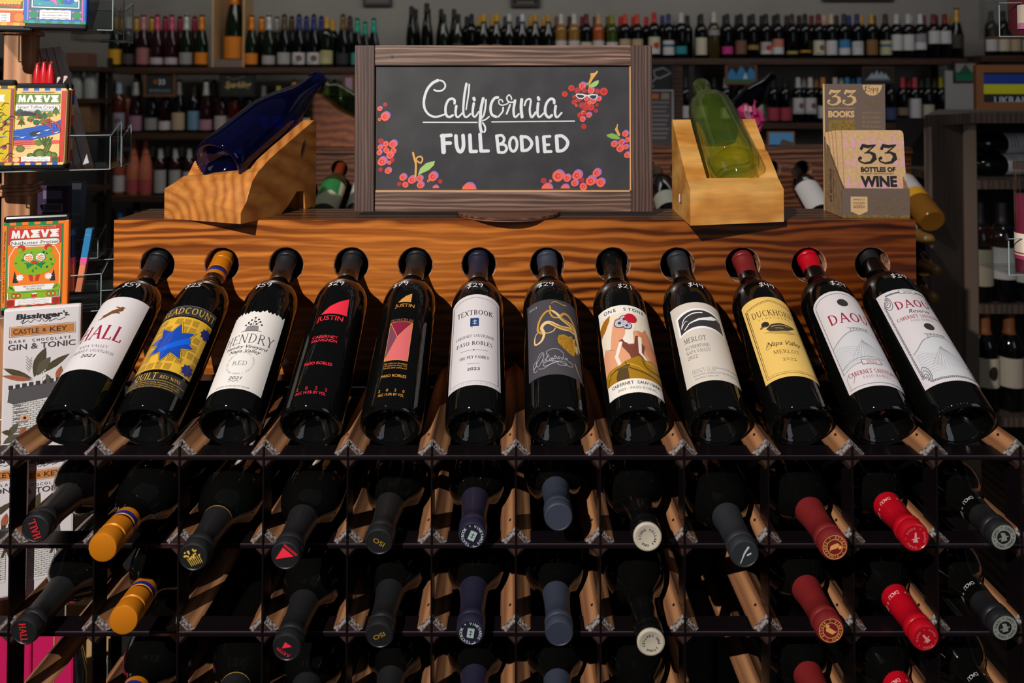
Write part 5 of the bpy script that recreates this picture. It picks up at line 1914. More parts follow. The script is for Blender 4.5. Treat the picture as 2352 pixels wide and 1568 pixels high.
def art_toffee(a, w, hh):
    h = 146.0
    S, B, O, NV = TAN_, BLU2, M((98, 126, 38)), M((36, 44, 60))
    checker(a, 1, w - 1, h - 13, h - 9, S, B, 10, 1)
    checker(a, 1, w - 1, 9, 13, S, B, 10, 1)
    a.rect(1, 13, w - 1, h - 13, RED2, 1)
    a.rect(5, 13, w - 7, h - 13, S, 2)
    a.rect(12, h - 17.6, w - 14, h - 14.2, M((222, 170, 90)), 3)
    a.text('SEATTLE CHOCOLATE PRESENTS', w / 2 - 1, h - 15.9, 1.9, INK, 4, bold=.02, width=w - 32)
    a.rect(6, h - 35, w - 8, h - 18.4, O, 3)
    maeve(a, 10, w - 10, h - 32.4, h - 20.5, WHITE, 4)
    a.line([(10, h - 42), (w - 14, h - 42)], 12.4, B, 4)
    a.line([(10, h - 42), (w - 14, h - 42)], 11, WHITE, 5)
    a.text('Salted Toffee Crackle', w / 2 - 1, h - 40.4, 5, INK, 6, width=w - 21)
    a.text('DARK CHOCOLATE TRUFFLE BAR', w / 2 - 1, h - 45.6, 1.7, INK, 6, bold=.02, width=w - 34)
    a.poly([(5, 66), (20, 70), (40, 74), (60, 80), (w - 7, 84), (w - 7, 62), (50, 56), (30, 50), (5, 50)], B, 4)
    for k in range(5):
        a.line([(6, 54 + 3.4 * k), (24, 55 + 3.6 * k), (44, 60 + 4 * k), (w - 9, 64 + 4 * k)], .5, M((10, 56, 130)), 5, smooth=4)
    rn = random.Random(12)
    for k in range(20):
        x, y = rn.uniform(8, w - 12), rn.uniform(h - 70, h - 50)
        y = max(y, 68 + x * .22)
        g = rn.choice((DGR, O, DGR, GRN2))
        if k % 2:
            for q in range(3):
                a.poly([(x - 6 + q, y + 2.4 * q), (x + 6 - q, y + 2.4 * q), (x, y + 5 + 2.4 * q)], g, 5 + q)
        else:
            a.disc(x, y + 2, 4.6, g, 5)
        a.rect(x - .5, y - 3, x + .5, y + 1, RED2, 9)
    a.poly([(8, h - 50), (20, h - 47), (34, h - 50), (40, h - 54), (24, h - 55), (10, h - 55)], NV, 8)
    a.line([(w - 30, h - 62), (w - 18, h - 64), (w - 10, h - 70), (w - 7, h - 80)], 1.6, RED2, 9, smooth=4)
    a.line([(w - 28, h - 68), (w - 20, h - 74), (w - 16, h - 84)], 1.2, RED2, 9, smooth=4)
    for k in range(5):
        a.line([(w - 28 + 4 * k, h - 62.5 - k), (w - 25 + 3 * k, h - 70 - 2 * k)], .9, RED2, 9)
    a.poly([(26, 60), (32, 65), (44, 66), (38, 62), (42, 58), (36, 59), (30, 57)], NV, 7)
    a.poly([(36, 61), (42, 64), (40, 60)], WHITE, 8)
    for x, y in ((46, 66), (58, 62), (14, 54), (30, 54)):
        a.poly([(x, y), (x + 9, y + 2.6), (x + 5, y)], WHITE, 7)
    a.rect(2, 42, w - 7, 50, M((214, 84, 70)), 4)
    a.poly([(5, 20), (5, 34), (20, 40), (40, 42), (w - 7, 44), (w - 7, 20)], S, 5)
    for k in range(4):
        a.line([(3, 33 + 3.6 * k), (20, 36 + 3.4 * k), (30, 37 + 3.2 * k)], .7, M((160, 50, 44)), 6)
    for x, y, r, g in ((16, 36, 6, M((104, 100, 60))), (42, 27, 9, DGR), (w - 24, 47, 6, DGR), (40, 46, 5.4, O), (w - 14, 25, 5, DGR), (30, 24, 5, DGR), (54, 26, 6, DGR)):
        a.disc(x, y, r, g, 7)
        a.disc(x, y, r * .6, O, 8)
    for k in range(5):
        a.line([(w - 24 + 1.6 * k, 44), (w - 30 + 1.8 * k, 27)], 1.1, O if k % 2 else DGR, 8)
        a.line([(48, 40), (40 + 4.4 * k, 56 - abs(k - 2))], 2, DGR, 8)
    a.rect(4, 13.4, w - 6, 22.6, RED2, 9)
    blurb(a, 18, w - 18, 14.4, 22.4, ('Bits of crunchy toffee layered in', 'a mouth of silky dark chocolate', 'with a pinch of sea salt.'), 10)
    a.disc(11.4, 18, 4.4, S, 10)
    a.disc(w - 12, 18, 4.4, GRN2, 10)
    for v in a.bm.verts:
        v.co.y *= hh / h


def art_side_toffee(a, t, h):
    rn = random.Random(2)
    y = 10
    for k in range(9):
        q = rn.uniform(8, 18)
        a.rect(.5, y, t - .5, min(h - 9, y + q), (RED2, TAN_, BLU2, DGR, M((214, 84, 70)), TAN_, BLU2, RED2, TAN_)[k], 1)
        y = min(h - 9.5, y + q)


def art_mermaid(a, w, h):
    checker(a, 1, w - 1, 9, 13.4, TEA, GRN, 11, 1)
    a.rect(6, 13.4, w - 5, h - 9, PNK, 1)
    a.rect(7.4, 13.4, w - 6.4, h - 9, BLU2, 2)
    a.rect(9.6, 30, w - 8, h - 12, GRN2, 3)
    a.rect(11.4, 32, w - 9.8, h - 13, WHITE, 4)
    a.rect(13, 33.6, w - 11.4, h - 14, M((10, 74, 150)), 5)
    a.rect(14, 34.6, w - 12.4, 58, TEA, 6)
    a.rect(14, 59, w - 12.4, h - 15, TEA, 6)
    for x0, x1, y in ((20, 42, 48), (48, 66, 44)):
        a.disc((x0 + x1) / 2, y, (x1 - x0) / 2, BLU2, 7, ry=6.4)
    a.poly([(32, 44), (38, 42), (44, 36), (42, 46), (40, 54), (36, 46)], PNK, 8)
    a.line([(22, 44), (28, 50), (32, 54)], 3.4, GRN, 8)
    for q in ((46, 52), (50, 54), (54, 53)):
        a.line([(49, 38), q], 2, GRN, 8)
    a.line([(60, 54), (68, 54), (73, 50), (72, 46)], [4, 2.4], PNK, 8, smooth=4)
    a.disc(68, 45, 3, WHITE, 8)
    for k in range(6):
        a.disc(22 + k * 9, 37 + (k % 3) * 7, .7, WHITE, 9, n=6)
    a.poly([(28, 60), (w - 26, 60), (w - 22, 74), (24, 74)], WHITE, 8)
    a.text('MILK CHOCOLATE', w / 2 + 1, 70, 3, INK, 9, width=33)
    a.text('TRUFFLE BAR', w / 2 + 1, 64.4, 3, INK, 9, width=25)
    for sx, t in ((-1, 'MELT'), (1, 'AWAY')):
        x = w / 2 + 1 + sx * 28
        a.poly([(x - sx * 6, 60), (x + sx * 2, 60), (x + sx * 9, 70), (x + sx * 8, 78), (x + sx * 1, 76)], PNK, 8)
        a.poly([(x - sx * 4.6, 61), (x + sx * 1.6, 61), (x + sx * 8, 70), (x + sx * 7, 76.6), (x + sx * 1.4, 74.6)], GRN, 9)
        a.text(t, x + sx * 1.6, 68.6, 3, INK, 10, bold=.02, rot=-sx * -.9, width=10)
    blurb(a, 22, w - 20, 15, 28.4, ('Salt harvested from the Seven', 'Seas, swimming in toffee crunch,', 'drowned in deep milk chocolate.'), 6)
    for px in (14.6, w - 12.6):
        a.disc(px, 21.6, 6, GRN, 6)
        for k in range(4):
            a.disc(px + 6.4 * cos(pi / 4 + k * pi / 2), 21.6 + 6.4 * sin(pi / 4 + k * pi / 2), 1.8, PNK, 5, n=8)


def art_honey(a, w, h):
    checker(a, 1, w - 1, 9, 13.4, YEL, ORA, 10, 1)
    a.rect(1, 13.4, w - 1, h - 9, M((196, 84, 24)), 1)
    a.rect(5, 30, w - 9, h - 9, M((214, 150, 60)), 2)
    a.rect(6, 32, w - 11, h - 10, WHITE, 3)
    a.rect(7, 33.4, w - 12.4, h - 11, M((96, 92, 30)), 4)
    for i in range(7):
        for j in range(3):
            a.disc(w - 44 + 4.4 * i + (j % 2) * 2, 42 + 4 * j, 2.5, YEL, 5, n=6)
    a.line([(w - 52, 40), (w - 20, 37)], 2.6, RED2, 6)
    a.disc(w - 18, 37, 3, RED2, 7)
    a.poly([(8, 60), (w - 32, 60), (w - 30, 76), (8, 76)], WHITE, 6)
    a.poly([(w - 34, 56), (w - 14, 56), (w - 13, 78), (w - 24, 74)], ORA, 6)
    a.text('TRUFFLE BAR', w - 48, 66, 3, INK, 7, width=26)
    a.rect(6, 14, w - 28, 27, WHITE, 4)
    for k in range(3):
        a.text('with honey in deep milk', w - 52, 24 - 4 * k, 2, INK, 5, width=40)
    a.disc(w - 17, 21, 6.4, ORA, 4)


def art_lemon(a, w, h):
    checker(a, 1, w - 1, h - 13, h - 9, YEL, DGR, 8, 1)
    checker(a, 1, w - 1, 9, 13, YEL, DGR, 8, 1)
    a.rect(1, 13, w - 1, h - 13, M((150, 60, 90)), 1)
    a.rect(3, 14, w - 5, h - 14, M((206, 180, 20)), 2)
    a.rect(8, h - 34, w - 10, h - 20, M((206, 180, 20)), 3)
    maeve(a, 12, w - 12, h - 32, h - 22, WHITE, 4)
    rn = random.Random(21)
    for k in range(46):
        x, y = rn.uniform(5, w - 7), rn.uniform(16, h - 38)
        a.disc(x, y, rn.uniform(2, 5), rn.choice((YEL, ORA, LIM, M((150, 60, 90)), M((206, 180, 20)))), 4 + k % 4, n=10)
        a.line([(x, y), (x + 4, y + 5), (x + 9, y + 4)], .7, INK, 9, smooth=3)


def art_gin(a, w, h):
    i2, cp = M((70, 62, 66)), M((190, 122, 62))
    a.text('Bissinger', w / 2 - 4, h - 11.5, 7.4, INK, 1, bold=.035, width=58, slant=.12)
    a.text("'s.", w / 2 + 30, h - 11, 7.4, INK, 1, bold=.03, width=8)
    a.line([(22, h - 20), (26, h - 16), (24, h - 22), (31, h - 18), (34, h - 21), (39, h - 17), (45, h - 20), (48, h - 16), (52, h - 21), (57, h - 18), (60, h - 15), (58, h - 21), (66, h - 18), (70, h - 20), (78, h - 17)], .55, INK, 1, smooth=4)
    a.frame(8, h - 40, w - 7, h - 25, .4, cp, 1)
    a.rect(10, h - 38.4, w - 9, h - 26.6, cp, 1)
    for t, x, ww in (('CASTLE', 28, 32), ('&', 51, 5), ('KEY', 69, 22)):
        a.text(t, x + 1, h - 32.5, 7 if t != '&' else 5, INK, 2, bold=.01, width=ww)
    for k, c in enumerate('DARK CHOCOLATE'):
        if c != ' ':
            a.text(c, 10 + k * 5.7, h - 46, 4, i2, 1)
    a.text('GIN & TONIC', w / 2, h - 54, 8, i2, 1, bold=.008, width=w - 14)
    lf = [M((74, 64, 46)), M((96, 86, 64)), M((166, 92, 62)), M((88, 84, 70))]
    def leaf(x0, y0, x1, y1, wd, m, layer=2):
        dx, dy = x1 - x0, y1 - y0
        d = math.hypot(dx, dy)
        nx, ny = -dy / d * wd, dx / d * wd
        pts = [(x0 + dx * t + nx * sin(pi * t) , y0 + dy * t + ny * sin(pi * t)) for t in (0, .15, .3, .5, .7, .85, 1)]
        pts += [(x0 + dx * t - nx * sin(pi * t) * .8, y0 + dy * t - ny * sin(pi * t) * .8) for t in (.85, .7, .5, .3, .15)]
        a.poly(pts, m, layer)
        a.line([(x0, y0), (x1, y1)], .5, lf[1], layer + 1)
    B = h - 100
    leaf(40, B + 2, 54, B + 42, 8, lf[0])
    leaf(44, B + 4, 60, B + 28, 7, lf[3], 3)
    leaf(48, B + 6, 84, B + 30, 5, lf[0])
    leaf(38, B, 2, B + 18, 5, lf[0])
    leaf(38, B - 2, 0, B + 8, 4, lf[2])
    leaf(70, B - 8, 74, B + 14, 5, lf[2])
    leaf(62, B - 12, 56, B + 4, 4, lf[3])
    for k in range(9):
        a.line([(34, B + 10 + 2 * k), (30 + (k % 2) * 7, B + 16 + 2 * k)], .4, lf[3], 2)
        a.disc(50 + (k % 3) * 2, B - 6 + k * 2, .9, WHITE, 5, n=6)
    T = B - 12
    st, ln, gr = M((216, 214, 214)), M((58, 56, 60)), M((120, 118, 122))
    a.poly([(14, T - 70), (14, T - 26), (8, T - 18), (10, T), (80, T + 6), (82, T - 12), (74, T - 20), (74, T - 70)], st, 2)
    a.poly([(8, T - 18), (10, T), (80, T + 6), (82, T - 12), (74, T - 15), (16, T - 22)], M((84, 82, 86)), 3)
    for k in range(9):
        x = 9 + k * 8.4
        a.rect(x, T - 1 + k * .7, x + 5, T + 5 + k * .7, ln, 3)
    for j in range(16):
        y = T - 23 - j * 3
        a.line([(14, y), (44, y + 2), (74, y + 3)], .55, ln, 3, smooth=3)
        for k in range(9):
            x = 16 + k * 7 + (j % 2) * 3.4
            if x < 72:
                a.line([(x, y + 1.4), (x, y + 4.2)], .5, ln, 3, caps=False)
    for k in range(10):
        a.rect(16 + (k % 2) * 3.4, T - 25 - k * 4.6, 25 + (k % 3) * 4, T - 22.8 - k * 4.6, gr, 4)
    a.disc(30, T - 42, 6, M((210, 160, 130)), 5, ry=4.4)
    a.disc(30, T - 42, 2, INK, 6)
    leaf(10, T - 66, 22, T - 48, 5, lf[3], 6)
    leaf(24, T - 66, 32, T - 54, 4, lf[2], 6)
    leaf(2, T - 58, 16, T - 62, 4, lf[0], 6)
    leaf(4, T - 74, 24, T - 64, 5, lf[3], 6)
    a.line([(70, T - 34), (76, T - 18), (78, T - 30), (84, T - 46)], [3, 5], lf[0], 6, smooth=4)
    a.disc(78, T - 17, 3.4, M((166, 92, 62)), 7)


def place(px, py, D):
    return P(px, py, D)


# front tray, third tier down: Nutbutter bar and neighbours
tray(place(-70, 737, 1.065), .167, .10, .052, .07, EN)
tray(place(-60, 397, 1.05), .172, .085, .048, .06, EN)
tray(place(-60, 62, 1.06), .178, .09, .045, .05, EN)
wrap('chocolate_bar', 'orange and green chocolate bar with a tree face, lowest of the three acrylic tiers', place(1, 728, 1.07), ANG, .0842, .1425, .011, BLKW, ORA, art_pretzel, lean=R(-2))
wrap('chocolate_bar', 'chocolate bar with a forest, bridge and whale scene, middle acrylic tier', place(17, 392, 1.062), ANG * .5, .0745, .126, .009, BLKW, TAN_, art_toffee, lean=R(-4))
wrap('chocolate_bar', 'forest scene chocolate bar half hidden behind its twin, middle acrylic tier', place(31, 388, 1.085), ANG * .5, .0745, .126, .009, BLKW, TAN_, art_toffee, lean=R(-4), side=art_side_toffee)
wrap('chocolate_bar', 'yellow chocolate bar cut by the left edge, middle acrylic tier', place(-100, 396, 1.05), ANG * .5, .0715, .132, .009, BLKW, M((206, 180, 20)), art_lemon, lean=R(-3))
wrap('chocolate_bar', 'blue and teal chocolate bar with a mermaid, top acrylic tier', place(50, 67, 1.06), ANG, .082, .132, .012, BLKW, BLU2, art_mermaid, lean=R(-4))
wrap('chocolate_bar', 'orange and olive chocolate bar with honeycomb, top acrylic tier', place(-74, 71, 1.04), ANG, .079, .132, .012, BLKW, M((196, 84, 24)), art_honey, lean=R(-4))
wrap('chocolate_bar', 'tall white gin and tonic chocolate bar with a castle, above the lower ones', place(-1, 1050, 1.055), ANG, .0985, .205, .010, PAPER, None, art_gin, lean=R(-1.5), cat='chocolate bar')
wrap('chocolate_bar', 'tall white castle chocolate bar seen through the leftmost rack column', place(-12, 1384, 1.085), ANG, .0985, .205, .010, PAPER, None, art_gin, lean=R(-1.5), cat='chocolate bar')
wrap('chocolate_bar', 'tall white chocolate bar cut by the left edge beside the rack', place(-131, 1400, 1.05), ANG, .0985, .205, .010, PAPER, None, art_gin, lean=R(-1.5), cat='chocolate bar')
tray(place(-140, 1050, 1.062), .205, .05, .04, .05, EN)
tray(place(-140, 1398, 1.07), .2, .05, .04, .05, EN)
PKB = M((208, 26, 96), rough=.5)


def art_pink(a, w, h):
    a.rect(w * .62, 2, w * .64, h - 2, M((214, 160, 70)), 1)
    a.ring('OOOO', 10, h - 14, 4, 2, WHITE, 1)


for k, (px, d, lb) in enumerate(((-62, 1.06, 'pink chocolate box cut by the left edge at the bottom'), (40, 1.08, 'pink chocolate box with a gold line, low behind the leftmost rack column'))):
    wrap('chocolate_box', lb, place(px, 1720, d), ANG, .07, .165, .012, PKB, None, art_pink, cat='chocolate box')
tray(place(-140, 1726, 1.055), .2, .05, .03, .04, EN)
# little boxes and foil packets seen low between the rack columns
LOWB = [(150, 1282, .03, .075, 1.34, (206, 186, 150), 'cream paperback-shaped chocolate box low behind the rack, left of two'), (186, 1280, .034, .08, 1.33, (218, 200, 166), 'cream chocolate box low behind the rack, right of two'),
        (150, 1470, .09, .06, 1.30, (196, 160, 112), 'tan carton behind the second rack row'), (247, 1560, .075, .14, 1.22, (176, 140, 70), 'mustard carton low behind the second rack column')]
for px, py, w, h, d, c, lb in LOWB:
    g = thing('carton', lb, 'carton', place(px, py, d))
    b = MB()
    b.box2((0, 0, -.25), (w, .02, h), M(c, rough=.6))
    b.build('box_body', g, bevel=.001)
    b = MB()
    b.box2((w * .35, -.0006, -.1), (w * .37, -.0002, h - .001), M((150, 130, 100)))
    b.build('lid_seam', g)
g = thing('foil_packet', 'silver foil packet low behind the leftmost rack column', 'packet', place(150, 1620, 1.16))
b = MB()
b.tube([(0.014, 0, -.2), (.014, 0, 0), (.015, 0, .05), (.013, 0, .098)], [.014, .018, .017, .009], M((160, 162, 170), rough=.25, metal=.8), 10)
b.build('foil', g, smooth=R(60))

# ---- side trays on the right of the stand
S2 = Vector((.88, .47, 0)).normalized()
for px, py, dd in ((163, 92, 1.16), (160, 384, 1.18), (152, 672, 1.14)):
    tray(place(px, py, dd), .075, .06, .045, .05, Vector((.25, -.97, 0)).normalized(), 'side_tray')
DKB, PAT = M((188, 174, 170), rough=.55), M((196, 192, 200), rough=.6)


def art_pat(a, w, h):
    rn = random.Random(5)
    for k in range(26):
        x, y = rn.uniform(2, w - 8), rn.uniform(2, 56)
        a.rect(x, y, x + rn.uniform(2, 6), y + rn.uniform(.6, 2), PAT, 1)
        a.line([(x, y), (x + 3, y + 4), (x + 6, y - 1)], .6, PAT, 1)
    a.rect(0.5, 0.5, w - .5, 9, PAT, 1)


def stick(name, label, p0, p1, w, t, mat, art=None, group=None, cat='chocolate bar', parts=()):
    p0, p1 = Vector(p0), Vector(p1)
    z = (p1 - p0)
    L = z.length
    m = frame(p0, z, (.35, -.9, 0))
    g = thing(name, label, cat, mat=m, group=group)
    b = MB()
    b.box2((-w / 2, -t / 2, 0), (w / 2, t / 2, L), mat)
    b.build('wrapper', g, bevel=.0012)
    if art:
        a = Art()
        art(a, w * 1000, L * 1000)
        a.build('wrapper_print', lambda u, v, h: Vector((u - w / 2, -t / 2 - .0001 - h, v)), g)
    for nm, z0, z1, mm in parts:
        b = MB()
        b.box2((-w / 2 - .0003, -t / 2 - .0003, z0 * L), (w / 2 + .0003, t / 2 + .0003, z1 * L), mm)
        b.build(nm, g, bevel=.0008)
    return g


NTH = ('leftmost', 'second', 'third', 'rightmost')
for k in range(4):
    stick('slim_chocolate_bar', 'slim dark chocolate bar leaning in the middle side tray, %s of four' % NTH[k], place((150, 167, 185, 203)[k], 384, 1.125), place(88 + 16 * k, 121 - 1.5 * k, 1.20),
          .0100, .026, DKB, art_pat, 'slim bars in the middle tray', parts=(('paper_band', .45, .62, PAPER),) if k == 3 else ())
for k in range(3):
    stick('slim_chocolate_bar', 'slim black patterned bar leaning in the top side tray, %s of three' % ('leftmost', 'middle', 'rightmost')[k], place(176 + 10 * k, 78, 1.19 + .01 * k), place(196 + 14 * k, -30, 1.19 + .01 * k),
          .010, .045, DKB, art_pat, 'slim bars in the top tray', parts=(('paper_band', .68, 1.0, PAPER),) if k > 0 else ())
RF = M((196, 24, 36), rough=.3)
for k in range(3):
    g = thing('foil_packet', 'red foil packet behind the forest chocolate bar, %s of three' % ('leftmost', 'middle', 'rightmost')[k], 'packet', place(86 + 15 * k, 200, 1.13), group='red foil packets')
    b = MB()
    hh = .034 + (.003 if k == 1 else 0)
    b.lathe([(0, 0), (.0062, 0), (.0066, .012), (.005, .024), (.0026, hh), (0, hh)], RF, 10)
    b.build('foil', g, smooth=R(50))
    b = MB()
    b.box((0, 0, hh + .002), (.004, .001, .007), M((150, 40, 30), rough=.3), Matrix.Rotation(.5, 3, 'Y'))
    b.build('crimped_end', g)
SKY, CORAL, SPK, NVY = M((44, 128, 186), rough=.35), M((226, 132, 96), rough=.4), M((222, 96, 160), rough=.4), M((24, 52, 96), rough=.4)
for k, (x0, y0, x1, y1) in enumerate(((140, 668, 140, 545), (152, 668, 153, 542), (166, 668, 163, 535), (182, 668, 206, 532))):
    last = k == 3
    stick('wrapped_candy_stick', 'blue, pink and coral wrapped candy stick, %s of four in the lowest side tray' % NTH[k], place(x0, y0, 1.12), place(x1, y1, 1.13), .0085, .022,
          CORAL, None, 'candy sticks in the side tray', 'candy',
          (('blue_band', .58, .96, SKY if last else NVY), ('pink_band', .46, .58, SPK), ('crimped_end', .96, 1.06, SKY)))
# purple carton and blue-grey booklet behind the post
g = thing('carton', 'dark purple carton with a barcode behind the post', 'carton', place(84, 560, 1.26))
b = MB()
b.box2((0, 0, 0), (.052, .012, .098), M((48, 30, 62), rough=.5))
b.build('box_body', g, bevel=.0008)
a = Art()
a.rect(10, 76, 42, 90, M((104, 92, 118)), 1)
a.rect(10, 54, 44, 68, M((120, 108, 126)), 1)
for k in range(12):
    a.rect(14 + 2.2 * k, 57, 15 + 2.2 * k + .3 * (k % 3), 66, INK, 2)
a.build('box_print', lambda u, v, h: Vector((u, -.0002 - h, v)), g)
g = thing('booklet', 'tall blue-grey booklet with yellow lettering between stand and ledge', 'booklet', mat=frame(place(163, 588, 1.3), (.05, .02, 1), (.3, -.95, 0)))
b = MB()
b.box2((-.016, 0, 0), (.016, .004, .13), M((92, 112, 128), rough=.6))
b.build('cover', g, bevel=.0006)
a = Art()
for k, t in enumerate(('PERF', 'SOFT', 'CHEW', 'BITE')):
    a.text(t, 0, 73 - 12 * k, 5, M((190, 176, 60)), 1, width=16)
a.rect(-7, 116, 8, 127, WHITE, 1)
a.rect(-5, 14, 6, 22, YEL, 1)
a.build('cover_print', lambda u, v, h: Vector((u * 1, -.0002 - h, v)), g)

tray(place(150, 596, 1.27), .05, .05, .03, .04, Vector((.25, -.97, 0)).normalized(), 'side_tray')

# ================================================================== clear pockets of the candy stand on the right
rs = thing('acrylic_stand', 'candy stand with clear acrylic pockets cut by the right edge', 'display stand', (0.78, 1.02, 0))
b = MB()
b.box((0.02, .03, .95), (.04, .04, 1.85), MAPLE)
b.build('post', rs, bevel=.004)
b = MB()
b.lathe([(0, 0), (.2, 0), (.2, .02), (.03, .04), (0, .04)], MAPLE, 32)
b.build('base', rs, smooth=R(30))
keep = cs
cs = rs
tray(P(2296, 84, .98), .13, .055, .042, .05, Vector((-.12, -.99, 0)).normalized(), 'pocket')
tray(P(2318, 632, .98), .13, .055, .045, .05, Vector((.1, -.99, 0)).normalized(), 'pocket')
cs = keep
LAB = M((232, 214, 196), rough=.6)
g = thing('candy_bag', 'clear bag of dark candy with a cream and pink label, upper right pocket', 'candy bag', P(2378, 82, .99))
b = MB()
b.lathe([(0, 0), (.026, 0), (.03, .01), (.0305, .05), (.024, .075), (.012, .09), (.02, .11), (0, .112)], M((110, 40, 48), rough=.35), 20)
b.build('bag', g, smooth=R(50))
a = Art()
a.rect(-40, 8, 40, 40, LAB, 1)
a.rect(-40, 8, 40, 16, M((206, 130, 170)), 2)
for k in range(4):
    a.text('Raspberry gummy candy coated', -8, 37 - 3.4 * k, 1.5, INK, 2, width=34)
a.text('Nutrition   Ingredients', -8, 21, 1.8, INK, 2, bold=.02, width=32)
a.text('MADE WITH', -18, 12, 2, WHITE, 3, width=14)
a.build('label', lambda u, v, h: Vector(((.0308 + h) * sin(u / .031), -(.0308 + h) * cos(u / .031), v)), g, du=.004)
g = thing('candy_jar', 'tall clear tube of pink candy with a cream label, lower right pocket', 'candy jar', P(2366, 628, .99))
b = MB()
b.lathe([(0, .002), (.0155, .002), (.016, .006), (.016, .105), (0, .105)], M((112, 34, 58), rough=.3), 24)
b.build('candy_fill', g, smooth=R(40))
b = MB()
b.lathe([(0, 0), (.0168, 0), (.0168, .138), (.0158, .138), (.0158, .0018), (0, .0018)], ACRYLIC, 28)
b.build('tube', g, smooth=R(40))
b = MB()
b.lathe([(0, .1385), (.0172, .1385), (.0172, .148), (0, .149)], M((60, 50, 50), rough=.3), 24)
b.build('lid', g, smooth=R(40))
a = Art()
a.rect(-40, 20, 40, 54, LAB, 1)
a.rect(-40, 20, 40, 25, M((166, 60, 92)), 2)
a.rect(-40, 27, 40, 29, M((166, 60, 92)), 2)
a.text('81', -9, 42, 9, INK, 2, bold=.03)
a.build('label', lambda u, v, h: Vector(((.0170 + h) * sin(u / .017), -(.0170 + h) * cos(u / .017), v)), g, du=.003)
# ================================================================== the shop behind
def st(name, b, **k):
    return tag(b.build(name, **k), kind='structure')


WALL = speckle('grey_wall_paint', (150, 146, 140), (158, 154, 148), 3, rough=0.85)
b = MB(); b.box2((-4.2, 5.32, 0), (4.2, 5.42, 3.3), WALL); st('wall_back', b)
b = MB(); b.box2((-4.3, -2.5, 0), (-4.2, 5.42, 3.3), WALL); st('wall_left', b)
b = MB(); b.box2((4.2, -2.5, 0), (4.3, 5.42, 3.3), WALL); st('wall_right', b)
b = MB(); b.box2((-4.3, -2.5, -.05), (4.3, 5.42, 0), wood('dark_floorboards', [(0, (58, 44, 36)), (1, (88, 70, 58))], scale=(1, .1, 1), wscale=8, direction='X', fine=(60, 4, 60))); st('floor', b)
b = MB(); b.box2((-4.3, 2.4, 3.3), (4.3, 5.42, 3.34), M((190, 188, 184), rough=.9)); st('ceiling', b)
b = MB(); b.box2((-4.2, 5.295, 0), (4.2, 5.319, .12), M((60, 48, 42), rough=.6)); st('baseboard_back', b)
SHELF = wood('dark_stained_shelf', [(0, (58, 38, 28)), (1, (92, 64, 48))], scale=(.15, 1, 1), wscale=14, dist=4, direction='Z', fine=(5, 90, 90), rough=.55)
UPR = M((38, 30, 28), rough=.6)


def unit(name, label, x0, x1, y0, y1, tops, uprights, thick=.038):
    """open shelf unit; tops = heights of the board surfaces"""
    u = thing(name, label, 'shelf unit', ((x0 + x1) / 2, y0, 0))
    c = (x0 + x1) / 2
    for z in tops:
        b = MB()
        b.box2((x0 - c, 0, z - thick), (x1 - c, y1 - y0, z), SHELF)
        b.build('shelf_board', u)
    for x in uprights:
        for yy in (0.012, y1 - y0 - .04):
            b = MB()
            b.box2((x - c - .018, yy, 0), (x - c + .018, yy + .028, tops[0] - thick - .0003), UPR)
            b.build('upright', u)
    return u


YL, YR = 4.72, 4.92
zl = [P(500, y, YL).z for y in (154, 306, 450, 598)]
zr = [P(1800, y, YR).z for y in (134, 282, 430)]
xL0, xL1 = P(214, 300, YL).x, P(905, 300, YL).x
xR0, xR1 = P(915, 300, YR).x, P(2225, 300, YR).x
unit('bottle_shelf', 'dark open shelf unit of sparkling and rose wines on the left of the back wall', xL0, xL1, YL, YL + .5, zl + [.12], [xL0 + .04, xL1 - .05])
unit('bottle_shelf', 'long dark shelf unit of red and white wines across the back wall, right', xR0, xR1, YR, YR + .36, zr + [.35, .08], [xR0 + .02, P(1590, 300, YR).x, xR1 - .03])

# ---- small background bottles
PW = [(0, .002), (.034, .0), (.038, .005), (.038, .185), (.036, .203), (.028, .222), (.0185, .235), (.0152, .248), (.0148, .298), (0, .299)]
PC = [(0, .002), (.038, .0), (.042, .006), (.042, .13), (.0395, .162), (.0315, .202), (.022, .246), (.0168, .285), (.0155, .34), (0, .345)]
PB = [(0, .002), (.036, .0), (.0405, .006), (.0405, .13), (.038, .155), (.03, .19), (.021, .222), (.0165, .25), (.0152, .298), (0, .299)]
PF = [(0, .002), (.034, .0), (.037, .006), (.037, .14), (.034, .18), (.027, .22), (.019, .265), (.0155, .31), (.0152, .35), (0, .351)]
KIND = {'w': (PW, .234), 'c': (PC, .242), 'b': (PB, .25), 'f': (PF, .29)}
BG = {}


def bgm(key, fn):
    if key not in BG:
        BG[key] = fn()
    return BG[key]


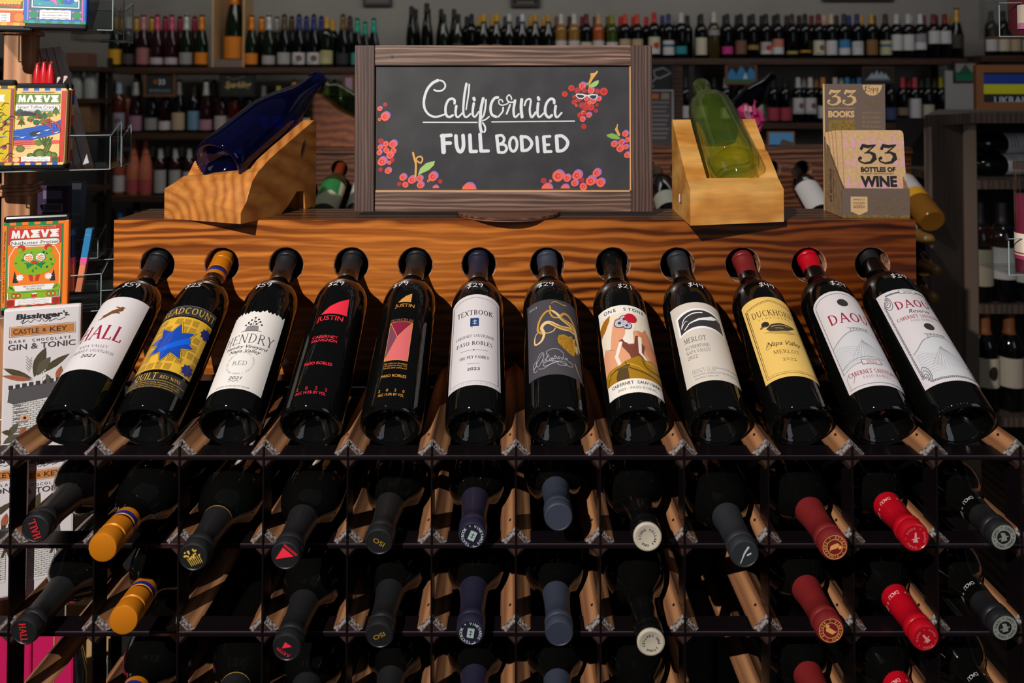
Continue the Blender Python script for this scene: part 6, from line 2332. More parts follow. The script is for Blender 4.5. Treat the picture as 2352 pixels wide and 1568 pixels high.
def bg_bottle(x, y, z, kind, cap, body, lab, lh=(.03, .115), sc=1.0, label=None, group=None, art=None):
    prof, cz = KIND[kind]
    H = prof[-1][1]
    bm_, cm_, rough = M(body, rough=.07), M(cap, rough=.4, metal=.3 if kind == 'c' else 0), .6
    nm = 'sparkling_wine_bottle' if kind == 'c' else 'wine_bottle'
    t = thing(nm, label, 'wine bottle', (x, y, z), group=group)
    t.scale = (sc, sc, sc)
    def mk_body():
        q = MB(); q.lathe(prof, bm_, 20); return q.mesh('glass_body', smooth=R(50))
    link('glass_body', bgm(('b', kind, body), mk_body), t)
    def mk_cap():
        q = MB()
        pts = [(rad_at2(prof, zz) + .0009, zz) for zz in [cz + (H - .002 - cz) * i / 5 for i in range(6)]]
        if kind == 'c':
            pts[4] = (pts[4][0] + .001, pts[4][1])
            pts[5] = (pts[5][0] + .0012, pts[5][1])
        q.lathe([(pts[0][0] - .0004, cz - .001)] + pts + [(.009, H + .003), (0, H + .003)], cm_, 18)
        return q.mesh('capsule', smooth=R(50))
    link('capsule', bgm(('c', kind, cap), mk_cap), t)
    if lab:
        R0 = prof[3][0]
        def mk_lab():
            a = Art()
            a.rect(-R0 * 1450, lh[0] * 1000, R0 * 1450, lh[1] * 1000, M(lab, rough=.65), 1)
            if art:
                art(a, R0 * 1000, lh[0] * 1000, lh[1] * 1000)
            return a.mesh('label', lambda u, v, h: Vector(((R0 + .0004 + h) * sin(u / R0), -(R0 + .0004 + h) * cos(u / R0), v)), du=.011)
        link('label', bgm(('l', kind, lab, lh, art.__name__ if art else ''), mk_lab), t)
    return t


def rad_at2(prof, z):
    for (r0, z0), (r1, z1) in zip(prof, prof[1:]):
        if z0 <= z <= z1 and z1 > z0:
            return r0 + (r1 - r0) * (z - z0) / (z1 - z0)
    return prof[-2][0]


def col(rgb):
    import colorsys
    h, l, s = colorsys.rgb_to_hls(*[v / 255 for v in rgb])
    if l < .16:
        return 'black'
    if s < .16:
        return 'white' if l > .68 else ('pale grey' if l > .5 else 'grey')
    h *= 360
    if l < .3 and 10 < h < 60:
        return 'brown'
    for lim, n in ((14, 'red'), (40, 'orange'), (66, 'yellow'), (160, 'green'), (195, 'teal'), (262, 'blue'), (300, 'purple'), (345, 'pink'), (361, 'red')):
        if h < lim:
            return ('dark ' if l < .28 else 'pale ' if l > .72 else '') + n
    return 'red'


def a_mark(a, r, v0, v1):
    a.disc(r * .25, (v0 + v1) / 2, r * .5, M((120, 90, 80)), 2)
    a.rect(-r * .8, v0 + 8, r * .2, v0 + 14, M((110, 106, 110)), 2)


def a_band(a, r, v0, v1):
    a.rect(-r * 1.45, v0 + (v1 - v0) * .55, r * 1.45, v0 + (v1 - v0) * .75, M((70, 104, 128)), 2)


def a_red(a, r, v0, v1):
    a.disc(r * .2, v0 + (v1 - v0) * .5, r * .55, M((188, 60, 44)), 2)
    a.rect(-r * 1.45, v0, r * 1.45, v0 + (v1 - v0) * .3, M((210, 206, 200)), 2)


def a_split(a, r, v0, v1):
    a.rect(-r * 1.45, v0, r * 1.45, v0 + (v1 - v0) * .45, M((206, 204, 206)), 2)


def a_text(a, r, v0, v1):
    for k in range(3):
        a.rect(-r * .7, v1 - 14 - 12 * k, r * .7, v1 - 11 - 12 * k, M((96, 90, 92)), 2)


G1, BK_, WN, RS, AM = (16, 28, 12), (9, 9, 10), (36, 8, 12), (190, 110, 96), (150, 110, 50)
Wh, Cr, Gy, Or, Ye, Pk, Nv, Gd, Sv, Tl, Tn, Dr, Rd, Bl = ((206, 202, 204), (206, 198, 172), (150, 148, 146), (226, 130, 24), (214, 160, 20), (206, 84, 112), (40, 52, 110), (196, 150, 58), (196, 194, 190),
                                                          (40, 160, 136), (190, 164, 134), (110, 26, 36), (196, 40, 36), (52, 130, 176))
COUNT = {}
NUMW = ['first', 'second', 'third', 'fourth', 'fifth', 'sixth', 'seventh', 'eighth', 'ninth', 'tenth', 'eleventh', 'twelfth', 'thirteenth', 'fourteenth', 'fifteenth',
        'sixteenth', 'seventeenth', 'eighteenth', 'nineteenth', 'twentieth', 'twenty-first', 'twenty-second', 'twenty-third', 'twenty-fourth', 'twenty-fifth', 'twenty-sixth', 'twenty-seventh', 'twenty-eighth',
        'twenty-ninth', 'thirtieth', 'thirty-first', 'thirty-second', 'thirty-third', 'thirty-fourth', 'thirty-fifth', 'thirty-sixth', 'thirty-seventh', 'thirty-eighth']


def row(where, items, D, z, back=False):
    """items: (px, kind, cap, body, label colour, label heights, scale, art)"""
    for i, it in enumerate(sorted(items, key=lambda q: q[0])):
        px, kind, cap, body, lab = it[:5]
        lh = it[5] if len(it) > 5 and it[5] else ((.02, .095) if kind == 'c' else (.03, .112))
        sc = it[6] if len(it) > 6 and it[6] else 1.0
        art = it[7] if len(it) > 7 else None
        if back:
            tx = '%s-capped bottle, %s from the left in the back line of %s' % (col(cap), NUMW[i], where)
        elif lab:
            tx = '%s-capped bottle with %s label, %s from left, %s' % (col(cap), col(lab), NUMW[i], where)
        else:
            tx = '%s-capped dark bottle, %s from left, %s' % (col(cap), NUMW[i], where)
        bg_bottle(P(px, 200, D).x, D, z, kind, cap, body, lab if not back else None, lh, sc, tx, 'bottles on ' + where, art)


WLT = 'left top shelf'
row(WLT, [(264, 'c', Gd, G1, Ye, (.02, .115)), (294, 'w', Sv, BK_, (70, 60, 56), (.02, .08), 1.08), (328, 'c', (190, 130, 120), WN, (164, 104, 104), (.02, .125)), (360, 'c', Pk, (44, 10, 20), (190, 176, 182), (.02, .062)),
          (393, 'c', Pk, (44, 10, 20), (188, 174, 180), (.02, .062)), (427, 'c', Sv, G1, Gy, (.02, .095)), (462, 'c', Or, G1, Or, (.02, .095)), (577, 'c', Or, G1, Or, (.02, .09)),
          (617, 'c', Sv, G1, (170, 166, 164), (.02, .075)), (652, 'c', (90, 74, 44), BK_, (168, 166, 164), (.02, .095)), (686, 'c', Nv, BK_, Wh, (.02, .095), 1, a_mark), (720, 'c', Nv, BK_, Wh, (.02, .095), 1, a_mark),
          (750, 'w', Gd, G1, (190, 184, 130), (.02, .1), 1.08, a_text), (787, 'c', (110, 84, 40), BK_, (44, 44, 46), (.02, .09)), (820, 'c', Tl, BK_, (70, 150, 140), (.02, .1), .93), (858, 'c', Tl, BK_, Cr, None, .93)], YL + .07, zl[0])
row(WLT, [(279, 'c', Gd, G1, None), (312, 'c', Gd, G1, None), (347, 'c', Gd, WN, None), (378, 'c', (150, 44, 66), WN, None), (412, 'c', (150, 44, 66), WN, None), (446, 'c', (150, 44, 66), WN, None),
          (600, 'c', Or, G1, None), (635, 'c', Gy, G1, None), (669, 'c', (70, 54, 30), BK_, None), (703, 'c', Nv, BK_, None), (737, 'c', Nv, BK_, None), (764, 'w', Gd, BK_, None, None, 1.06), (803, 'c', (74, 36, 34), BK_, None), (838, 'c', Tl, BK_, None, None, .9)],
    YL + .19, zl[0], True)
# big boxed bottle
bxw = thing('wooden_gift_box', 'open pale wooden box holding a giant orange-label bottle on the left top shelf', 'gift box', (P(532, 100, YL + .1).x, YL + .04, zl[0]))
PL = M((196, 160, 116), rough=.6)
bt = MB()
for x0, x1 in ((-.105, -.093), (.093, .105)):
    bt.box2((x0, 0, 0), (x1, .16, .56), PL)
bt.build('side_wall', bxw)
bt = MB(); bt.box2((-.093, .15, 0), (.093, .16, .56), M((150, 112, 78), rough=.7)); bt.build('back_wall', bxw)
bt = MB(); bt.box2((-.093, 0, 0), (.093, .15, .05), M((128, 112, 100), rough=.7)); bt.build('bottom_rail', bxw)
bg_bottle(bxw.location.x + .012, YL + .12, zl[0] + .0505, 'c', Or, G1, Or, (.005, .10), 1.5, 'giant orange-capped bottle with orange label standing in the wooden gift box')

WCT = 'middle top shelf'
zc = P(1200, 134, YR + .05).z
row(WCT, [(945, 'f', (20, 20, 20), BK_, None), (980, 'f', (18, 18, 18), BK_, None, None, 1.06), (1019, 'b', (28, 30, 18), G1, None), (1052, 'b', (26, 26, 16), G1, (70, 62, 52), (.02, .1)), (1083, 'w', (20, 22, 24), BK_, None),
          (1111, 'b', Ye, BK_, Tn, (.02, .09)), (1141, 'b', Ye, BK_, Tn, (.02, .09)), (1170, 'b', Sv, BK_, None), (1200, 'b', (206, 210, 224), BK_, None), (1230, 'b', Gd, BK_, (150, 90, 20), (.06, .085)), (1260, 'b', Gd, BK_, (150, 90, 20), (.06, .085)),
          (1289, 'w', (210, 206, 196), AM, Wh, (.03, .12)), (1319, 'w', (210, 206, 196), AM, Wh, (.03, .12)), (1347, 'w', Dr, BK_, Cr, (.03, .11)), (1375, 'w', (206, 160, 110), (170, 84, 40), Wh, (.03, .12)), (1406, 'w', (150, 140, 40), (60, 74, 24), Wh, (.03, .11)),
          (1436, 'w', (206, 74, 44), BK_, Tn, (.03, .13)), (1464, 'w', (206, 74, 44), BK_, Tn, (.03, .13)), (1503, 'w', Rd, BK_, Cr, (.03, .14), 1.03, a_red)], YR + .05, zr[0])
row(WCT, [(930 + 24 + k * 29.5, 'w' if k > 3 else 'f', c, BK_, None, None, .98) for k, c in enumerate([(18, 18, 18), (18, 18, 18), (24, 26, 16), (24, 24, 18), (20, 22, 24), Gd, Gd, (60, 60, 62), (60, 60, 62), Gd, Gd, (120, 90, 60), (60, 50, 40), Dr, (90, 60, 40), (100, 94, 30), Rd, Rd, Rd])], YR + .15, zr[0], True)
WRT = 'right top shelf'
row(WRT, [(1536, 'w', Nv, BK_, Wh, (.025, .12), 1, a_band), (1565, 'w', Sv, BK_, (40, 140, 150), (.03, .08), 1.03), (1611, 'w', (26, 24, 22), BK_, Cr, (.025, .14), 1), (1640, 'w', Sv, (66, 56, 24), Gy, (.15, .185), 1.04), (1671, 'w', (34, 36, 38), BK_, (196, 50, 130), (.03, .08)),
          (1702, 'w', (26, 26, 18), BK_, (120, 84, 66), (.03, .12)), (1730, 'w', (34, 26, 24), BK_, (150, 120, 60), (.06, .09)), (1760, 'w', (28, 28, 30), BK_, (180, 170, 170), (.03, .11), 1, a_red), (1787, 'w', (24, 26, 24), BK_, (196, 120, 100), (.03, .13), 1, a_split),
          (1820, 'w', (60, 40, 36), BK_, (170, 150, 90), (.03, .05)), (1850, 'w', (26, 24, 26), BK_, (190, 140, 40), (.04, .055)), (1881, 'w', Dr, BK_, Cr, (.025, .12), 1, a_mark), (1910, 'w', (206, 176, 146), BK_, Wh, (.025, .12)), (1940, 'w', (44, 44, 50), BK_, Bl, (.025, .125), 1, a_split),
          (1970, 'w', (36, 48, 110), BK_, Wh, (.025, .115), 1, a_text), (2003, 'w', Gd, BK_, (134, 96, 50), (.025, .125)), (2035, 'w', (60, 40, 36), BK_, (190, 184, 150), (.025, .12), 1, a_band), (2060, 'w', Sv, BK_, Wh, (.055, .16)), (2087, 'w', Sv, BK_, Wh, (.055, .16)),
          (2115, 'w', (200, 204, 214), BK_, (150, 142, 148), (.06, .165), 1, a_split), (2146, 'w', Dr, BK_, Wh, (.1, .185)), (2172, 'w', Dr, BK_, Wh, (.1, .185)), (2199, 'c', Gd, BK_, (60, 52, 40), (.07, .16), 1)], YR + .05, zr[0])
row(WRT, [(1522 + k * 28.6, 'w', c, BK_, None) for k, c in enumerate([Nv, (150, 148, 146), (36, 34, 30), (30, 28, 26), Gy, (34, 36, 38), (26, 26, 18), (34, 26, 24), (28, 28, 30), (24, 26, 24), (60, 40, 36), (26, 24, 26), Dr, (206, 176, 146), (44, 44, 50), (36, 48, 110), Gd, (60, 40, 36), Gy, Gy, (170, 172, 184), Dr, Dr, Gd])], YR + .14, zr[0], True)
# a last group at the far right on the corner cabinet line
row('far right top shelf', [(2278, 'w', (30, 24, 24), BK_, Wh), (2306, 'w', (40, 30, 30), BK_, Cr), (2332, 'w', (36, 30, 30), BK_, Tn), (2362, 'w', (36, 30, 30), BK_, Wh)], YR + .05, P(2300, 128, YR + .05).z)
b = MB()
zz = P(2300, 128, YR + .05).z
x0 = P(2255, 128, YR).x
fr = thing('wall_shelf', 'dark wall shelf behind the clear candy pocket at the far right', 'shelf', (x0, YR, zz))
b.box2((0, 0, -.04), (.75, .36, 0), SHELF)
b.build('shelf_board', fr)
for xx in (.05, .68):
    b = MB(); b.box2((xx, .02, -zz), (xx + .03, .05, -.0403), UPR); b.build('upright', fr)

W2 = 'second shelf left'
row(W2, [(241, 'c', Sv, AM, (178, 180, 170), (.02, .105)), (274, 'w', (160, 186, 200), (84, 34, 22), (150, 146, 166), (.02, .12), 1.08, a_mark), (313, 'c', Sv, (34, 10, 13), (164, 116, 138), (.015, .11)), (349, 'b', (24, 24, 24), BK_, Gy, (.02, .095)),
         (380, 'w', (40, 26, 24), (34, 10, 12), Wh, (.02, .075)), (411, 'c', (150, 142, 136), BK_, Tn, (.02, .13)), (446, 'w', (40, 40, 24), BK_, (110, 150, 176), (.02, .14)), (474, 'c', Sv, (40, 12, 14), (176, 130, 148), (.02, .085)),
         (508, 'b', (30, 24, 24), (40, 14, 14), (184, 172, 164), (.02, .11)), (538, 'w', (120, 40, 20), (70, 20, 14), (170, 130, 120), (.02, .09)), (570, 'w', (30, 30, 30), BK_, Gy), (606, 'w', (120, 110, 116), BK_, Wh), (640, 'w', (178, 166, 50), G1, Wh),
         (676, 'c', Gd, G1, Cr), (712, 'c', (170, 150, 80), G1, Wh), (751, 'c', (196, 158, 100), BK_, Wh), (785, 'w', (190, 160, 110), (50, 16, 14), (150, 130, 150))], YL + .07, zl[1])
row(W2, [(259, 'c', Sv, AM, None), (294, 'w', (150, 170, 180), RS, None), (452, 'w', BK_, BK_, None), (492, 'c', Gy, WN, None), (622, 'w', (110, 100, 110), BK_, None), (655, 'w', Ye, G1, None), (733, 'c', Gd, G1, None), (768, 'c', Gd, BK_, None)], YL + .19, zl[1], True)
W3 = 'third shelf left'
row(W3, [(243, 'f', (190, 180, 176), RS, (200, 150, 150), (.02, .11), .93), (277, 'w', (170, 160, 150), (170, 90, 70), Wh, (.02, .12), 1.04), (309, 'c', (214, 120, 84), (206, 120, 90), (190, 80, 84), (.02, .095), 1.05), (337, 'c', (214, 120, 84), (206, 120, 90), (190, 80, 84), (.02, .095), 1.05),
         (371, 'w', Sv, (48, 12, 16), (186, 182, 182), (.015, .16)), (405, 'w', Sv, (50, 13, 17), (186, 182, 182), (.015, .16)), (437, 'w', Sv, (50, 13, 17), Wh, (.015, .15)), (470, 'w', (206, 170, 130), (100, 24, 24), Wh)], YL + .07, zl[2])
row(W3, [(259, 'f', (180, 172, 170), RS, None, None, .92), (292, 'w', Gy, RS, None, None, 1.04), (323, 'c', (190, 100, 74), RS, None, None, 1.02), (353, 'w', Sv, WN, None), (388, 'w', Sv, WN, None), (420, 'w', Sv, WN, None)], YL + .19, zl[2], True)
W4 = 'fourth shelf left'
row(W4, [(246, 'w', (140, 84, 40), (70, 60, 30), (170, 140, 70), (.02, .1)), (280, 'w', (70, 130, 190), G1, Wh), (318, 'w', Sv, G1, Gy), (351, 'w', (190, 176, 60), G1, Cr)], YL + .07, zl[3])
row(W4, [(262, 'w', (140, 84, 40), G1, None), (299, 'w', (60, 100, 150), G1, None), (334, 'w', Sv, G1, None), (368, 'w', (190, 176, 60), G1, None)], YL + .19, zl[3], True)
W5 = 'second shelf right'
row(W5, [(1576, 'w', (60, 60, 66), BK_, Wh), (1610, 'w', (30, 30, 34), BK_, Gy), (1640, 'w', (26, 26, 26), BK_, None), (1668, 'w', (206, 206, 212), BK_, Wh, (.03, .1)), (1702, 'w', (24, 24, 26), BK_, Wh), (1740, 'w', (26, 24, 28), BK_, (196, 194, 170), (.03, .12)),
         (1776, 'w', (30, 26, 28), BK_, (176, 60, 80), (.015, .1)), (1803, 'w', (30, 26, 28), BK_, (176, 60, 80), (.015, .1)), (1833, 'w', Sv, BK_, Wh, (.06, .165), 1, a_mark), (1861, 'w', Sv, BK_, Wh, (.06, .165), 1, a_mark), (1890, 'w', (206, 130, 70), BK_, Wh), (1918, 'w', Sv, BK_, Wh),
         (1946, 'w', (70, 130, 180), BK_, Wh), (1974, 'w', (70, 130, 180), BK_, Wh), (2045, 'w', (28, 30, 60), BK_, (60, 74, 110), (.02, .1)), (2073, 'w', (180, 60, 72), BK_, (130, 110, 90), (.05, .1)), (2101, 'w', (186, 64, 76), BK_, Wh, (.03, .16)), (2131, 'w', (40, 40, 44), BK_, (190, 180, 160), (.03, .12)), (2162, 'w', (160, 150, 40), BK_, (150, 148, 150), (.05, .07))], YR + .05, zr[1])
row(W5, [(1846, 'w', Gy, BK_, None), (1875, 'w', (150, 110, 80), BK_, None), (1932, 'w', (190, 190, 184), BK_, None), (1960, 'w', (60, 110, 150), BK_, None), (2087, 'w', (150, 50, 60), BK_, None), (2116, 'w', (60, 60, 60), BK_, None), (2147, 'w', (60, 60, 30), BK_, None)], YR + .14, zr[1], True)

# ---- framed chalk cards and posters in the background
FRW, CHB = M((112, 74, 48), rough=.6), M((40, 42, 42), rough=.8)


def card(name, label, x0, y0, x1, y1, D, fw, art=None, base=CHB, frm=FRW, cat='sign'):
    p, q = P(x0, y1, D), P(x1, y0, D)
    g = thing(name, label, cat, (p.x, D, p.z))
    w, h = q.x - p.x, q.z - p.z
    b = MB()
    b.box2((fw, .004, fw), (w - fw, .012, h - fw), base)
    b.build('panel', g)
    if fw > .002:
        b = MB()
        b.box2((0, 0, 0), (w, .016, fw), frm); b.box2((0, 0, h - fw), (w, .016, h), frm)
        b.box2((0, 0, fw), (fw, .016, h - fw), frm); b.box2((w - fw, 0, fw), (w, .016, h - fw), frm)
        b.build('frame', g)
    if art:
        a = Art()
        art(a, w * 1000, h * 1000)
        a.build('drawing', lambda u, v, hh: Vector((u, .0036 - hh * 3, v)), g)
    return g


def a33(a, w, h):
    a.text('33', w * .56, h * .58, 34, M((190, 196, 200)), 1, bold=.04)
    a.text('SPARKLING', w * .5, h * .24, 20, M((140, 170, 186)), 1, width=w * .66)
    a.disc(w * .36, h * .58, 14, M((170, 90, 40)), 1)


def aspk(a, w, h):
    a.text('Sparkling', w * .5, h * .48, 40, M((206, 176, 110)), 1, slant=.35, width=w * .7, bold=.02)
    a.line([(w * .2, h * .78), (w * .4, h * .68), (w * .7, h * .8)], 5, M((120, 116, 90)), 1, smooth=4)


def aglass(a, w, h):
    c = M((150, 152, 158))
    a.line([(w * .68, h * 1.0 - 20), (w * .36, h * .74), (w * .4, h * .52), (w * .55, h * .44), (w * .98, h * .66), (w * .68, h - 20)], 7, c, 1)
    a.line([(w * .46, h * .46), (w * .2, h * .2)], 8, c, 1)
    a.line([(w * .1, h * .34), (w * .36, h * .12)], 6, c, 1)


def aposter(a, w, h):
    a.rect(w * .05, h * .84, w * .5, h * .93, M((206, 110, 56)), 1)
    a.rect(w * .6, h * .83, w * .86, h * .95, M((150, 136, 120)), 1)
    for k in range(9):
        a.rect(w * .2, h * (.76 - .078 * k), w * (.86 - .05 * (k % 3)), h * (.79 - .078 * k), M((140, 132, 132)), 1)
    a.rect(w * .02, h * .5, w * .1, h * .62, M((206, 110, 56)), 1)


def amount(a, w, h):
    bl = M((52, 132, 186))
    for x, y, r in ((.2, .5, .3), (.5, .62, .34), (.8, .56, .3)):
        a.poly([(w * (x - .2), h * .25), (w * (x - .08), h * (y + .1)), (w * x, h * (y + .3)), (w * (x + .1), h * (y + .12)), (w * (x + .2), h * .25)], bl, 1)
    a.rect(w * .04, h * .05, w * .96, h * .25, M((36, 110, 62)), 2)
    a.poly([(w * .56, h * .28), (w * .64, h * .6), (w * .7, h * .28)], Wh_, 3)


Wh_ = M((206, 214, 220))


def aopera(a, w, h):
    c = M((170, 182, 190))
    for x, s in ((.3, .5), (.45, .7), (.6, .6), (.72, .45)):
        a.poly([(w * (x - .14), h * .3), (w * (x + .02), h * (.3 + s * .7)), (w * (x + .14), h * .3)], c, 1)
    a.rect(w * .1, h * .2, w * .9, h * .3, M((120, 134, 140)), 1)


def ahill(a, w, h):
    a.rect(0, h * .5, w, h, M((150, 146, 140)), 1)
    a.rect(w * .1, h * .12, w, h * .5, M((20, 120, 84)), 1)
    a.poly([(w * .2, h * .4), (w * .5, h * .86), (w * .8, h * .4)], M((40, 90, 74)), 2)


def aflag(a, w, h):
    a.rect(w * .1, h * .57, w, h * .79, M((20, 60, 170)), 1)
    a.rect(w * .1, h * .35, w, h * .57, M((222, 222, 20)), 1)


card('framed_chalkboard', 'small framed chalkboard reading 33 on the second left shelf', 329, 163, 404, 222, YL + .01, .018, a33)
card('framed_chalkboard', 'small dark chalkboard with gold lettering on the second left shelf', 503, 163, 586, 222, YL + .01, .012, aspk, frm=M((40, 36, 34)))
card('framed_card', 'small framed pink card on the second left shelf beside the sign', 786, 170, 816, 220, YL + .01, .018, None, base=M((180, 150, 170)))
card('wall_picture', 'dark framed picture high on the back wall above the left shelf', 833, -60, 900, 13, 5.29, .02, None, base=M((90, 92, 92)), frm=M((58, 42, 36)))


def adom(a, w, h):
    a.text('DOMAINE', w * .5, h * .13, 16, Gy_, 1, width=w * .55)


Gy_ = M((160, 160, 156))
card('wall_picture', 'dark framed chalkboard high on the back wall above the sign', 1173, -60, 1241, 15, 5.29, .02, adom, frm=M((64, 46, 40)))
card('wall_picture', 'framed picture at the top edge of the back wall, right', 1890, -60, 2055, 1, 5.29, .02, None, frm=M((64, 46, 40)))
pz = 3.9
pg = thing('notice_post', 'dark wooden notice board post right behind the chalkboard sign', 'post', (P(1556, 300, 3.92).x, 3.92, 0))
b = MB(); b.box2((-.030, 0, 0), (.030, .05, P(1550, 150, 3.9).z), SHELF); b.build('post', pg)
card('framed_chalkboard', 'dark chalkboard with a tilted wine glass drawing right of the sign', 1478, 147, 1544, 206, 3.9, .004, aglass, frm=M((30, 30, 30)))
card('notice_poster', 'dark printed poster in a silver frame below the wine glass chalkboard', 1478, 206, 1547, 336, 3.9, .008, aposter, base=M((78, 72, 78)), frm=M((170, 172, 174)), cat='poster')
card('framed_chalkboard', 'small framed chalk picture of blue mountains on the right shelf', 1666, 147, 1739, 194, YR + .01, .016, amount)
card('framed_chalkboard', 'small framed chalk picture of a white opera house on the right shelf', 1981, 153, 2053, 192, YR + .01, .014, aopera, frm=M((70, 50, 40)))
card('framed_picture', 'small framed picture with green hills left of the flag board', 2190, 140, 2246, 190, YR - .018, .014, ahill, base=M((140, 140, 136)), frm=M((46, 38, 34)), cat='picture')
card('paper_notice', 'plain pale paper sheet behind the corner cabinet', 2173, 162, 2238, 272, YR - .016, .001, None, base=M((170, 166, 168)), cat='notice')
card('chalk_picture', 'small blue seascape card standing low behind the green bottle', 1765, 302, 1825, 345, 2.42, .003, lambda a, w, h: (a.rect(0, h * .3, w, h, M((60, 120, 170)), 1), a.poly([(w * .3, 0), (w * .55, h * .6), (w, h * .4), (w, 0)], M((70, 56, 50)), 2)), cat='picture')
# cardboard boxes and glasses on the shelf at far left
for k, (x0, y0, x1, y1, c, lb) in enumerate(((150, 235, 212, 305, (150, 112, 78), 'tan carton on the shelf behind the chocolate stand'), (158, 120, 205, 152, (120, 84, 70), 'brown box behind the acrylic tray, far left shelf'))):
    p, q = P(x0, y1, 4.6), P(x1, y0, 4.6)
    g = thing('carton', lb, 'carton', (p.x, 4.57, P(90, 306 if k == 0 else 153, 4.55).z + .0005))
    b = MB(); b.box2((0, 0, 0), (q.x - p.x, .12, q.z - p.z), M(c, rough=.8)); b.build('box_body', g, bevel=.003)
sl = thing('side_shelf', 'dark shelf unit behind the chocolate stand at the far left', 'shelf unit', (P(90, 200, 4.55).x, 4.55, 0))
w = P(212, 200, 4.55).x - P(-60, 200, 4.55).x
for y in (153, 226, 306, 430):
    b = MB(); b.box2((-w / 2, 0, P(90, y, 4.55).z - .03), (w / 2, .15, P(90, y, 4.55).z), SHELF); b.build('shelf_board', sl)
for xx in (-w / 2, w / 2 - .03):
    b = MB(); b.box2((xx, .1505, 0), (xx + .03, .165, P(90, 130, 4.55).z), UPR); b.build('upright', sl)
for k in range(5):
    px = 84 + 31 * k
    g = thing('glass_jar', 'pale glass jar on the far left shelf, %s from the left' % NUMW[k], 'jar', (P(px, 226, 4.62).x, 4.62, P(90, 226, 4.55).z), group='jars on the far left shelf')
    b = MB(); b.lathe([(0, 0), (.036, 0), (.037, .12), (.028, .14), (.028, .15), (0, .15)], M((170, 172, 170), rough=.2), 18); b.build('jar_body', g, smooth=R(40))
    b = MB(); b.lathe([(0, .1505), (.031, .1505), (.031, .17), (0, .17)], M((130, 128, 120), rough=.4), 18); b.build('lid', g, smooth=R(40))

# ================================================================== second display rack behind
D2 = 2.36
L2 = P(780, 352, D2).z
hx2 = [P(x, 400, D2).x for x in (700, 779, 850, 921, 992, 1063, 1134, 1205, 1276, 1347, 1418, 1489, 1560, 1631, 1702, 1773, 1844)]
pitch2 = hx2[2] - hx2[1]
hx2 += [hx2[-1] + pitch2 * k for k in (1, 2, 3)]
rk2 = thing('display_ledge', 'second dark wooden ledge with neck holes farther back behind the front one', 'display ledge', (0, D2, 0))
PINE2 = wood('stained_far_ledge', [(0, (64, 34, 20)), (0.5, (104, 60, 36)), (1, (132, 80, 50))], scale=(.2, 1, 1), wscale=18, dist=8, direction='Z', fine=(6, 120, 120), rough=.4)
b = MB()
hz2 = P(780, 388, D2).z
za = L2 - .22
board_with_holes(b, hx2[0] - .05, hx2[-1] + .05, za - L2, 0, 0, .024, hx2, hz2 - L2, .027, PINE2, HOLE, VOID)
o = b.build('front_board', rk2); o.location.z = L2
b = MB(); b.box2((hx2[0] - .05, -.012, L2 + .0003), (hx2[-1] + .05, .17, L2 + .018), PINE2); b.build('top_board', rk2, bevel=.002)
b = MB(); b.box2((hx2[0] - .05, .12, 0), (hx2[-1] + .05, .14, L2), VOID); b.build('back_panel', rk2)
T2 = L2 + .018


def lying(x, cap, body, lab, lh, label, art=None, caps=.9, dz=0.0):
    tip = Vector((x, D2 + .03, hz2 + .008 + dz))
    z = Vector((0.0, .868, .49))
    base = tip - z * .3
    t = bg_bottle(0, 0, 0, 'w', cap, body, lab, lh, 1.0, label, 'bottles on the second display ledge', art)
    t.matrix_world = frame(base, z, (0, -.49, .87))
    return t


lying(hx2[1], (150, 60, 36), (58, 60, 26), (206, 204, 170), (.055, .175), 'white wine bottle with a green and cream label between holder and sign', lambda a, r, v0, v1: a.poly([(-52, v0 + 60), (-52, v1), (30, v1), (34, v0 + 56), (10, v0 + 66), (-20, v0 + 52)], M((30, 130, 62)), 2))
lying(hx2[0], (40, 30, 30), BK_, Wh, (.06, .17), 'dark lying bottle mostly hidden behind the teak holder')
lying(hx2[2], (90, 40, 30), (70, 50, 24), Wh, (.06, .18), 'lying bottle with pale label half hidden by the sign')
lying(hx2[11] + .03, (70, 66, 60), BK_, (150, 150, 140), (.06, .12), 'dark lying bottle between sign and yellow holder')
lying(hx2[16] - .02, (40, 32, 28), BK_, Wh, (.05, .17), 'lying bottle with white label between yellow holder and card box')
lying(hx2[17] + .0, Wh, BK_, Wh, (.06, .17), 'lying bottle with white cap just left of the card box')
lying(hx2[19] - .015, (60, 50, 40), (130, 84, 26), Wh, (.085, .18), 'amber lying bottle with white and yellow label right of the card box', lambda a, r, v0, v1: a.rect(-54, v0, 54, v0 + 32, M((226, 164, 20)), 2), dz=.012)
# necks of the second rack at its right end
for k, (px, py) in enumerate(((2136, 551), (2153, 622), (2146, 684))):
    tip = P(px, py, 2.02)
    base = Vector((tip.x - .0, tip.y + .3, tip.z))
    t = bg_bottle(0, 0, 0, 'w', (128, 92, 38), BK_, None, None, 1.0, 'gold-capped bottle neck out at the right end of the second rack, %s' % ('top', 'middle', 'lowest')[k], 'necks of the second rack')
    t.matrix_world = frame(base, tip - base, (0, 0, 1))
r2 = thing('wine_rack', 'dark lattice rack of the second display seen past the right end of the front ledge', 'wine rack', (0, 2.12, 0))
for px in (2060, 2118):
    b = MB(); x = P(px, 600, 2.12).x; b.box2((x - .0012, 0, 0), (x + .0012, .03, P(px, 520, 2.12).z), STRIP); b.build('vertical_strip', r2)
for py in (592, 662, 720):
    b = MB(); z = P(2100, py, 2.12).z - .0012; b.box2((P(2000, py, 2.12).x, .001, z), (P(2128, py, 2.12).x, .03, z + .0024), STRIP); b.build('horizontal_strip', r2)
for px in (2060, 2118):
    for py in (592, 662, 720):
        p = P(px, py, 2.12)
        o = link('rail', rail_me, r2); o.location = (p.x, 0, p.z)
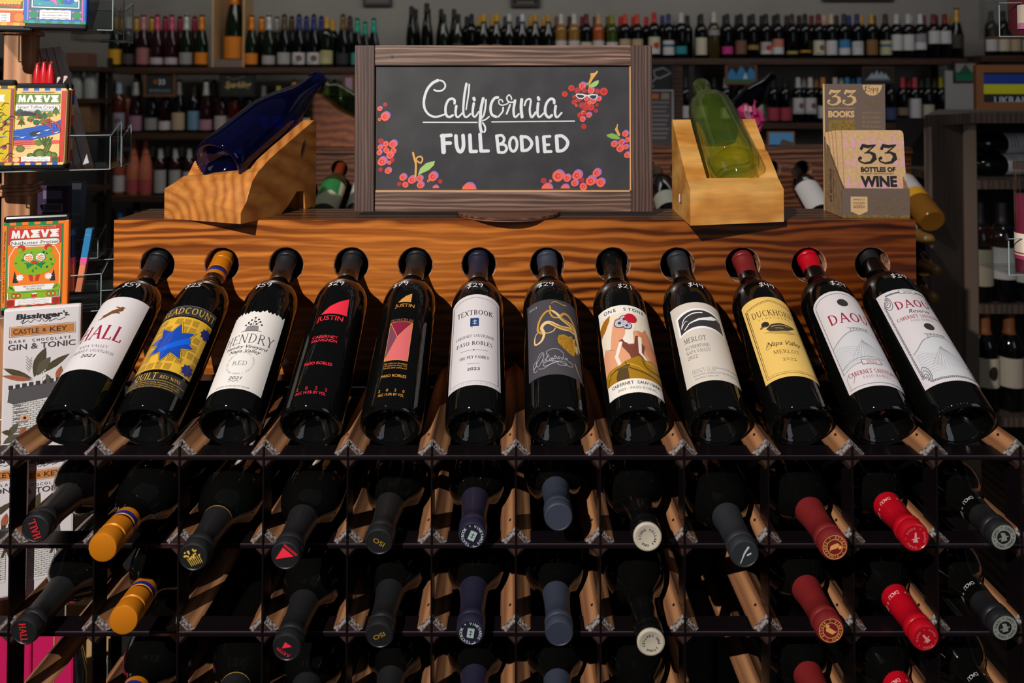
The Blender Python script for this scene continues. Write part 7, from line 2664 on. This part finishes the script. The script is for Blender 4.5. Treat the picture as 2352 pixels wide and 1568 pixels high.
# yellow ring hanging on a neck
yr = thing('paper_ring', 'yellow paper ring around a gold-capped neck of the second rack', 'neck ring', P(2122, 612, 2.1))
b = MB(); b.tube([(.024 * cos(t), 0, .024 * sin(t)) for t in [2 * pi * k / 24 for k in range(25)]], .0034, M((222, 150, 16), rough=.5), 8); b.build('ring', yr, smooth=R(60))

# teak holder and green bottle on the second ledge, blue bottle held by a pink hand
h2, e2, a2 = holder('bottle_holder', 'reddish wooden bottle holder on the second ledge left of the sign', (P(700, 350, 2.36).x, 2.37), (1, .05), .13, (.25, 1), .01, [(0, .01, .01, 0), (1, .01, .01, 0)], lambda t: .005, .065, .03, .5, TEAK) if False else (None, None, None)
g = thing('bottle_holder', 'reddish wooden bottle holder on the second ledge left of the sign', 'bottle holder', (P(733, 345, 2.4).x, 2.36, T2))
RW = wood('red_teak', [(0, (116, 54, 22)), (1, (158, 84, 38))], scale=(1, 1, 1), wscale=12, dist=5, fine=(30, 60, 60), rough=.5)
b = MB()
pr = [(-.02, 0), (.17, 0), (.17, .07), (.07, .118), (.012, .165), (-.004, .172), (-.02, .165)]
b.hexa([(x, .0, z) for x, z in pr], [(x, .11, z) for x, z in pr], RW)
b.build('block', g, bevel=.004)
z = Vector((-.82, .12, .5))
t = thing('glass_bottle', 'empty green bottle in the reddish holder behind the teak holder', 'bottle', mat=frame(g.location + Vector((.20, .055, .075)), z, (0, -1, .1)))
link('glass_body', hollow(WB, .0035, clear('dark_green_glass', (.62, .76, .56))), t)
PKH = M((206, 60, 120), rough=.4)
PKH2 = M((222, 150, 176), rough=.35)
BD = 2.45
hb = thing('hand_sculpture', 'pink ceramic hand holding up the tilted blue bottle behind the green bottle', 'sculpture', (P(1722, 330, BD).x, BD, T2))
def hp(px, py, dy=0.0):
    return P(px, py, BD + dy) - hb.location
b = MB()
b.lathe([(0, 0), (.04, 0), (.042, .006), (.03, .02), (.022, .05), (.026, .075), (.03, .095), (.02, .112), (0, .116)], PKH, 20)
b.tube([hp(1732, 285), hp(1716, 262, -.01), hp(1704, 244, -.012)], [.026, .028, .018], PKH, 10)
b.build('palm', hb, smooth=R(60))
for k, pts in enumerate([[(1708, 268, -.03), (1703, 256, -.045), (1704, 247, -.03)], [(1715, 272, -.03), (1712, 254, -.05), (1714, 245, -.035)], [(1722, 276, -.03), (1722, 256, -.05), (1724, 247, -.035)], [(1730, 280, -.02), (1733, 262, -.04), (1734, 252, -.03)]]):
    b = MB(); b.tube([hp(*q) for q in pts], [.0075, .008, .0062], PKH2 if k in (1, 2) else PKH, 9); b.build('finger', hb, smooth=R(60))
b = MB(); b.tube([hp(1742, 300), hp(1753, 276, -.01), hp(1742, 256, -.02), hp(1729, 248, -.02), hp(1736, 231, -.02)], [.011, .0095, .009, .0085, .006], PKH, 9); b.build('thumb', hb, smooth=R(60))
b0, b1 = P(1690, 262, BD + .03), P(1788, 158, BD + .12)
t = thing('glass_bottle', 'dark blue bottle tilted in the grip of the pink hand', 'bottle', mat=frame(b0, b1 - b0, (0, -1, 0)))
link('glass_body', hollow(CHAMP, .004, clear('deep_blue_glass', (.10, .11, .42))), t)
t.scale = (.9, .9, .72)

# ================================================================== corner cabinet on the right
CW_ = wood('cabinet_stain', [(0, (62, 48, 42)), (1, (92, 74, 66))], scale=(1, 1, .15), wscale=16, dist=4, direction='X', fine=(60, 60, 5), rough=.6)
CWD = M((26, 21, 20), rough=.8)
cb = thing('corner_cabinet', 'dark stained open cabinet of bottles at the right edge', 'cabinet', (P(2200, 300, 2.5).x, 2.5, 0))
cl = Vector(cb.location)


def cp(px, py, D):
    return P(px, py, D) - cl


ztop = P(2200, 259, 2.5).z
L0, L1 = Vector((P(2122, 300, 2.2).x, 2.2, 0)) - cl, Vector((P(2196, 300, 2.5).x, 2.5, 0)) - cl
b = MB()
b.hexa([L0, L0 + Vector((.02, -.005, 0)), L1 + Vector((.02, 0, 0)), L1], [v + Vector((0, 0, ztop - .034)) for v in (L0, L0 + Vector((.02, -.005, 0)), L1 + Vector((.02, 0, 0)), L1)], CW_)
b.build('side_panel', cb)
b = MB(); b.box2((L1.x + .021, -.004, 0), (L1.x + .065, .03, ztop - .034), M((110, 92, 80), rough=.6)); b.build('face_post', cb)
b = MB()
q = [L0 + Vector((-.01, -.02, 0)), L1 + Vector((.03, -.03, 0)), Vector((1.0, -.03, 0)), Vector((1.0, .55, 0)), Vector((.25, .55, 0))]
b.hexa([v + Vector((0, 0, ztop - .0335)) for v in q], [v + Vector((0, 0, ztop)) for v in q], CW_)
b.build('top_board', cb)
zs = [P(2260, y, 2.5).z for y in (414, 700, 960)]
for z in zs:
    b = MB(); b.box2((L1.x + .0655, .002, z - .03), (.99, .5, z), CW_); b.build('shelf_board', cb)
b = MB(); b.box2((L1.x + .0655, .505, 0), (.99, .52, ztop - .034), CWD); b.build('back_panel', cb)
# lying bottles on the cabinet's top opening
for k, (x, zz, yy) in enumerate(((2262, zs[0] + .0385, .1), (2272, zs[0] + .1125, .12))):
    p = Vector((P(x, 380, 2.6).x - .06, 2.5 + yy, zz))
    t = bg_bottle(0, 0, 0, 'w', (26, 26, 28), BK_, (206, 202, 206), (.03, .13), 1.0, '%s of two dark bottles lying on their sides in the right cabinet' % ('lower', 'upper')[k], 'lying bottles in the cabinet', a_text)
    t.matrix_world = frame(p + Vector((.27, .06, 0)), (-1, -.14, 0), (0, -.9, .4))
for k, (px, D, lab, lh) in enumerate(((2248, 2.56, (150, 140, 120), (.05, .16)), (2301, 2.56, (180, 176, 176), (.07, .165)), (2352, 2.56, (170, 166, 160), (.06, .16)))):
    bg_bottle(P(px, 600, D).x, D, zs[1], 'w', (30, 26, 28), BK_, lab, lh, 1.12, 'dark bottle standing in the right cabinet middle shelf, %s' % ('left of two seen', 'behind the jar', 'cut by the right edge')[k], 'standing bottles in the cabinet')
for k, (px, lab, ar) in enumerate(((2262, (190, 180, 160), lambda a, r, v0, v1: a.disc(4, (v0 + v1) / 2, 15, M((44, 34, 30)), 2, ry=22)), (2318, (170, 160, 146), None))):
    bg_bottle(P(px, 800, 2.58).x, 2.58, zs[2], 'w', (120, 70, 40), BK_, lab, (.075, .165), 1.1, 'dark bottle with pale label on the lower cabinet shelf, %s' % ('oval emblem', 'plain label')[k], 'standing bottles in the cabinet', ar)
# flag board on the cabinet
g = card('flag_board', 'wood-framed board with a blue and yellow flag and chalk lettering on the right cabinet', 2243, 149, 2420, 252, 2.56, .026, aflag, base=M((26, 26, 28)), frm=M((150, 92, 48)))
a = Art()
a.text('UKRAINE', 0, 0, 24, M((190, 200, 214)), 1, bold=.03, width=150)
w = P(2420, 200, 2.56).x - P(2243, 200, 2.56).x
a.build('chalk_lettering', lambda u, v, h: Vector((w * .52 + u, .003 - h, .034 + v)), g)
